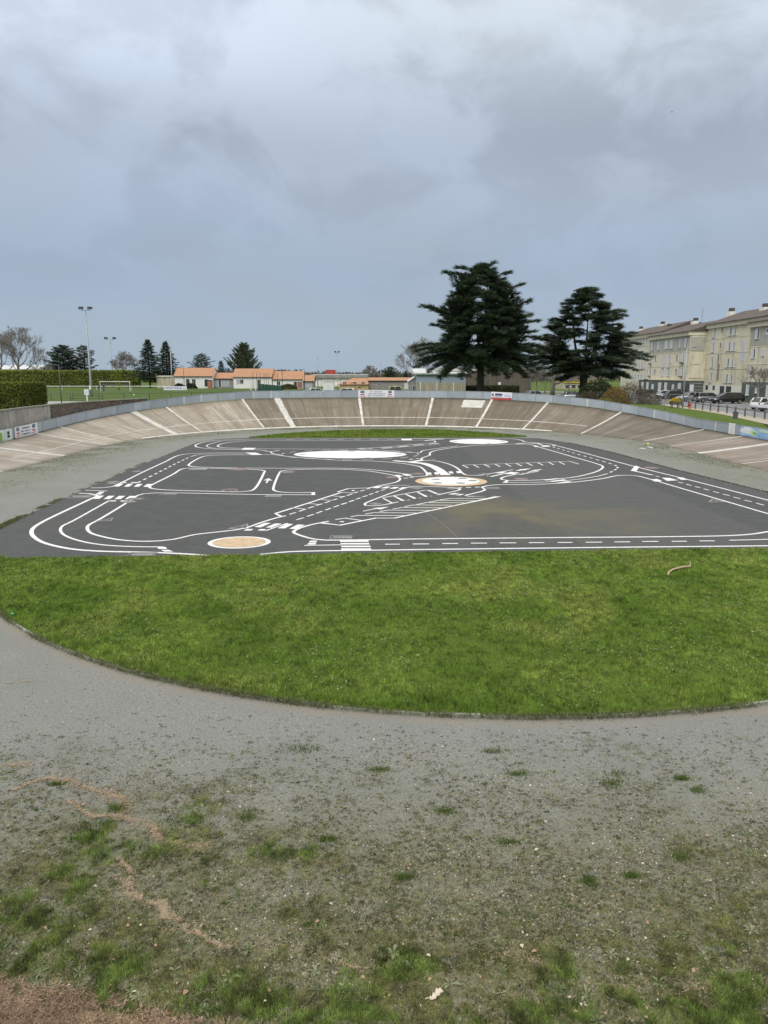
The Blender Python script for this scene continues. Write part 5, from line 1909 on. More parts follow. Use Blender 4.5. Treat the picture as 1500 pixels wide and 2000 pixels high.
railing('white handrail along the far side of the football pitch', [(-150, 200, ZO), (-58, 200, ZO)], 1.1, 'white_enamel', 0.05, (1.08,), 9.0, rail_r=0.09)
railing('dark green low railing along the near side of the football pitch', [(-70, 125, ZO), (-52, 125.5, ZO), (-40, 128, ZO), (-25, 140, ZO)], 1.1, 'dark_metal', 0.045, (1.08,), 4.0, rail_r=0.03)
pa, pb = onY(137, 770, 121), onY(200, 770, 121)
railing('short dark barrier rail beside the white signboard', [(pa.x, 121, ZO), (pb.x, 121, ZO)], 0.95, 'dark_metal', 0.045, (0.93, 0.45), 2.7)
# white board on a post
p = onY(169, 768, 119)
t = thing('signboard', 'small white signboard on a post beside the tallest floodlight', 'sign', (p.x, 119, ZO))
part('post', MB().box((p.x, 119.05, ZO + 0.55), (0.16, 0.08, 1.2)), 'white_enamel', t)
part('board', MB().box((p.x, 119, ZO + 1.5), (0.68, 0.06, 0.85)), 'banner_white', t)
for k in range(4):
    part('lettering', MB().box((p.x, 118.965, ZO + 1.75 - .16 * k), (0.5 - .08 * (k % 2), 0.006, 0.05)), 'banner_text', t)
# advertising board on the pitch rail
a, b = onY(319.5, 752, 198), onY(364.5, 752, 198)
t = thing('advert_board', 'white advertising board with pink and blue letters beside the pitch', 'sign', ((a.x + b.x) / 2, 198, ZO))
part('board', MB().box(((a.x + b.x) / 2, 198, ZO + 0.62), (b.x - a.x, 0.06, 1.0)), 'banner_white', t)
for k in range(2):
    part('post', MB().box((a.x + 1 + k * (b.x - a.x - 2), 198.07, ZO + 0.4), (0.08, 0.06, 0.9)), 'galvanised', t)
glyph = {'P': [(0, 0, .22, 1), (.22, .45, .8, .62), (.22, .82, .8, 1), (.62, .45, .82, 1)], 'A': [(0, 0, .22, 1), (.62, 0, .84, 1), (.22, .82, .62, 1), (.22, .4, .62, .56)],
         'T': [(0.3, 0, .54, 1), (0, .8, .84, 1)], 'I': [(.28, 0, .52, 1)], 'N': [(0, 0, .2, 1), (.62, 0, .82, 1), (.2, .55, .42, .9), (.42, .25, .62, .6)], 'C': [(0, 0, .22, 1), (.22, 0, .8, .2), (.22, .8, .8, 1)], 'E': [(0, 0, .22, 1), (.22, 0, .8, .18), (.22, .42, .7, .58), (.22, .82, .8, 1)]}
# the letters are read from the blurred board: stroke blocks only
x = a.x + 0.25
for ch, mt in zip('PPATHCE'.replace('H', 'N'), ('banner_red', 'mural_blue', 'mural_blue', 'mural_blue', 'mural_blue', 'mural_blue', 'mural_blue')):
    g_ = MB()
    for u0, v0, u1, v1 in glyph[ch]:
        g_.box2((x + u0 * .58, 197.955, ZO + .38 + v0 * .5), (x + u1 * .58, 197.965, ZO + .38 + v1 * .5))
    part('lettering', g_, mt, t)
    x += 0.66
for k in range(4):
    part('lettering', MB().box((x + .15 + .24 * k, 197.96, ZO + 0.46), (0.14, 0.01, 0.16 + .05 * (k % 2))), 'banner_text', t)


# =================================================================== PEOPLE
def person(label, base, rz, h, shirt, trousers, pose):
    """one continuous skinned body; pose: dict of joint positions for a 1.7 m figure facing -y"""
    J = {'pelvis': (0, 0, .93), 'waist': (0, 0, 1.08), 'chest': (0, -.01, 1.30), 'neck': (0, 0, 1.45), 'head0': (0, -.02, 1.54), 'head1': (0, -.02, 1.66),
         'hipL': (.10, 0, .90), 'kneeL': (.11, -.02, .49), 'ankL': (.12, .02, .08), 'toeL': (.13, -.16, .03),
         'hipR': (-.10, 0, .90), 'kneeR': (-.11, -.02, .49), 'ankR': (-.12, .02, .08), 'toeR': (-.13, -.16, .03),
         'shL': (.18, 0, 1.40), 'elL': (.25, .02, 1.12), 'wrL': (.26, -.06, .88), 'haL': (.26, -.09, .80),
         'shR': (-.18, 0, 1.40), 'elR': (-.25, .02, 1.12), 'wrR': (-.26, -.06, .88), 'haR': (-.26, -.09, .80)}
    J.update(pose)
    R = {'pelvis': .145, 'waist': .13, 'chest': .155, 'neck': .058, 'head0': .088, 'head1': .085, 'hip': .09, 'knee': .062, 'ank': .045, 'toe': .04, 'sh': .068, 'el': .046, 'wr': .034, 'ha': .038}
    E_ = [('pelvis', 'waist'), ('waist', 'chest'), ('chest', 'neck'), ('neck', 'head0'), ('head0', 'head1')]
    for s_ in 'LR':
        E_ += [('pelvis', 'hip' + s_), ('hip' + s_, 'knee' + s_), ('knee' + s_, 'ank' + s_), ('ank' + s_, 'toe' + s_), ('chest', 'sh' + s_), ('sh' + s_, 'el' + s_), ('el' + s_, 'wr' + s_), ('wr' + s_, 'ha' + s_)]
    names = list(J)
    idx = {n: i for i, n in enumerate(names)}
    k = h / 1.74
    me = bpy.data.meshes.new('body')
    me.from_pydata([tuple(c * k for c in J[n]) for n in names], [(idx[a], idx[b]) for a, b in E_], [])
    tmp = bpy.data.objects.new('tmp', me)
    COL.objects.link(tmp)
    sk = tmp.modifiers.new('s', 'SKIN')
    sv = me.skin_vertices[0].data
    for n in names:
        r = R.get(n, R.get(n[:-1], 0.05)) * k
        sv[idx[n]].radius = (r, r)
        sv[idx[n]].use_root = n == 'pelvis'
    tmp.modifiers.new('d', 'SUBSURF').levels = 1
    dg = bpy.context.evaluated_depsgraph_get()
    dg.update()
    ev = bpy.data.meshes.new_from_object(tmp.evaluated_get(dg))
    bpy.data.objects.remove(tmp)
    ev.materials.clear()
    for m_ in ('skin', shirt, trousers, 'tyre'):
        ev.materials.append(MATS[m_])
    seg = [(np.array(J[a]) * k, np.array(J[b]) * k, a, b) for a, b in E_]
    for pl in ev.polygons:
        c = np.array(pl.center)
        best = None
        for a, b, na_, nb2 in seg:
            t_ = np.clip(np.dot(c - a, b - a) / max(1e-9, np.dot(b - a, b - a)), 0, 1)
            dd = np.linalg.norm(c - (a + (b - a) * t_))
            if best is None or dd < best[0]:
                best = (dd, na_, nb2)
        na_, nb2 = best[1], best[2]
        if na_.startswith('neck') or na_.startswith('head') or na_.startswith('wr'):
            pl.material_index = 0
        elif na_.startswith('ank'):
            pl.material_index = 3
        elif na_.startswith(('hip', 'knee')) or nb2.startswith('hip'):
            pl.material_index = 2
        else:
            pl.material_index = 1
        pl.use_smooth = True
    t = thing('person', label, 'person', base, rz)
    link('body', ev, None, t)
    hd = Vector(J['head1']) * k
    part('hair', MB().lathe((hd.x, hd.y + 0.012, hd.z - 0.02), [(0.096 * k, -0.03), (0.10 * k, 0.03), (0.075 * k, 0.085), (0.02, 0.105)], 12), 'hair', t, world=False, smooth=True)
    return t


plain('cloth_navy', (0.018, 0.022, 0.05), (0.025, 0.03, 0.065), 5, 0.9)
plain('cloth_blue', (0.02, 0.045, 0.33), (0.03, 0.06, 0.40), 5, 0.9)
plain('cloth_yellow', (0.66, 0.58, 0.06), (0.58, 0.5, 0.05), 5, 0.9)
plain('cloth_black', (0.015, 0.015, 0.017), (0.025, 0.025, 0.028), 5, 0.9)
pp = onY(195.5, 763.5, 186)
person('person in dark navy clothes standing on the football pitch', (onY(195, 763, 187).x, 187, ZO + .02), 0.3, 1.66, 'cloth_navy', 'cloth_navy', {})
person('person in bright blue kit standing on the football pitch', (onY(203.2, 763, 187).x, 187, ZO + .02), -0.4, 1.66, 'cloth_blue', 'cloth_blue',
       {'kneeL': (.11, -.12, .50), 'ankL': (.12, -.06, .08), 'toeL': (.13, -.24, .04), 'elL': (.26, .08, 1.14), 'wrL': (.22, -.10, 1.02), 'haL': (.20, -.17, .99)})
person('person in yellow shirt and black shorts running on the football pitch', (onY(232, 763, 187).x, 187, ZO + .02), 1.1, 1.66, 'cloth_yellow', 'cloth_black',
       {'chest': (0, -.10, 1.28), 'neck': (0, -.16, 1.42), 'head0': (0, -.20, 1.51), 'head1': (0, -.22, 1.62), 'kneeL': (.11, -.26, .58), 'ankL': (.12, -.16, .20), 'toeL': (.12, -.32, .14),
        'kneeR': (-.11, .06, .48), 'ankR': (-.12, .34, .22), 'toeR': (-.12, .32, .06), 'shL': (.18, -.10, 1.38), 'shR': (-.18, -.10, 1.38), 'elL': (.26, .12, 1.2), 'wrL': (.24, .16, .96), 'haL': (.24, .15, .88),
        'elR': (-.26, -.22, 1.14), 'wrR': (-.2, -.42, 1.18), 'haR': (-.18, -.5, 1.2)})
for k, (px, py) in enumerate(((170.5, 757.5), (261, 762.8))):
    q = onY(px, py, 176 if k == 0 else 150)
    b = MB().lathe((q.x, q.y, ZO + 0.02), [(0.02, 0), (0.11, .05), (0.16, .16), (0.11, .27), (0.02, .32)], 14)
    tag(link('training_ball', b.mesh('training_ball', True), 'white_enamel'), ('white ball lying on the pitch left of the tallest floodlight', 'white ball lying on the pitch right of the goal')[k], 'ball')

# =================================================================== HOUSES
def opening(parent, x0, x1, z0, z1, Y, kind='window', mat='glass_dark'):
    """recessed-looking window or door on a wall facing -y"""
    w = part('door' if kind == 'door' else 'window', MB().box2((x0, Y - 0.02, z0), (x1, Y + 0.05, z1)), mat, parent)
    fr = MB()
    t_ = 0.07
    fr.box2((x0 - t_, Y - 0.06, z0 - t_), (x0, Y + 0.03, z1 + t_)).box2((x1, Y - 0.06, z0 - t_), (x1 + t_, Y + 0.03, z1 + t_))
    fr.box2((x0, Y - 0.06, z1), (x1, Y + 0.03, z1 + t_))
    if kind == 'window':
        fr.box2((x0, Y - 0.10, z0 - t_), (x1, Y + 0.03, z0))
        fr.box2(((x0 + x1) / 2 - .03, Y - 0.05, z0), ((x0 + x1) / 2 + .03, Y - 0.021, z1))
    subpart('frame', fr, 'frame_white', w)
    return w


def house(label, pxl, pxr, y_eave, y_ridge, Y, depth, wall, ops, name='house', roof='orange_tiles', gable_l=True, over=0.35):
    """long low house, ridge parallel to x, front at distance Y"""
    a, b = onY(pxl, y_eave, Y), onY(pxr, y_eave, Y)
    zr = onY((pxl + pxr) / 2, y_ridge, Y + depth / 2).z
    ze = a.z
    t = thing(name, label, 'house', ((a.x + b.x) / 2, Y, ZO))
    part('wall', MB().prism_x([(Y, ZO - .1), (Y + depth, ZO - .1), (Y + depth, ze), (Y + depth / 2, zr - 0.12), (Y, ze)], a.x, b.x), wall, t)
    r = part('roof', MB().prism_x([(Y - over, ze - 0.10), (Y + depth / 2, zr), (Y + depth + over, ze - 0.10), (Y + depth + over, ze + .06), (Y + depth / 2, zr + .18), (Y - over, ze + .06)],
                                  a.x - .2, b.x + .2), roof, t)
    subpart('gutter', MB().tube([(a.x - .2, Y - over - .05, ze - .02), (b.x + .2, Y - over - .05, ze - .02)], 0.08, 6), 'dark_metal', r)
    for px0, px1, y0, y1, kind, mat in ops:
        q0, q1 = onY(px0, y1, Y), onY(px1, y0, Y)
        opening(t, q0.x, q1.x, max(ZO + 0.02, q0.z), min(q1.z, ze - .12), Y, kind, mat)
    return t


HY = 228
house('white house with orange tiled roof beside the pair of firs', 340.5, 415, 735, 719.5, HY, 8, 'render_white',
      [(364, 370, 740.5, 754, 'door', 'door_dark'), (375.5, 381.5, 740.5, 752, 'window', 'glass_dark'), (400, 406, 741, 755, 'door', 'glass_dark')])
house('lower orange-roofed link with grey panel doors between two houses', 415.6, 454.8, 739.5, 729, HY + 1.5, 6, 'render_grey',
      [(417, 426, 743, 755, 'door', 'shutter_grey'), (427.5, 431, 742, 755, 'door', 'door_dark'), (433, 447, 743, 755, 'door', 'shutter_grey')])
house('second white house with long orange roof behind the green mesh fence', 455.5, 531, 736.5, 721, HY - 3, 8, 'render_white',
      [(469.5, 475, 741.5, 749, 'window', 'glass_dark'), (503, 509, 741.5, 750, 'window', 'glass_dark'), (462.5, 468.5, 741.5, 749, 'window', 'shutter_grey')])
house('third white house with orange roof and brick porch', 531.8, 591.5, 741, 726, HY - 3, 8, 'render_white',
      [(541, 547, 745, 752, 'window', 'glass_dark'), (574, 580, 746, 757, 'door', 'door_dark'), (580.3, 590, 746, 758, 'door', 'brick_pink')])
house('small orange-roofed garage at the right end of the house row', 592.4, 612.5, 744.5, 733.5, HY - 5, 6, 'render_grey', [(596, 609, 746, 759, 'door', 'shutter_grey')], 'garage')
# brick porch on the first house
q0, q1 = onY(406.8, 757, HY), onY(413.6, 741.5, HY)
t = thing('brick_porch', 'pinkish brick porch at the corner of the first white house', 'porch', ((q0.x + q1.x) / 2, HY - .4, ZO))
part('brick_pier', MB().box2((q0.x, HY - .9, ZO - .1), (q1.x, HY - .03, q1.z - .25)), 'brick_pink', t)
part('porch_cap', MB().box2((q0.x - .1, HY - 1.0, q1.z - .25), (q1.x + .1, HY - .04, q1.z - .1)), 'dark_metal', t)
# cream flat-roofed cabin left of the first house
q0, q1 = onY(306.5, 756, 232), onY(339, 735.5, 232)
t = thing('cream_cabin', 'cream flat-roofed cabin left of the first white house', 'cabin', ((q0.x + q1.x) / 2, 232, ZO))
part('wall', MB().box2((q0.x, 232, ZO - .1), (q1.x, 236, q1.z)), 'render_cream', t)
part('roof', MB().box2((q0.x - .15, 231.7, q1.z), (q1.x - .05, 236.2, q1.z + .25)), 'render_white', t)
for k in range(3):
    part('panel_joint', MB().box2((q0.x + 1.3 + 1.3 * k, 231.97, ZO), (q0.x + 1.36 + 1.3 * k, 232.01, q1.z - .1)), 'render_grey', t)
part('vent', MB().box2((q0.x + 2.3, 231.93, q1.z - .75), (q0.x + 2.7, 232.01, q1.z - .5)), 'dark_metal', t)
# long pale shed roof behind the hedge at far left
q0, q1 = onY(-40, 722, 285), onY(72, 713.5, 285)
t = thing('long_shed', 'long pale roofed shed behind the hedge at left edge', 'shed', ((q0.x + q1.x) / 2, 285, ZO))
part('wall', MB().box2((q0.x, 285.5, ZO - .1), (q1.x, 300, q0.z)), 'render_grey', t)
part('roof', MB().prism_x([(285, q0.z), (300.5, q0.z), (300.5, q0.z + .3), (292.8, q1.z + .2), (285, q0.z + .25)], q0.x, q1.x), 'pale_metal', t)

# tall green mesh fence with poles before the houses
fy = 190
t = thing('mesh_fence', 'dark green mesh court fence with tall poles before the houses', 'fence', (onY(528, 760, fy).x, fy, ZO))
for i in range(7):
    a, b = onY(503 + i * 6.9, 749.5 + .6 * i, fy), onY(503 + (i + 1) * 6.9 - .2, 749.5, fy)
    part('mesh_panel', MB().box2((a.x, fy, ZO - .05), (b.x, fy + .04, a.z)), 'mesh_green', t)
for px, yt in ((493.5, 728.5), (501, 728.5), (508, 728.5), (515.5, 728.5), (519.5, 728.5), (523.8, 728.5), (532, 728.5), (541.5, 729)):
    q = onY(px, yt, fy + .1)
    part('fence_pole', MB().tube([(q.x, fy + .1, ZO - .1), (q.x, fy + .1, q.z)], 0.05, 6), 'dark_metal', t)
# small white frame goal by the mesh fence
q0, q1 = onY(490, 760, 178), onY(499, 743.5, 178)
t = thing('small_goal', 'narrow white goal frame left of the green mesh fence', 'goal', ((q0.x + q1.x) / 2, 178, ZO))
for x in (q0.x, q1.x):
    part('post', MB().box((x, 178, (ZO + q1.z) / 2), (0.14, 0.14, q1.z - ZO)), 'white_enamel', t)
part('crossbar', MB().box(((q0.x + q1.x) / 2, 178, q1.z), (q1.x - q0.x + .14, 0.13, 0.13)), 'white_enamel', t)
nt_ = MB()
for k in range(6):
    nt_.tube([(q0.x + (q1.x - q0.x) * k / 5, 178.1, q1.z), (q0.x + (q1.x - q0.x) * k / 5, 179.4, ZO)], 0.02, 3, False)
part('net', nt_, 'pale_metal', t)

# ---- grey hall with white front and red sign
q0, q1 = onY(606, 761, 262), onY(716, 732.5, 262)
t = thing('grey_hall', 'long grey-roofed hall with white front behind the houses', 'building', ((q0.x + q1.x) / 2, 262, ZO))
part('wall', MB().box2((q0.x, 262.3, ZO - .1), (q1.x, 280, onY(650, 738, 262).z)), 'render_white', t)
part('roof', MB().prism_x([(261.6, onY(650, 738, 262).z), (281, onY(650, 738, 262).z), (281, q1.z + .3), (261.6, q1.z)], q0.x - .3, q1.x + .3), 'fibre_cement', t)
for px in (627, 640, 652, 664):
    q = onY(px, 739, 262)
    part('cladding_joint', MB().box2((q.x, 262.26, ZO), (q.x + .12, 262.31, q.z)), 'render_grey', t)
q0, q1 = onY(635.5, 731, 300), onY(655.5, 722.3, 300)
t = thing('roof_sign', 'red panelled sign board standing above the long grey roof', 'sign', ((q0.x + q1.x) / 2, 300, ZO))
w3 = (q1.x - q0.x) / 4
part('panel', MB().box2((q0.x, 300, q0.z + .8), (q1.x, 300.2, q1.z)), 'sign_red', t)
for k in range(4):
    part('panel', MB().box2((q0.x + w3 * k + .05, 300, q0.z), (q0.x + w3 * (k + 1) - .05, 300.2, q0.z + .72)), 'sign_red', t)
    part('leg', MB().tube([(q0.x + w3 * (k + .5), 300.3, ZO), (q0.x + w3 * (k + .5), 300.3, q0.z + 1)], 0.1, 6), 'galvanised', t)
# white container-like block
q0, q1 = onY(631.5, 763, 196), onY(651.5, 745.5, 196)
t = thing('white_kiosk', 'plain white kiosk behind the barrier below the red sign', 'kiosk', ((q0.x + q1.x) / 2, 196, ZO))
part('wall', MB().box2((q0.x, 196, ZO - .1), (q1.x, 198.5, q1.z)), 'white_enamel', t)
part('roof', MB().box2((q0.x - .1, 195.9, q1.z), (q1.x + .1, 198.6, q1.z + .12)), 'pale_metal', t)
part('door', MB().box2((q0.x + .9, 195.96, ZO), (q0.x + 1.7, 196.01, ZO + 2.0)), 'frame_white', t)
# orange hipped roof over yellow walls
q0, q1 = onY(661, 762, 210), onY(719.5, 750, 210)
zr = onY(700, 738.5, 215).z
t = thing('yellow_house', 'yellow-walled house with hipped orange roof behind the central banner', 'house', ((q0.x + q1.x) / 2, 210, ZO))
part('wall', MB().box2((q0.x + .3, 210.4, ZO - .1), (q1.x, 220, q1.z)), 'render_yellow', t)
rv = [(q0.x - .2, 210, q1.z), (q1.x, 210, q1.z), (q1.x, 221, q1.z), (q0.x - .2, 221, q1.z), (q0.x + 3.8, 215.4, zr), (q1.x, 215.4, zr), (q0.x - .2, 210, q1.z - .2), (q1.x, 210, q1.z - .2), (q1.x, 221, q1.z - .2), (q0.x - .2, 221, q1.z - .2)]
part('roof', MB().add(rv, [(0, 1, 5, 4), (2, 3, 4, 5), (3, 0, 4), (1, 2, 5), (0, 6, 7, 1), (1, 7, 8, 2), (2, 8, 9, 3), (3, 9, 6, 0), (6, 9, 8, 7)]), 'orange_tiles', t)
for px in (670, 690, 706):
    a = onY(px, 753, 210.4)
    opening(t, a.x, a.x + .9, ZO + 1.0, ZO + 2.1, 210.38)
c = onY(687, 746, 212)
part('dish', MB().lathe((c.x, 211.0, c.z), [(0.28, -.02), (.38, .1), (.2, .2)], 12), 'pale_metal', t)
# long low grey house with orange roof right of it
house('long low grey house with thin orange roof left of the blue-grey shed', 720, 801, 743.5, 738.5, 212, 8, 'render_grey', [(739, 743, 748, 753, 'window', 'glass_dark'), (790, 797, 748, 760, 'door', 'shutter_white')])

# ---- blue-grey shed with palisade
SY = 150
q0, q1 = onY(813, 765, SY), onY(910, 731, SY)
zw = onY(860, 747, SY).z
t = thing('blue_shed', 'blue-grey sports shed with pale roof partly hidden by the tall cedar', 'shed', ((q0.x + q1.x) / 2, SY, ZO))
part('wall', MB().box2((q0.x, SY, ZO - .1), (q1.x, SY + 11, q1.z)), 'shed_blue', t)
part('roof', MB().prism_x([(SY - .5, q1.z), (SY + 11.4, q1.z), (SY + 11.4, q1.z + 1.2), (SY - .5, q1.z + .28)], q0.x - .5, q1.x + .3), 'pale_metal', t)
z2 = onY(880, 724, SY + 3).z
rl = part('upper_roof', MB().prism_x([(SY + 2.8, q1.z + .45), (SY + 10, q1.z + .9), (SY + 10, z2 + .5), (SY + 2.8, z2)], onY(850, 730, SY).x, q1.x + 2.5), 'fibre_cement', t)
subpart('roof_edge', MB().box2((onY(850, 730, SY).x - .1, SY + 2.6, z2), (q1.x + 2.6, SY + 2.9, z2 + .2)), 'white_enamel', rl)
q = onY(859.5, 760, SY)
part('downpipe', MB().box2((q.x - .08, SY - .16, ZO), (q.x + .08, SY - .02, q1.z)), 'dark_metal', t)
pw = (q1.x - q0.x) / 12
for k in range(12):
    part('palisade_board', MB().box2((q0.x + pw * k + .03, SY - .30, ZO - .05), (q0.x + pw * (k + 1) - .03, SY - .22, zw - .03 * (k % 2))), 'timber_palisade', t)
    if k % 2:
        part('palisade_post', MB().box2((q0.x + pw * k - .09, SY - .42, ZO - .05), (q0.x + pw * k + .09, SY - .31, zw + .06)), 'white_enamel' if k % 4 == 1 else 'render_cream', t)
# gabled grey annex at its left
q0, q1 = onY(799.5, 765, SY + 4), onY(813.5, 735, SY + 4)
t = thing('grey_annex', 'small grey annex with sloping white verge left of the blue-grey shed', 'annex', ((q0.x + q1.x) / 2, SY + 4, ZO))
zl_ = onY(799.5, 745, SY + 4).z
part('wall', MB().prism_y([(q0.x, ZO - .1), (q1.x, ZO - .1), (q1.x, q1.z), (q0.x, zl_)], SY + 4, SY + 10), 'render_grey', t)
part('verge', MB().prism_y([(q0.x - .3, zl_ - .15), (q1.x, q1.z), (q1.x, q1.z + .28), (q0.x - .3, zl_ + .13)], SY + 3.8, SY + 10.1), 'white_enamel', t)
a = onY(807, 757, SY + 4)
opening(t, a.x - .05, a.x + .65, ZO + 0.3, a.z + 0.35, SY + 3.98)
# brown timber-clad hall and the low hedge at its foot
BY = 168
q0, q1 = onY(908, 768, BY), onY(1039, 722, BY)
t = thing('timber_hall', 'large brown timber-clad hall behind the tallest cedar', 'building', ((q0.x + q1.x) / 2, BY, ZO))
part('wall', MB().box2((q0.x, BY, ZO - .1), (q1.x, BY + 22, q1.z)), 'wood_cladding', t)
part('roof', MB().box2((q0.x - .3, BY - .2, q1.z), (q1.x + .3, BY + 22.2, q1.z + .35)), 'fibre_cement', t)
for k in range(16):
    x = q0.x + (q1.x - q0.x) * (k + .5) / 16
    part('cladding_batten', MB().box2((x - .05, BY - .06, ZO), (x + .05, BY - .005, q1.z - .05)), 'wood_cladding', t)
a = onY(975.5, 749, BY)
part('notice', MB().box2((a.x - .3, BY - .10, a.z - .3), (a.x + .3, BY - .065, a.z + .3)), 'banner_white', t)
a, b = onY(909, 754, 160), onY(1013, 754, 160)
hedge('low dark clipped hedge along the foot of the timber hall', (a.x, 160), (b.x, 160), 1.4, ZO, a.z, 33, (0.02, 0.035, 0.010), (0.045, 0.065, 0.018), 60, 0.2)
q0, q1 = onY(1100, 765, 215), onY(1230, 748, 215)
t = thing('shop_building', 'low shop with yellow fascia glimpsed under the broad cedar', 'building', ((q0.x + q1.x) / 2, 215, ZO))
part('wall', MB().box2((q0.x, 215, ZO - .1), (onY(1168, 750, 215).x, 226, q1.z)), 'render_cream', t)
part('fascia', MB().box2((q0.x, 214.7, q1.z), (onY(1168, 750, 215).x, 226, q1.z + .5)), 'yellow_plastic', t)
part('roof', MB().prism_x([(214.6, q1.z + .5), (226.2, q1.z + .5), (220.4, q1.z + 3.6)], q0.x, onY(1166, 750, 215).x), 'brown_tiles', t)
for k in range(5):
    a = onY(1104 + 12 * k, 755, 215)
    opening(t, a.x, a.x + 1.2, ZO + .3, q1.z - .5, 214.98, 'door', 'glass_dark')

# =================================================================== APARTMENT BLOCK
XF, XB, XR = 57.5, 60.5, 73.0          # front plane, set-back plane, rear
yy1 = lambda px, X: onX(px, 740, X).y
Y1n, Y1f = yy1(1343, XF), yy1(1264, XF)
Y3f, Y3n = yy1(1456.5, XF), 62.0
Y0f = yy1(1212, XB)
apt = thing('apartment_block', 'long four-storey cream apartment block with stained facade and brown roofs', 'building', ((XF + XR) / 2, (Y1n + Y3n) / 2, ZO))


def block(x0, y0, y1, z1, mat, nm='wall'):
    return part(nm, MB().box2((x0, y0, ZO - .1), (XR, y1, z1)), mat, apt)


SECT = [(XB, Y1f + .02, Y0f, 14.7, 15.5, 'facade_pale'), (XF, Y1n, Y1f, 13.6, 14.4, 'facade_cream'), (XB, Y3f + .02, Y1n - .02, 14.7, 15.5, 'facade_cream'), (XF, Y3n, Y3f, 13.6, 14.4, 'facade_cream')]
for x0, ya, yb, zf0, zf1, mt in SECT:
    block(x0, ya, yb, zf0, mt)
    part('fascia', MB().box2((x0 - .42, ya - .1, zf0), (XR, yb + .1 if x0 == XF else yb, zf1)), 'facade_band', apt)
    zr_ = zf1 + 2.4
    xr_ = (x0 + XR) / 2
    r = part('roof', MB().prism_y([(x0 - .8, zf1 - .04), (XR + .3, zf1 - .04), (xr_, zr_)], ya - .35, yb + (.35 if x0 == XF else 0)), 'brown_tiles', apt)
    # storey joints: shallow ledges across the facade
    for zj in ((5.25, 7.9, 10.55) if x0 == XF else (4.55, 7.3, 10.1, 12.7)):
        part('storey_ledge', MB().box2((x0 - .05, ya + .02, zj), (x0 - .004, yb - .02, zj + .09)), 'facade_band', apt)


def awin(X, px0, px1, z0, z1, shut=0.55, dark='glass_dark'):
    ya, yb = yy1(px1, X), yy1(px0, X)
    w = part('window', MB().box2((X - .02, ya, z0), (X + .06, yb, z1)), dark, apt)
    t_ = .06
    fr = MB().box2((X - .07, ya - t_, z0 - t_), (X + .02, ya, z1 + t_)).box2((X - .07, yb, z0 - t_), (X + .02, yb + t_, z1 + t_)).box2((X - .07, ya, z1), (X + .02, yb, z1 + t_))
    subpart('frame', fr, 'frame_white', w)
    subpart('sill', MB().box2((X - .14, ya - .08, z0 - .07), (X + .02, yb + .08, z0)), 'frame_white', w)
    if shut > 0:
        subpart('shutter', MB().box2((X - .05, ya + (yb - ya) * (1 - shut), z0), (X - .022, yb, z1)), 'shutter_white', w)
    return w


# projecting part beside the lamp: top-floor loggia, plinth, windows
part('loggia', MB().box2((XF - .03, Y1n + .3, 10.75), (XF - .004, Y1f - .3, 13.5)), 'loggia_grey', apt)
for a, b, sh in ((1268.5, 1273, .6), (1280.5, 1284, .7), (1294.7, 1299.5, .9), (1305, 1310.7, .8), (1322.4, 1325.6, .6), (1333, 1338.4, .55)):
    awin(XF - .03, a, b, 11.5, 13.1, sh)
for zz0, zz1 in ((8.7, 10.3), (6.1, 7.6)):
    for a, b, sh in ((1267.5, 1270.5, .5), (1291.5, 1295.5, .75), (1301.5, 1306.5, .75), (1328.5, 1333.5, .75)):
        awin(XF, a, b, zz0, zz1, sh)
    for a, b in ((1277.5, 1279.5), (1318.5, 1321)):
        awin(XF, a, b, zz0 + .5, zz1 - .1, 0.0, 'door_dark')
for a, b in ((1291.5, 1295.5), (1301.5, 1306.5)):
    part('balcony_panel', MB().box2((XF - .22, yy1(b, XF), 7.75), (XF - .08, yy1(a, XF), 8.6)), 'shutter_white', apt)
for a, b in ((1328.5, 1333.5), (1267.5, 1270.5)):
    for z in (8.45, 5.85):
        part('flower_box', MB().box2((XF - .4, yy1(b, XF), z), (XF - .09, yy1(a, XF), z + .25)), 'plinth_green', apt)
part('plinth', MB().box2((XF - .45, Y1n - .35, ZO - .1), (XF - .06, yy1(1252, XF), 5.2)), 'plinth_green', apt)
part('plinth', MB().box2((XF - .06, Y1n - .35, ZO - .1), (XB - .06, Y1n - .03, 5.2)), 'plinth_green', apt)
part('plinth_cap', MB().box2((XF - .55, Y1n - .45, 5.21), (XF - .06, yy1(1251, XF), 5.36)), 'facade_band', apt)
XP = XF - .45
for a, b, z0, z1 in ((1254, 1257.3, 3.3, 4.7), (1264, 1267.3, 3.3, 4.7), (1274, 1277.6, 3.4, 4.3), (1287, 1292, 3.0, 4.7), (1299, 1303.5, 3.0, 4.7), (1314, 1317.3, 3.4, 4.4), (1325.6, 1330.6, 3.0, 4.7)):
    awin(XP, a, b, z0, z1, 0.95)
part('entrance', MB().box2((XP - .03, yy1(1348, XP), ZO), (XP - .006, yy1(1338.5, XP), 4.7)), 'door_dark', apt)
# end wall facing the camera: raised panels
for x0, x1, z0, z1, mt in ((XF + .15, XF + 2.0, 5.7, 8.0, 'facade_cream'), (XF + .15, XF + 2.0, 8.25, 10.3, 'facade_cream'), (XF + .1, XB - .15, 10.75, 13.3, 'loggia_grey'), (XF + 2.15, XB - .2, 5.7, 10.3, 'facade_cream')):
    part('wall_panel', MB().box2((x0, Y1n - .10, z0), (x1, Y1n - .012, z1)), mt, apt)
for k in range(4):
    part('grille_bar', MB().box2((XF + .3, Y1n - .42, ZO + .7 + .6 * k), (XB - .3, Y1n - .36, ZO + .76 + .6 * k)), 'pale_metal', apt)
part('notice_board', MB().box2((XF + .2, Y1n - .40, 3.2), (XF + 1.1, Y1n - .361, 4.5)), 'banner_white', apt)
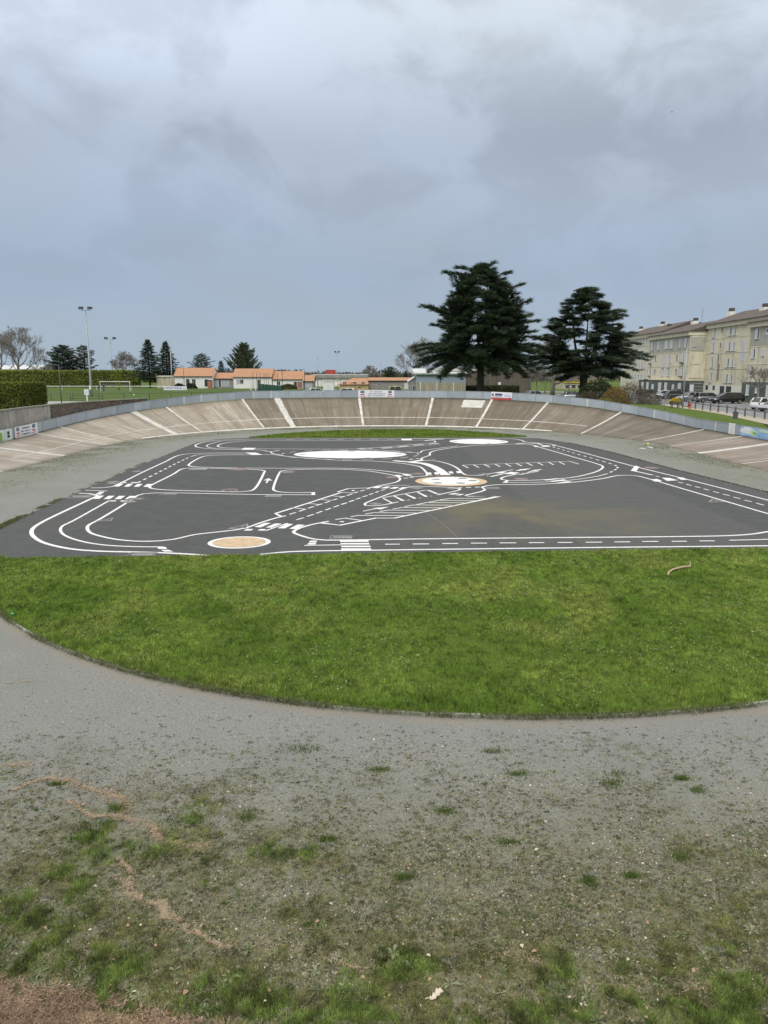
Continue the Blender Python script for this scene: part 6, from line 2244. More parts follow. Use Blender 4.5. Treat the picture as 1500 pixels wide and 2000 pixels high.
# set-back middle part
for z0, z1 in ((5.0, 6.5), (7.7, 9.2), (10.5, 12.0), (13.1, 14.5)):
    awin(XB, 1385.5, 1390.5, z0, z1, .7)
    part('spandrel', MB().box2((XB - .05, yy1(1391.2, XB), z0 - 1.05), (XB - .015, yy1(1385, XB), z0 - .1)), 'shutter_white', apt)
    awin(XB, 1416.5, 1421.5, z0, z1 - .1, .55)
    awin(XB, 1424.5, 1430, z0, z1 - .1, .7)
    part('infill', MB().box2((XB - .04, yy1(1435.5, XB), z0 - .3), (XB - .006, yy1(1412, XB), z0 - .12)), 'loggia_grey', apt)
for z0, z1, px in ((11.4, 12.0, 1402), (14.0, 14.5, 1403), (8.6, 9.9, 1400)):
    awin(XB, px - 1, px + 1.6, z0, z1, 0.0, 'door_dark')
part('shaft_strip', MB().box2((XB - .06, yy1(1448.5, XB), 8.6), (XB - .01, yy1(1445, XB), 12.0)), 'lilac', apt)
part('shaft_strip', MB().box2((XB - .06, yy1(1403.5, XB), 5.4), (XB - .01, yy1(1400, XB), 8.2)), 'render_grey', apt)
part('garage_wall', MB().box2((XB - .12, Y3f + .1, ZO - .1), (XB - .01, Y1n - .4, 4.5)), 'render_white', apt)
for a, b in ((1409, 1417.5), (1421, 1431)):
    part('garage_door', MB().box2((XB - .16, yy1(b, XB), ZO), (XB - .125, yy1(a, XB), 4.35)), 'door_dark', apt)
for a, b in ((1381, 1385.5), (1394.5, 1399)):
    part('cellar_window', MB().box2((XB - .16, yy1(b, XB), 3.6), (XB - .125, yy1(a, XB), 4.4)), 'glass_dark', apt)
# near part at the right edge
part('loggia', MB().box2((XF - .03, Y3n + .5, 10.75), (XF - .004, Y3f - .4, 13.5)), 'loggia_grey', apt)
for a, b, z0, z1, sh in ((1468, 1475.5, 11.8, 13.3, .6), (1464, 1471, 8.9, 10.3, .6), (1463.5, 1470, 6.2, 7.6, .7), (1484, 1488.5, 9.2, 10.1, .8), (1502, 1510, 11.8, 13.3, .6), (1502, 1510, 8.9, 10.3, .6), (1502, 1510, 6.2, 7.6, .5)):
    awin(XF - (.03 if z0 > 11 else 0), a, b, z0, z1, sh)
yr = yy1(1491.5, XF)
part('porthole', MB().tube([(XF - .10, yr, 12.7), (XF - .032, yr, 12.7)], 0.55, 18), 'frame_white', apt)
part('porthole_pane', MB().tube([(XF - .12, yr, 12.85), (XF - .101, yr, 12.85)], 0.26, 14), 'glass_dark', apt)
part('plinth', MB().box2((XF - .4, Y3n, ZO - .1), (XF - .06, Y3f + .3, 5.2)), 'plinth_green', apt)
for a, b, z0, z1 in ((1459.5, 1464.5, 3.2, 4.8), (1477.6, 1482.4, 3.6, 4.4), (1499, 1505, 3.2, 4.8)):
    awin(XF - .4, a, b, z0, z1, .8)
# far part seen beyond the cedar
for z0, z1 in ((5.0, 6.4), (7.7, 9.1), (10.4, 11.8), (13.0, 14.4)):
    for a, b in ((1238.5, 1241.5), (1244.5, 1247.5), (1250, 1253), (1256.5, 1259)):
        awin(XB, a, b, z0, z1, .6)
# chimneys
for px, py, X in ((1251, 645, 67), (1293, 636, 66.5), (1306, 641, 64.5), (1357, 630, 65.5), (1427, 612, 65.5), (1493, 604, 65)):
    q = onX(px, py, X)
    c = part('chimney', MB().box((X, q.y, q.z - 1.4), (1.0, 1.7, 3.4)), 'render_white', apt)
    subpart('chimney_cap', MB().box((X, q.y - .4, q.z + .62), (0.75, 0.9, 0.6)), 'brown_tiles', c)
    subpart('flue', MB().tube([(X, q.y + .65, q.z + .3), (X, q.y + .65, q.z + .95)], 0.14, 8), 'fibre_cement', c)
q = onX(1371, 622, 65.5)
an = part('antenna', MB().tube([(65.5, q.y, q.z - 2), (65.5, q.y, q.z + 1.9)], 0.05, 6), 'galvanised', apt)
for k in range(3):
    subpart('antenna_element', MB().tube([(65.5, q.y - .55, q.z + .6 + .55 * k), (65.5, q.y + .55, q.z + .6 + .55 * k)], 0.025, 5), 'galvanised', an)

# =================================================================== CARS
def car(label, loc, heading, paint, L_=4.2, Wd=1.75, H_=1.48, style='hatch', name='parked_car'):
    """x forward. body is a lofted shell, greenhouse a second loft"""
    t = thing(name, label, 'car', loc, math.radians(heading), 'parked cars')
    hl, w = L_ / 2, Wd / 2
    van = style in ('mpv', 'van')
    belt = H_ * (0.60 if van else 0.62)
    hood = H_ * (0.56 if van else 0.575)
    # stations: x, zlow, ztop, half width
    st = [(-hl, .34, belt * .80, w * .86), (-hl + .10, .25, belt * .97, w * .95), (-hl + .7, .22, belt, w), (-.2, .22, belt, w), (hl * .34, .22, belt * .99, w),
          (hl * .55, .22, hood * 1.02, w * .99), (hl - .45, .24, hood * .90, w * .96), (hl - .10, .27, hood * .76, w * .88), (hl, .33, hood * .60, w * .78)]
    vs, fs = [], []
    for x, z0, z1, ww in st:
        zm_ = z0 + (z1 - z0) * .55
        for y, z in ((-ww * .86, z0), (-ww, z0 + .10), (-ww, zm_), (-ww * .95, z1 - .03), (-ww * .80, z1), (ww * .80, z1), (ww * .95, z1 - .03), (ww, zm_), (ww, z0 + .10), (ww * .86, z0)):
            vs.append((x, y, z))
    m_ = 10
    for i in range(len(st) - 1):
        for k in range(m_):
            a, b = i * m_ + k, i * m_ + (k + 1) % m_
            fs.append((a, b, b + m_, a + m_))
    fs += [tuple(range(m_ - 1, -1, -1)), tuple(range((len(st) - 1) * m_, len(st) * m_))]
    body = part('body', MB().add(vs, fs), paint, t, False, True)
    # greenhouse
    rear = {'hatch': (-hl + .12, -hl + .55), 'mpv': (-hl + .10, -hl + .62), 'sedan': (-hl + .75, -hl + 1.25), 'van': (-hl + .05, -hl + .15), 'estate': (-hl + .08, -hl + .40)}[style]
    front = {'hatch': (hl * .50, hl * .10), 'mpv': (hl * .70, hl * .14), 'sedan': (hl * .42, hl * .05), 'van': (hl * .72, hl * .42), 'estate': (hl * .46, hl * .08)}[style]
    wr = w * .74
    bz, tz = belt - .04, H_ - .05
    gl = MB()
    B4 = [(rear[0], w * .90), (front[0], w * .86)]
    T4 = [(rear[1], wr), (front[1], wr)]
    q = [(B4[0][0], -B4[0][1], bz), (B4[1][0], -B4[1][1], bz), (B4[1][0], B4[1][1], bz), (B4[0][0], B4[0][1], bz),
         (T4[0][0], -T4[0][1], tz), (T4[1][0], -T4[1][1], tz), (T4[1][0], T4[1][1], tz), (T4[0][0], T4[0][1], tz)]
    gl.add(q, [(0, 1, 5, 4), (1, 2, 6, 5), (2, 3, 7, 6), (3, 0, 4, 7), (4, 5, 6, 7)])
    part('windows', gl, 'car_glass', t, False)
    # roof with rounded edge and pillars
    rf = MB()
    x0, x1 = T4[0][0] - .05, T4[1][0] + .06
    rv = []
    for x, dz, k in ((x0, -.03, .96), (x0 + .25, .03, 1.0), ((x0 + x1) / 2, .06, 1.0), (x1 - .3, .04, 1.0), (x1, -.02, .97)):
        rv += [(x, -wr * 1.05 * k, tz - .03 + dz * .3), (x, -wr * .8 * k, tz + dz), (x, wr * .8 * k, tz + dz), (x, wr * 1.05 * k, tz - .03 + dz * .3)]
    rfs = []
    for i in range(4):
        for k in range(3):
            rfs.append((i * 4 + k, i * 4 + k + 1, i * 4 + k + 5, i * 4 + k + 4))
    rf.add(rv, rfs)
    for sg in (-1, 1):
        for xb, xt, rr_ in ((B4[1][0], T4[1][0], .045), (B4[0][0], T4[0][0], .09 if style != 'sedan' else .06), ((B4[0][0] + B4[1][0]) / 2 - .1, (T4[0][0] + T4[1][0]) / 2 - .05, .04)):
            rf.tube([(xb, sg * w * .885, bz), (xt, sg * wr * 1.015, tz)], rr_, 5)
    part('roof', rf, paint, t, False, True)
    for sx in (-1, 1):
        for sy in (-1, 1):
            xw = hl * .62 * sx + (0.03 if sx > 0 else -.02)
            tire = part('wheel', MB().tube([(xw, sy * (w - .20), .315), (xw, sy * (w + .015), .315)], .315, 18), 'tyre', t, False)
            subpart('rim', MB().tube([(xw, sy * (w + .016), .315), (xw, sy * (w + .03), .315)], .20, 14), 'rim', tire)
    for sg in (-1, 1):
        part('headlight', MB().box((hl - .14, sg * w * .70, hood * .72), (.20, .34, .14)), 'head_lamp', t, False)
        part('tail_light', MB().box((-hl + .06, sg * w * .84, belt * (.82 if style in ('sedan', 'hatch') else .95)), (.10, .16, .22)), 'tail_lamp', t, False)
        part('mirror', MB().box((front[0] - .28, sg * (w + .07), belt + .05), (.14, .16, .12)), paint, t, False)
    part('number_plate', MB().box((-hl - .012, 0, .55), (.02, .5, .11)), 'banner_white', t, False)
    part('bumper', MB().box((hl - .03, 0, .40), (.14, w * 1.5, .16)), 'dark_metal', t, False)
    return t


car_paint('paint_black', (0.008, 0.008, 0.009), 0.0); car_paint('paint_silver', (0.42, 0.43, 0.45), 0.6); car_paint('paint_grey', (0.20, 0.205, 0.225), 0.6)
car_paint('paint_teal', (0.10, 0.17, 0.19), 0.5); car_paint('paint_white', (0.72, 0.73, 0.74), 0.0); car_paint('paint_dark', (0.05, 0.052, 0.056), 0.4); car_paint('paint_lime', (0.50, 0.52, 0.05), 0.0)


def gpos(px, py):
    p = G(px, py, ZO)
    return (p.x, p.y, ZO + 0.015)


def dpos(px, Y):
    p = onY(px, 760, Y)
    return (p.x, Y, ZO + 0.015)


car('black people carrier parked with its nose to the left', gpos(1419, 788.2), 187, 'paint_black', 4.75, 1.85, 1.64, 'mpv')
car('mid-grey saloon with its tail to the left behind the black people carrier', gpos(1385, 786), 4, 'paint_grey', 4.5, 1.78, 1.52, 'estate')
car('light silver hatchback nosing left beside the grey saloon', gpos(1346, 783.6), 196, 'paint_silver', 4.2, 1.75, 1.48, 'hatch')
car('teal estate car with red tail lamps behind the silver hatchback', gpos(1334, 776), 10, 'paint_teal', 4.5, 1.75, 1.55, 'estate')
car('white hatchback left of the teal estate', gpos(1294, 778.5), 175, 'paint_white', 4.0, 1.7, 1.45, 'hatch')
car('black hatchback squeezed between white hatchback and teal estate', gpos(1310, 779.5), 180, 'paint_dark', 3.9, 1.7, 1.5, 'hatch')
car('dark saloon half hidden behind the grey twiggy shrub', gpos(1268, 777.5), 8, 'paint_dark', 4.3, 1.75, 1.5, 'estate')
car('white hatchback with red tail lamp at the right edge', gpos(1497, 800), 18, 'paint_white', 4.0, 1.72, 1.47, 'hatch')
car('silver car cut by the right frame edge in front of the white hatchback', gpos(1516, 804.5), 200, 'paint_silver', 4.2, 1.75, 1.45, 'hatch')
car('pale car behind the rim right of the double-trunked tree', dpos(1121, 127), 8, 'paint_silver', 4.0, 1.72, 1.45, 'hatch')
car('white car behind the rim at the right end of the timber hall', dpos(1047, 131), 20, 'paint_white', 3.9, 1.7, 1.45, 'hatch')
car('white car behind the barrier left of the central banner', dpos(673, 154), 176, 'paint_white', 4.3, 1.75, 1.46, 'hatch')
car('white car behind the barrier left of the white kiosk', dpos(621, 158), 12, 'paint_white', 4.0, 1.7, 1.42, 'hatch')
car('lime yellow van behind the central banner', dpos(775, 145), 0, 'paint_lime', 2.9, 1.7, 2.0, 'van', 'yellow_van')

# ---- wooden post fence along the car park
t = thing('wooden_fence', 'low fence of dark wooden posts with half rails along the car park', 'fence', tuple(FX[5]))
for i, p in enumerate(FX):
    part('post', MB().tube([(p.x, p.y, ZO - .2), (p.x, p.y, ZO + .92)], [.085, .08], 7), 'timber_grey', t)
    if i:
        a = FX[i - 1]
        part('rail', MB().tube([(a.x, a.y, ZO + .72), (p.x, p.y, ZO + .70)], .05, 6), 'timber_grey', t)
# litter bin
p = G(1436, 818.0, ZO)
t = thing('litter_bin', 'dark grey square litter bin before the wooden fence', 'bin', (p.x, p.y, ZO))
part('bin_body', MB().add([(p.x + a * .15, p.y + b * .15, ZO) for a, b in ((-1, -1), (1, -1), (1, 1), (-1, 1))] + [(p.x + a * .19, p.y + b * .19, ZO + .62) for a, b in ((-1, -1), (1, -1), (1, 1), (-1, 1))],
                          [(3, 2, 1, 0), (4, 5, 6, 7), (0, 1, 5, 4), (1, 2, 6, 5), (2, 3, 7, 6), (3, 0, 4, 7)]), 'bin_grey', t)
part('bin_post', MB().box((p.x, p.y + .22, ZO + .5), (.06, .06, 1.05)), 'bin_grey', t)
part('rim', MB().box((p.x, p.y, ZO + .64), (.42, .42, .05)), 'dark_metal', t)
# hydrant
p = G(1346.5, 798.5, ZO)
t = thing('fire_hydrant', 'red fire hydrant at the foot of the tall street lamp', 'hydrant', (p.x, p.y, ZO))
part('barrel', MB().lathe((p.x, p.y, ZO), [(.17, 0), (.17, .06), (.11, .08), (.11, .5), (.16, .53), (.17, .6), (.12, .72), (.03, .77)], 12), 'hydrant_red', t, smooth=True)
for sg in (-1, 1):
    part('outlet', MB().tube([(p.x, p.y, ZO + .45), (p.x + sg * .22, p.y, ZO + .45)], .06, 8), 'hydrant_red', t)
# flower cart
p = G(1318, 796.5, ZO)
t = thing('flower_cart', 'wooden planter cart filled with yellow flowers on the grass', 'planter', (p.x, p.y, ZO))
part('trough', MB().add([(p.x + a * .55, p.y + b * .35, ZO + .42) for a, b in ((-1, -1), (1, -1), (1, 1), (-1, 1))] + [(p.x + a * .68, p.y + b * .45, ZO + .82) for a, b in ((-1, -1), (1, -1), (1, 1), (-1, 1))],
                        [(3, 2, 1, 0), (4, 5, 6, 7), (0, 1, 5, 4), (1, 2, 6, 5), (2, 3, 7, 6), (3, 0, 4, 7)]), 'timber_grey', t)
for sx in (-1, 1):
    for sy in (-1, 1):
        part('leg', MB().box((p.x + sx * .42, p.y + sy * .25, ZO + .21), (.09, .09, .44)), 'timber_grey', t)
part('handle', MB().tube([(p.x - .6, p.y, ZO + .7), (p.x - 1.15, p.y, ZO + .45)], .035, 6), 'timber_grey', t)
L = Leaves()
rs = np.random.RandomState(95)
d = unit(rs.normal(0, 1, (900, 3)))
d[:, 2] = np.abs(d[:, 2])
cards(L, rs, np.array([p.x, p.y, ZO + .80]) + d * np.array([.70, .45, .5]) * rs.uniform(.5, 1, (900, 1)), .09, (.50, .36, .02), (.62, .48, .05), 2)
L.build('flowers', 'leaf', t)

# =================================================================== SMALL THINGS ON THE INFIELD
p = G(1327, 1118)
q = [G(*a) for a in ((1305, 1127), (1306.5, 1122), (1312, 1119), (1322, 1116), (1335, 1113), (1345, 1110.8), (1348, 1109.5))]
t = thing('stick', 'crooked pale broken branch lying on the lawn', 'branch', (q[0].x, q[0].y, 0.02))
sp_ = [(a.x, a.y, .075 + (.03 if i in (2, 3, 4) else 0)) for i, a in enumerate(q)]
part('limb', MB().tube(catmull(sp_, .05), 0.034, 7), 'stick_wood', t, smooth=True)
part('twig', MB().tube([(q[-1].x, q[-1].y, .08), (q[-1].x + .02, q[-1].y + .1, .22)], [.022, .012], 6), 'stick_wood', t)
p = G(25, 1205.5)
cap_o = link('plastic_lid', MB().lathe((p.x, p.y, 0.075), [(.02, 0), (.05, .01), (.054, .03), (.035, .045), (.01, .05)], 14).mesh('plastic_lid', True), 'lime_plastic')
tag(cap_o, 'small bright green plastic lid on the lawn edging at left', 'lid')
p = G(1265.5, 868.5)
t = thing('yellow_cone', 'small yellow training cone at the foot of the right banking', 'cone', (p.x, p.y, 0))
part('cone', MB().lathe((p.x, p.y, 0.0), [(.13, 0), (.13, .02), (.10, .03), (.045, .20), (.02, .21)], 14), 'yellow_plastic', t, smooth=True)
for k, (a, b) in enumerate((((1250, 876.6), (1260, 877.4)), ((1265, 873.6), (1273.5, 876.2)))):
    u, v = G(*a), G(*b)
    m_ = (u + v) / 2
    o = link('white_board', MB().box((m_.x, m_.y, .05), ((v - u).length, .16, .06), math.atan2(v.y - u.y, v.x - u.x)).mesh('white_board'), 'white_enamel')
    tag(o, ('left one of two white boards lying on gravel near the yellow cone', 'right one of two white boards lying on gravel near the yellow cone')[k], 'board')
# white planks at the foot of the left banking
for k, (a, b) in enumerate((((268, 857.6), (283, 856.4)), ((283, 845.5), (305, 843.8)))):
    u, v = G(*a), G(*b)
    m_ = (u + v) / 2
    o = link('white_board', MB().box((m_.x, m_.y, .05), ((v - u).length, .14, .05), math.atan2(v.y - u.y, v.x - u.x)).mesh('white_board'), 'white_enamel')
    tag(o, ('white board lying on gravel near the left banking', 'white board lying at the very foot of the left banking')[k], 'board')
# bird high in the sky
q = ray(1312, 219) * 170 + Vector((0, 0, CAMH))
t = thing('bird', 'small dark bird flying alone in the cloudy sky at upper right', 'bird', tuple(q))
part('bird_body', MB().tube([q + Vector((-.16, 0, 0)), q + Vector((-.05, 0, .03)), q + Vector((.08, 0, .02)), q + Vector((.2, 0, 0))], [.015, .055, .05, .01], 7), 'bird_black', t)
for sg in (-1, 1):
    part('wing', MB().add([q + Vector((.07, 0, .04)), q + Vector((.10, sg * .18, .16)), q + Vector((-.02, sg * .38, .12)), q + Vector((-.06, sg * .16, .13)), q + Vector((-.08, 0, .04)),
                           q + Vector((.07, 0, .03)), q + Vector((.10, sg * .18, .15)), q + Vector((-.02, sg * .38, .11)), q + Vector((-.06, sg * .16, .12)), q + Vector((-.08, 0, .03))],
                          [(0, 1, 2, 3, 4), (9, 8, 7, 6, 5), (0, 5, 6, 1), (1, 6, 7, 2), (2, 7, 8, 3), (3, 8, 9, 4)]), 'bird_black', t)

# oak leaf in the foreground
p = G(852, 1950)
prof_o = [(-.11, .004), (-.095, .02), (-.075, .042), (-.055, .024), (-.03, .058), (-.005, .030), (.025, .066), (.05, .032), (.075, .048), (.095, .022), (.115, .004)]
o2 = prof_o + [(u, -w * (.9 if i % 2 else 1.05)) for i, (u, w) in reversed(list(enumerate(prof_o)))]
ca, sa = math.cos(.35), math.sin(.35)
lv = [(p.x + u * ca - w * sa, p.y + u * sa + w * ca, .04 + .5 * abs(w) + .03 * math.sin(u * 30)) for u, w in [(a_ * .75, b_ * .75) for a_, b_ in o2]]
spine = [(p.x + u * ca, p.y + u * sa, .038 + .03 * math.sin(u * 30)) for u, w in [(a_ * .75, b_ * .75) for a_, b_ in prof_o]]
t = thing('oak_leaf', 'large pale curled oak leaf on the grass at bottom centre', 'leaf', (p.x, p.y, 0.03))
n_o = len(prof_o)
fo = []
for i in range(n_o - 1):
    fo += [(i, i + 1, 2 * n_o + i + 1, 2 * n_o + i), (2 * n_o - 1 - i, 2 * n_o + i, 2 * n_o + i + 1, 2 * n_o - 2 - i)]
part('blade', MB().add(lv + spine, fo), 'oak_leaf', t)
part('stalk', MB().tube([(p.x - .078, p.y - .028, .04), (p.x - .12, p.y - .035, .03)], .005, 5), 'oak_leaf', t)

# fallen leaves: copies of two little curled leaves
def leaf_mesh(nm, l, w, mat):
    vs = [(-l / 2, 0, .004), (-l * .2, -w / 2, .014), (l * .15, -w / 2.1, .012), (l / 2, 0, .004), (l * .15, w / 2.1, .016), (-l * .2, w / 2, .012), (0, 0, .002)]
    me = MB().add(vs, [(0, 1, 6), (1, 2, 6), (2, 3, 6), (3, 4, 6), (4, 5, 6), (5, 0, 6)]).mesh(nm)
    me.materials.append(MATS[mat])
    return me


lm = [leaf_mesh('fallen_leaf', .075, .045, 'dry_leaf'), leaf_mesh('fallen_leaf', .062, .04, 'dry_leaf_pale'), leaf_mesh('fallen_leaf', .055, .05, 'dry_leaf')]
rr = random.Random(77)
LEAFPX = [(397, 1669), (160, 1575), (300, 1715), (185, 1735), (250, 1812), (275, 1810), (345, 1860), (395, 1812), (347, 1924), (80, 1961), (125, 1963), (130, 1985), (140, 1990), (216, 1968), (620, 1803), (646, 1769),
          (705, 1821), (678, 1847), (787, 1848), (840, 1916), (937, 1912), (527, 1938), (518, 1960), (800, 1738), (896, 1673), (1020, 1851), (1043, 1862), (1315, 1887), (1318, 1895), (1285, 1958), (1135, 1965), (1183, 1983),
          (1052, 1962), (1226, 1878), (1264, 1806), (1285, 1773), (1178, 1694), (1274, 1684), (1048, 1662), (1108, 1602)]
for i in range(45):
    LEAFPX.append((rr.uniform(5, 1495), 1500 + 498 * rr.random() ** 0.6))
for i, (px, py) in enumerate(LEAFPX):
    p = G(px, py)
    o = bpy.data.objects.new('fallen_leaf', lm[rr.randrange(3)])
    COL.objects.link(o)
    o.location = (p.x, p.y, .02)
    k = rr.uniform(.5, 1.1)
    o.scale = (k, k * rr.uniform(.6, 1.1), k * rr.uniform(.6, 2.2))
    o.rotation_euler = (rr.uniform(-.3, .3), rr.uniform(-.3, .3), rr.uniform(0, 6.28))
    tag(o, 'small dry fallen leaf lying among the sparse weeds in the foreground', 'leaf', 'dry leaves scattered over the foreground')

# =================================================================== GRASS, WEEDS, LITTER
def blades(L, rs, P, h, w, cols, lean=.5):
    """one slim triangle per blade"""
    n = len(P)
    a = rs.uniform(0, 2 * math.pi, n)
    side = np.stack([np.cos(a), np.sin(a), np.zeros(n)], 1)
    b = rs.uniform(0, 2 * math.pi, n)
    tip = np.stack([np.cos(b) * lean * rs.rand(n), np.sin(b) * lean * rs.rand(n), np.ones(n)], 1)
    L.tris(P - side * w[:, None] / 2, P + side * w[:, None] / 2, P + tip * h[:, None], cols)


def grass_cols(rs, P, seed, g1, g2, dry, scale=.6):
    n = len(P)
    q = fnoise(P[:, 0] * scale + 50, P[:, 1] * scale + 20, seed, 4)[:, None]
    t_ = np.clip((q - .3) / .4, 0, 1)
    c = np.array(g1) * (1 - t_) + np.array(g2) * t_
    y = np.clip((fnoise(P[:, 0] * .55 + 9, P[:, 1] * .55 + 90, seed + 9, 5)[:, None] - .50) / .14, 0, 1)
    y = y * (rs.rand(n, 1) < .55)
    c = c * (1 - y * .75) + np.array(dry) * y * .75
    m = .38 + 1.24 * fnoise(P[:, 0] * 5.5 + 31, P[:, 1] * 4.0 + 3, seed + 20, 4)[:, None]  # clump brightness painted into the blades; dark patches imitate shadow between tufts
    m2 = fnoise(P[:, 0] * 19 + 7, P[:, 1] * 13, seed + 30, 2)[:, None]
    m = np.clip(1 + (m - 1) * 1.25 + (m2 - .5) * 1.5, .3, 1.9)
    return np.clip(c * m * rs.uniform(.62, 1.38, (n, 1)), 0, 1)


rs = np.random.RandomState(123)
# near lawn
nL = 760000
x = rs.uniform(-14.6, 16.5, nL)
y = rs.uniform(13.2, 27.8, nL)
edge = LR - 0.05 + (fnoise(x * 2, y * 2, 400, 3) - .5) * .16
ok = ((x - LCX) ** 2 + (y - LCY) ** 2 < edge ** 2) & (y < 26.57 + .0557 * x - .02 + (fnoise(x * 1.7, y * 0 + 4, 401, 3) - .4) * .22) & (np.abs(x) < .56 * y + 1.2)
x, y = x[ok], y[ok]
n = len(x)
P = np.stack([x, y, np.full(n, .015)], 1)
cl = fnoise(x * 1.6, y * 1.6, 402, 4)
clump = fnoise(x * 4.2, y * 4.2, 404, 3)
h = (.030 + .075 * np.clip(cl - .25, 0, 1) + .16 * np.clip(clump - .48, 0, 1)) * rs.uniform(.6, 1.35, n)
edge_d = LR - np.sqrt((x - LCX) ** 2 + (y - LCY) ** 2)
h *= 1 + .6 * np.exp(-np.clip(edge_d, 0, 9) * 1.6)
L = Leaves()
blades(L, rs, P, h, rs.uniform(.009, .017, n), grass_cols(rs, P, 410, (.118, .200, .026), (.208, .298, .052), (.38, .39, .11)), .9)
tag(L.build('lawn_grass', 'grass_blade'), 'short green grass of the near lawn with yellowish patches', 'grass', kind='stuff')
# broad clover and plantain leaves
n = 20000
x, y = rs.uniform(-14, 16, n), rs.uniform(13.6, 27, n)
q = fnoise(x * .5 + 3, y * .5, 420, 4)
ok = ((x - LCX) ** 2 + (y - LCY) ** 2 < (LR - .2) ** 2) & (y < 26.4 + .0557 * x) & (q > .50) & (np.abs(x) < .56 * y + 1.2)
P = np.stack([x[ok], y[ok], np.full(ok.sum(), .05) + rs.uniform(0, .04, ok.sum())], 1)
L = Leaves()
cards(L, rs, P, .05, (.15, .23, .07), (.28, .35, .15), 1)
tag(L.build('lawn_clover', 'grass_blade'), 'pale clover and plantain leaves in the lawn', 'grass', kind='stuff')
# daisies
n = 300
x, y = rs.uniform(-12, 15, n), rs.uniform(13.8, 27, n)
q = fnoise(x * .4 + 30, y * .4, 430, 3)
ok = ((x - LCX) ** 2 + (y - LCY) ** 2 < (LR - .3) ** 2) & (y < 26.3 + .0557 * x) & (q > .52)
P = np.stack([x[ok], y[ok], np.full(ok.sum(), .095)], 1)
n = len(P)
L = Leaves()
for k in range(6):
    a0_, a1_ = k * math.pi / 3, (k + 1) * math.pi / 3
    r_ = rs.uniform(.010, .016, (n, 1))
    L.tris(P, P + np.array([[math.cos(a0_), math.sin(a0_), .1]]) * r_, P + np.array([[math.cos(a1_), math.sin(a1_), .1]]) * r_, np.tile([[.80, .80, .76]], (n, 1)))
tag(L.build('daisies', 'grass_blade'), 'tiny white daisies dotted over the lawn', 'flower', kind='stuff')
# far grass strip
n = 42000
x, y = rs.uniform(-15, 15.5, n), rs.uniform(76.2, 88.5, n)
fp = np.array([(p.x, p.y) for p in far_pts])
ins = np.zeros(n, bool)
j = len(fp) - 1
for i in range(len(fp)):
    c_ = ((fp[i, 1] > y) != (fp[j, 1] > y)) & (x < (fp[j, 0] - fp[i, 0]) * (y - fp[i, 1]) / (fp[j, 1] - fp[i, 1] + 1e-9) + fp[i, 0])
    ins ^= c_
    j = i
P = np.stack([x[ins], y[ins], np.full(ins.sum(), .02)], 1)
n = len(P)
L = Leaves()
blades(L, rs, P, rs.uniform(.06, .15, n), rs.uniform(.03, .06, n), grass_cols(rs, P, 440, (.10, .17, .018), (.17, .235, .035), (.26, .26, .07), .3), .9)
tag(L.build('far_grass', 'grass_blade'), 'short grass of the far strip before the banking', 'grass', kind='stuff')

# weeds along the foot of the banking and the pad's left edge, kerb moss
L = Leaves()
n = 60000
s_ = rs.uniform(0, LTOT, n)
of = -np.abs(rs.normal(0, 1.9, n)) - .05
of = np.where(of < -7, -rs.rand(n) * 6, of)
PXY = np.array([plan(a, b) for a, b in zip(s_, of)])
q = fnoise(PXY[:, 0] * .45 + 60, PXY[:, 1] * .45 + 60, 450, 4)
ok = q + rs.uniform(-.12, .12, n) > .5
P = np.concatenate([PXY[ok], np.full((ok.sum(), 1), .0)], 1)
m_ = len(P)
blades(L, rs, P, rs.uniform(.02, .07, m_), rs.uniform(.02, .045, m_), var_cols(rs, m_, (.085, .105, .03), (.17, .17, .075), .25), 1.2)
edge_px = [(-40, 1050), (0, 1030), (40, 1011), (90, 988), (150, 961), (220, 931), (300, 897)]
E_ = [G(*a) for a in edge_px]
for i in range(len(E_) - 1):
    k = 1500 if i < 2 else 700
    u = rs.rand(k)
    bx = E_[i].x + (E_[i + 1].x - E_[i].x) * u + rs.normal(0, .10, k)
    by = E_[i].y + (E_[i + 1].y - E_[i].y) * u + rs.normal(0, .10, k)
    q = fnoise(bx * 1.1 + 9, by * 1.1, 455, 3) + (.02 if i < 3 else -.02)
    o_ = q > .5
    P = np.stack([bx[o_], by[o_], np.full(o_.sum(), .01)], 1)
    blades(L, rs, P, rs.uniform(.03, .11, len(P)), rs.uniform(.02, .04, len(P)), var_cols(rs, len(P), (.10, .11, .05), (.18, .18, .08), .25), 1.0)
# right pad edge, thin
E2 = [G(*a) for a in ((1110, 865), (1200, 885), (1320, 918), (1500, 962), (1560, 976))]
for i in range(len(E2) - 1):
    k = 1300
    u = rs.rand(k)
    bx = E2[i].x + (E2[i + 1].x - E2[i].x) * u + rs.normal(0, .06, k)
    by = E2[i].y + (E2[i + 1].y - E2[i].y) * u + rs.normal(0, .06, k)
    P = np.stack([bx, by, np.full(k, .01)], 1)
    blades(L, rs, P, rs.uniform(.02, .07, k), rs.uniform(.02, .035, k), var_cols(rs, k, (.045, .05, .03), (.085, .085, .05), .25), 1.0)
tag(L.build('edge_weeds', 'grass_blade'), 'thin weeds along pad edge and foot of the banking', 'weeds', kind='stuff')
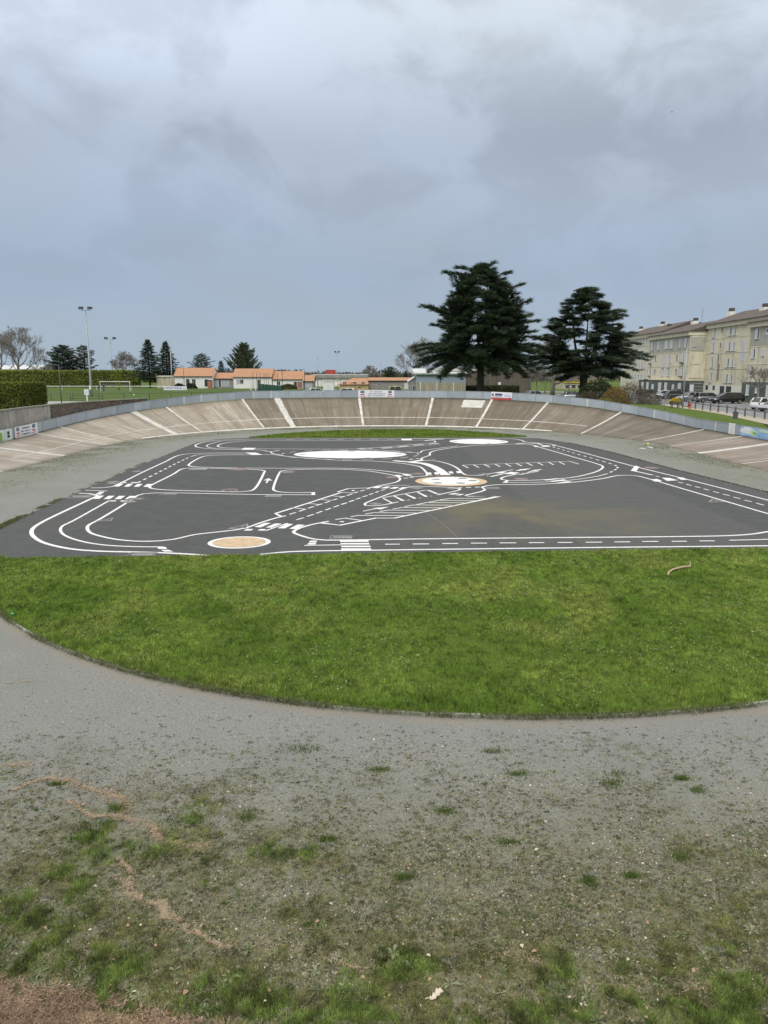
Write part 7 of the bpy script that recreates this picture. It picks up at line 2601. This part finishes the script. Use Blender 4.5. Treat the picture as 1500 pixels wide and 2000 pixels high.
# moss and grass over the kerb edging
L = Leaves()
n = 46000
a = rs.uniform(math.pi + aL, 2 * math.pi - aR, n)
r_ = LR + .04 + np.abs(rs.normal(0, .055, n)) - .03
q = fnoise(a * 14, a * 3, 460, 4)
ok = q + rs.uniform(-.2, .2, n) > .40
P = np.stack([LCX + r_[ok] * np.cos(a[ok]), LCY + r_[ok] * np.sin(a[ok]), rs.uniform(.0, .09, ok.sum())], 1)
blades(L, rs, P, rs.uniform(.02, .07, len(P)), rs.uniform(.012, .024, len(P)), var_cols(rs, len(P), (.085, .11, .035), (.21, .22, .10), .25), 1.4)
tag(L.build('kerb_moss', 'grass_blade'), 'moss and straggling grass over the lawn edging stones', 'moss', kind='stuff')

# ---- foreground cover: y 5.6 .. 13
def fore_mask(x, y):
    """how green: rises toward the camera, in patches"""
    base = np.clip((10.9 - y) / 3.4, -0.2, 1.05)
    return base * .68 + (fnoise(x * .75 + 70, y * .75 + 11, 470, 4) - .5) * 1.7


L = Leaves()
n = 950000
y = 5.6 + 7.0 * rs.rand(n) ** 1.25
x = rs.uniform(-1, 1, n) * (.60 * y + .6)
g = fore_mask(x, y)
p_ = np.clip((g + .02) * 1.7, 0.03 * (y < 12.5), .98)
clp = np.clip((fnoise(x * 5, y * 5, 474, 4) - .42) / .16, 0, 1)
ok = rs.rand(n) < p_ * (.16 + .95 * clp)
x, y, g = x[ok], y[ok], g[ok]
n = len(x)
P = np.stack([x, y, np.full(n, .002)], 1)
brk = np.clip((fnoise(x * 2.6 + 4, y * 2.6, 477, 5) - .40) / .16, 0, 1)
lush = np.clip((g - .40) / .32, 0, 1) * (.15 + .85 * brk)
h = (.010 + .030 * lush) * rs.uniform(.4, 1.7, n)
c_dry = var_cols(rs, n, (.125, .135, .042), (.29, .265, .12), .3)
c_lush = var_cols(rs, n, (.10, .16, .03), (.215, .275, .075), .35)
mm_ = np.clip(1 + (fnoise(x * 7 + 2, y * 7, 478, 4)[:, None] - .5) * 2.6, .4, 1.8)
c_lush, c_dry = c_lush * mm_, c_dry * mm_
l1 = lush[:, None]
blades(L, rs, P, h, rs.uniform(.006, .012, n), c_dry * (1 - l1) + c_lush * l1, 1.2)
tag(L.build('sparse_grass', 'grass_blade'), 'sparse mossy grass growing through the foreground gravel', 'grass', kind='stuff')

# tufts: small bright cushions scattered on the gravel
L = Leaves()
T = [(742, 1504), (481, 1596), (592, 1463), (1010, 1452 + 60), (1195, 1530), (1215, 1512), (1365, 1545), (1330, 1676), (1235, 1712), (110, 1533), (230, 1580), (205, 1610), (990, 1645), (1330, 1521), (870, 1585), (960, 1468), (150, 1640), (1150, 1722), (790, 1715), (640, 1640), (560, 1785), (420, 1978), (690, 1975), (1450, 1960), (1430, 1975)]
for i in range(110):
    T.append((rr.uniform(0, 1500), 1430 + 420 * rr.random() ** .8))
for i, (px, py) in enumerate(T):
    p = G(px, py)
    big = i < 25
    k = int((220 if big else 40) * rr.uniform(.5, 1.3))
    sp_r = (.075 if big else .03) * rr.uniform(.6, 1.5)
    P = np.stack([p.x + rs.normal(0, sp_r * rr.uniform(.7, 1.6), k), p.y + rs.normal(0, sp_r * rr.uniform(.4, 1), k), np.zeros(k)], 1)
    hh_ = (.055 if big else .03) * rs.uniform(.5, 1.3, k)
    blades(L, rs, P, hh_, rs.uniform(.007, .013, k), var_cols(rs, k, (.06, .11, .018), (.14, .19, .045), .25), 1.1)
tag(L.build('grass_tufts', 'grass_blade'), 'small green tufts dotted over the grey gravel', 'grass', kind='stuff')

# crumbs of moss and withered sprigs, thick toward the camera
n = 26000
yc = 6.0 + 7.4 * rs.rand(n) ** 1.05
xc = rs.uniform(-1, 1, n) * (.57 * yc + .4)
dn = np.clip((13.2 - yc) / 4.2, .05, 1) * np.clip((fnoise(xc * 1.3 + 8, yc * 1.3, 476, 4) - .30) / .25, .1, 1)
ok = (rs.rand(n) < dn) & ((xc - LCX) ** 2 + (yc - LCY) ** 2 > (LR + .35) ** 2)
xc, yc = xc[ok], yc[ok]
n = len(xc)
rep_ = 14
rad_ = np.repeat(rs.uniform(.010, .034, n) * (1 + (rs.rand(n) < .12)), rep_)
P = np.stack([np.repeat(xc, rep_) + rs.normal(0, 1, n * rep_) * rad_, np.repeat(yc, rep_) + rs.normal(0, 1, n * rep_) * rad_ * .8, np.zeros(n * rep_)], 1)
cc = np.repeat(np.where(rs.rand(n, 1) < .5, var_cols(rs, n, (.055, .062, .026), (.12, .125, .05), .2), np.where(rs.rand(n, 1) < .6, var_cols(rs, n, (.15, .18, .05), (.27, .29, .10), .2), var_cols(rs, n, (.24, .20, .12), (.36, .30, .19), .2))), rep_, axis=0)
L = Leaves()
blades(L, rs, P, rs.uniform(.006, .028, n * rep_), rs.uniform(.006, .014, n * rep_), np.clip(cc * rs.uniform(.7, 1.3, (n * rep_, 1)), 0, 1), 1.4)
tag(L.build('moss_crumbs', 'grass_blade'), 'crumbs of moss and withered sprigs on the foreground gravel', 'moss', kind='stuff')

# rosettes of broad-leaved weeds
L = Leaves()
for i in range(420):
    py = 1480 + 515 * rr.random() ** .62
    px = rr.uniform(0, 1500)
    p = G(px, py)
    k = rr.randint(6, 10)
    R_ = rr.choice((.028, .035, .045, .07)) * rr.uniform(.8, 1.25) * (1.2 if py > 1800 else 1)
    a0_ = rr.uniform(0, 6.28)
    col = np.array([[.14, .175, .075]]) * rr.uniform(.6, 1.35) if rr.random() < .75 else np.array([[.25, .27, .16]])
    for j in range(k):
        a = a0_ + 6.283 * j / k + rr.uniform(-.45, .45)
        d = np.array([[math.cos(a), math.sin(a), .35]])
        s__ = np.array([[-math.sin(a), math.cos(a), 0]])
        b = np.array([[p.x, p.y, .006]])
        l = R_ * rr.uniform(.45, 1.3)
        w = l * rr.uniform(.10, .17)
        mid = b + d * l * .6
        tip = b + d * l + np.array([[0, 0, -.25 * l]])
        L.tris(b, mid - s__ * w, mid + s__ * w, col)
        L.tris(mid - s__ * w, tip, mid + s__ * w, col * 1.08)
tag(L.build('weed_rosettes', 'grass_blade'), 'flat leafy weed rosettes in the foreground gravel', 'weeds', kind='stuff')

# pebbles, bits of bark and crumbs on the gravel
L = Leaves()
n = 150000
y = 5.8 + 9.5 * rs.rand(n) ** 1.1
x = rs.uniform(-1, 1, n) * (.58 * y + .5)
q = fnoise(x * 1.1, y * 1.1, 480, 4)
ok = ((x - LCX) ** 2 + (y - LCY) ** 2 > (LR + .5) ** 2) & (rs.rand(n) < np.clip((13.4 - y) / 4.5, .16, 1) ** 1.5) & (q + rs.uniform(-.2, .2, n) > .46)
x, y = x[ok], y[ok]
n = len(x)
C0 = np.stack([x, y, np.zeros(n)], 1)
sz = rs.uniform(.006, .019, (n, 1)) * rs.choice([.7, 1, 1.5], (n, 1), p=[.5, .4, .1])
tone = rs.rand(n)
cols = np.where(tone[:, None] < .66, var_cols(rs, n, (.05, .05, .04), (.11, .105, .085), .2), np.where(tone[:, None] < .965, var_cols(rs, n, (.22, .2, .15), (.34, .30, .22), .2), var_cols(rs, n, (.55, .53, .47), (.68, .66, .6), .1)))
th = rs.uniform(0, 6.28, n)
ex = np.stack([np.cos(th), np.sin(th), np.zeros(n)], 1)
ey = np.stack([-np.sin(th), np.cos(th), np.zeros(n)], 1) * .65
up = np.array([[0, 0, 1.0]]) * sz * rs.uniform(.4, .9, (n, 1))
A, B, C_, D = C0 - ex * sz, C0 - ey * sz, C0 + ex * sz, C0 + ey * sz
Tt = C0 + up
for a, b in ((A, B), (B, C_), (C_, D), (D, A)):
    L.tris(a, b, Tt, cols)
tag(L.build('gravel_stones', 'litter'), 'small stones and crumbs scattered over the foreground gravel', 'gravel', kind='stuff')

# orange pine-needle drifts
L = Leaves()
DR = [([(30, 1540), (75, 1526), (120, 1524), (160, 1535), (200, 1554), (240, 1566), (245, 1592), (275, 1606), (295, 1622), (325, 1650), (390, 1655)], .085, 3600),
      ([(135, 1565), (165, 1588), (200, 1600), (240, 1592)], .06, 900), ([(225, 1682), (255, 1715), (258, 1745), (285, 1765), (315, 1770), (325, 1790), (350, 1808), (390, 1820), (420, 1845)], .07, 2600),
      ([(420, 1845), (500, 1850), (600, 1855), (680, 1880), (760, 1885)], .12, 1800), ([(310, 1765), (322, 1800)], .05, 600), ([(1140, 1922), (1200, 1930), (1260, 1918), (1330, 1925), (1420, 1920), (1500, 1940)], .16, 2600),
      ([(0, 1335), (60, 1332)], .05, 200), ([(0, 1500), (60, 1495)], .06, 300), ([(940, 1870), (1000, 1865), (1060, 1880)], .12, 700)]
for pl, wd, cnt in DR:
    Q = catmull([G(*a) for a in pl], .05)
    Q = np.array([(q.x, q.y) for q in Q])
    cnt = int(cnt * (1.15 if wd < .1 else .22))
    i = rs.randint(0, len(Q), cnt)
    wob = np.clip(fnoise(Q[i, 0] * 5, Q[i, 1] * 5, 490, 3) * 3.2 - 1.0, .12, 1.9)
    lat = np.stack([fnoise(Q[i, 0] * 3.1, Q[i, 1] * 3.1, 491, 3), fnoise(Q[i, 0] * 3.1 + 50, Q[i, 1] * 3.1, 492, 3)], 1) - .5
    far_ = np.where(rs.rand(cnt) < .22, 2.6, 1.0)
    P = np.concatenate([Q[i] + lat * .26 + rs.normal(0, 1, (cnt, 2)) * (wd * wob * .75 * far_)[:, None], rs.uniform(.004, .02, (cnt, 1))], 1)
    P = P[fnoise(P[:, 0] * 7, P[:, 1] * 7, 493, 3) > .33]
    cnt = len(P)
    a = rs.uniform(0, 6.28, cnt)
    d = np.stack([np.cos(a), np.sin(a), rs.uniform(-.1, .2, cnt)], 1)
    s__ = np.stack([-np.sin(a), np.cos(a), np.zeros(cnt)], 1) * .0034
    L.tris(P - s__, P + s__, P + d * rs.uniform(.03, .065, (cnt, 1)), var_cols(rs, cnt, (.26, .195, .125), (.44, .345, .24), .25))
tag(L.build('needle_drifts', 'litter'), 'orange-brown drifts of dry pine needles on the gravel', 'litter', kind='stuff')
# brown needle bank in the bottom left corner
L = Leaves()
n = 60000
px, py = rs.uniform(-60, 620, n), rs.uniform(1895, 2040, n)
lim = 1922 + 62 * (px / 300.0) + 40 * (fnoise(px * .02, py * .02, 495, 3) - .5)
ok = (py > lim + rs.normal(0, 14, n)) & (px < 560) & (fnoise(px * .035, py * .05, 496, 4) + (py - lim) * .004 > .42)
PG = np.array([tuple(G(a, b)) for a, b in zip(px[ok], py[ok])])
n = len(PG)
PG[:, 2] = rs.uniform(.004, .05, n)
a = rs.uniform(0, 6.28, n)
d = np.stack([np.cos(a), np.sin(a), rs.uniform(-.2, .5, n)], 1)
s__ = np.stack([-np.sin(a), np.cos(a), np.zeros(n)], 1) * .004
L.tris(PG - s__, PG + s__, PG + d * rs.uniform(.03, .07, (n, 1)), (var_cols(rs, n, (.10, .07, .045), (.36, .25, .165), .3) * np.clip(.45 + 1.1 * fnoise(PG[:, 0] * 4, PG[:, 1] * 4, 497, 3), .5, 1.4)[:, None]))
tag(L.build('needle_bank', 'litter'), 'brown mat of dead needles and bark in the bottom left corner', 'litter', kind='stuff')
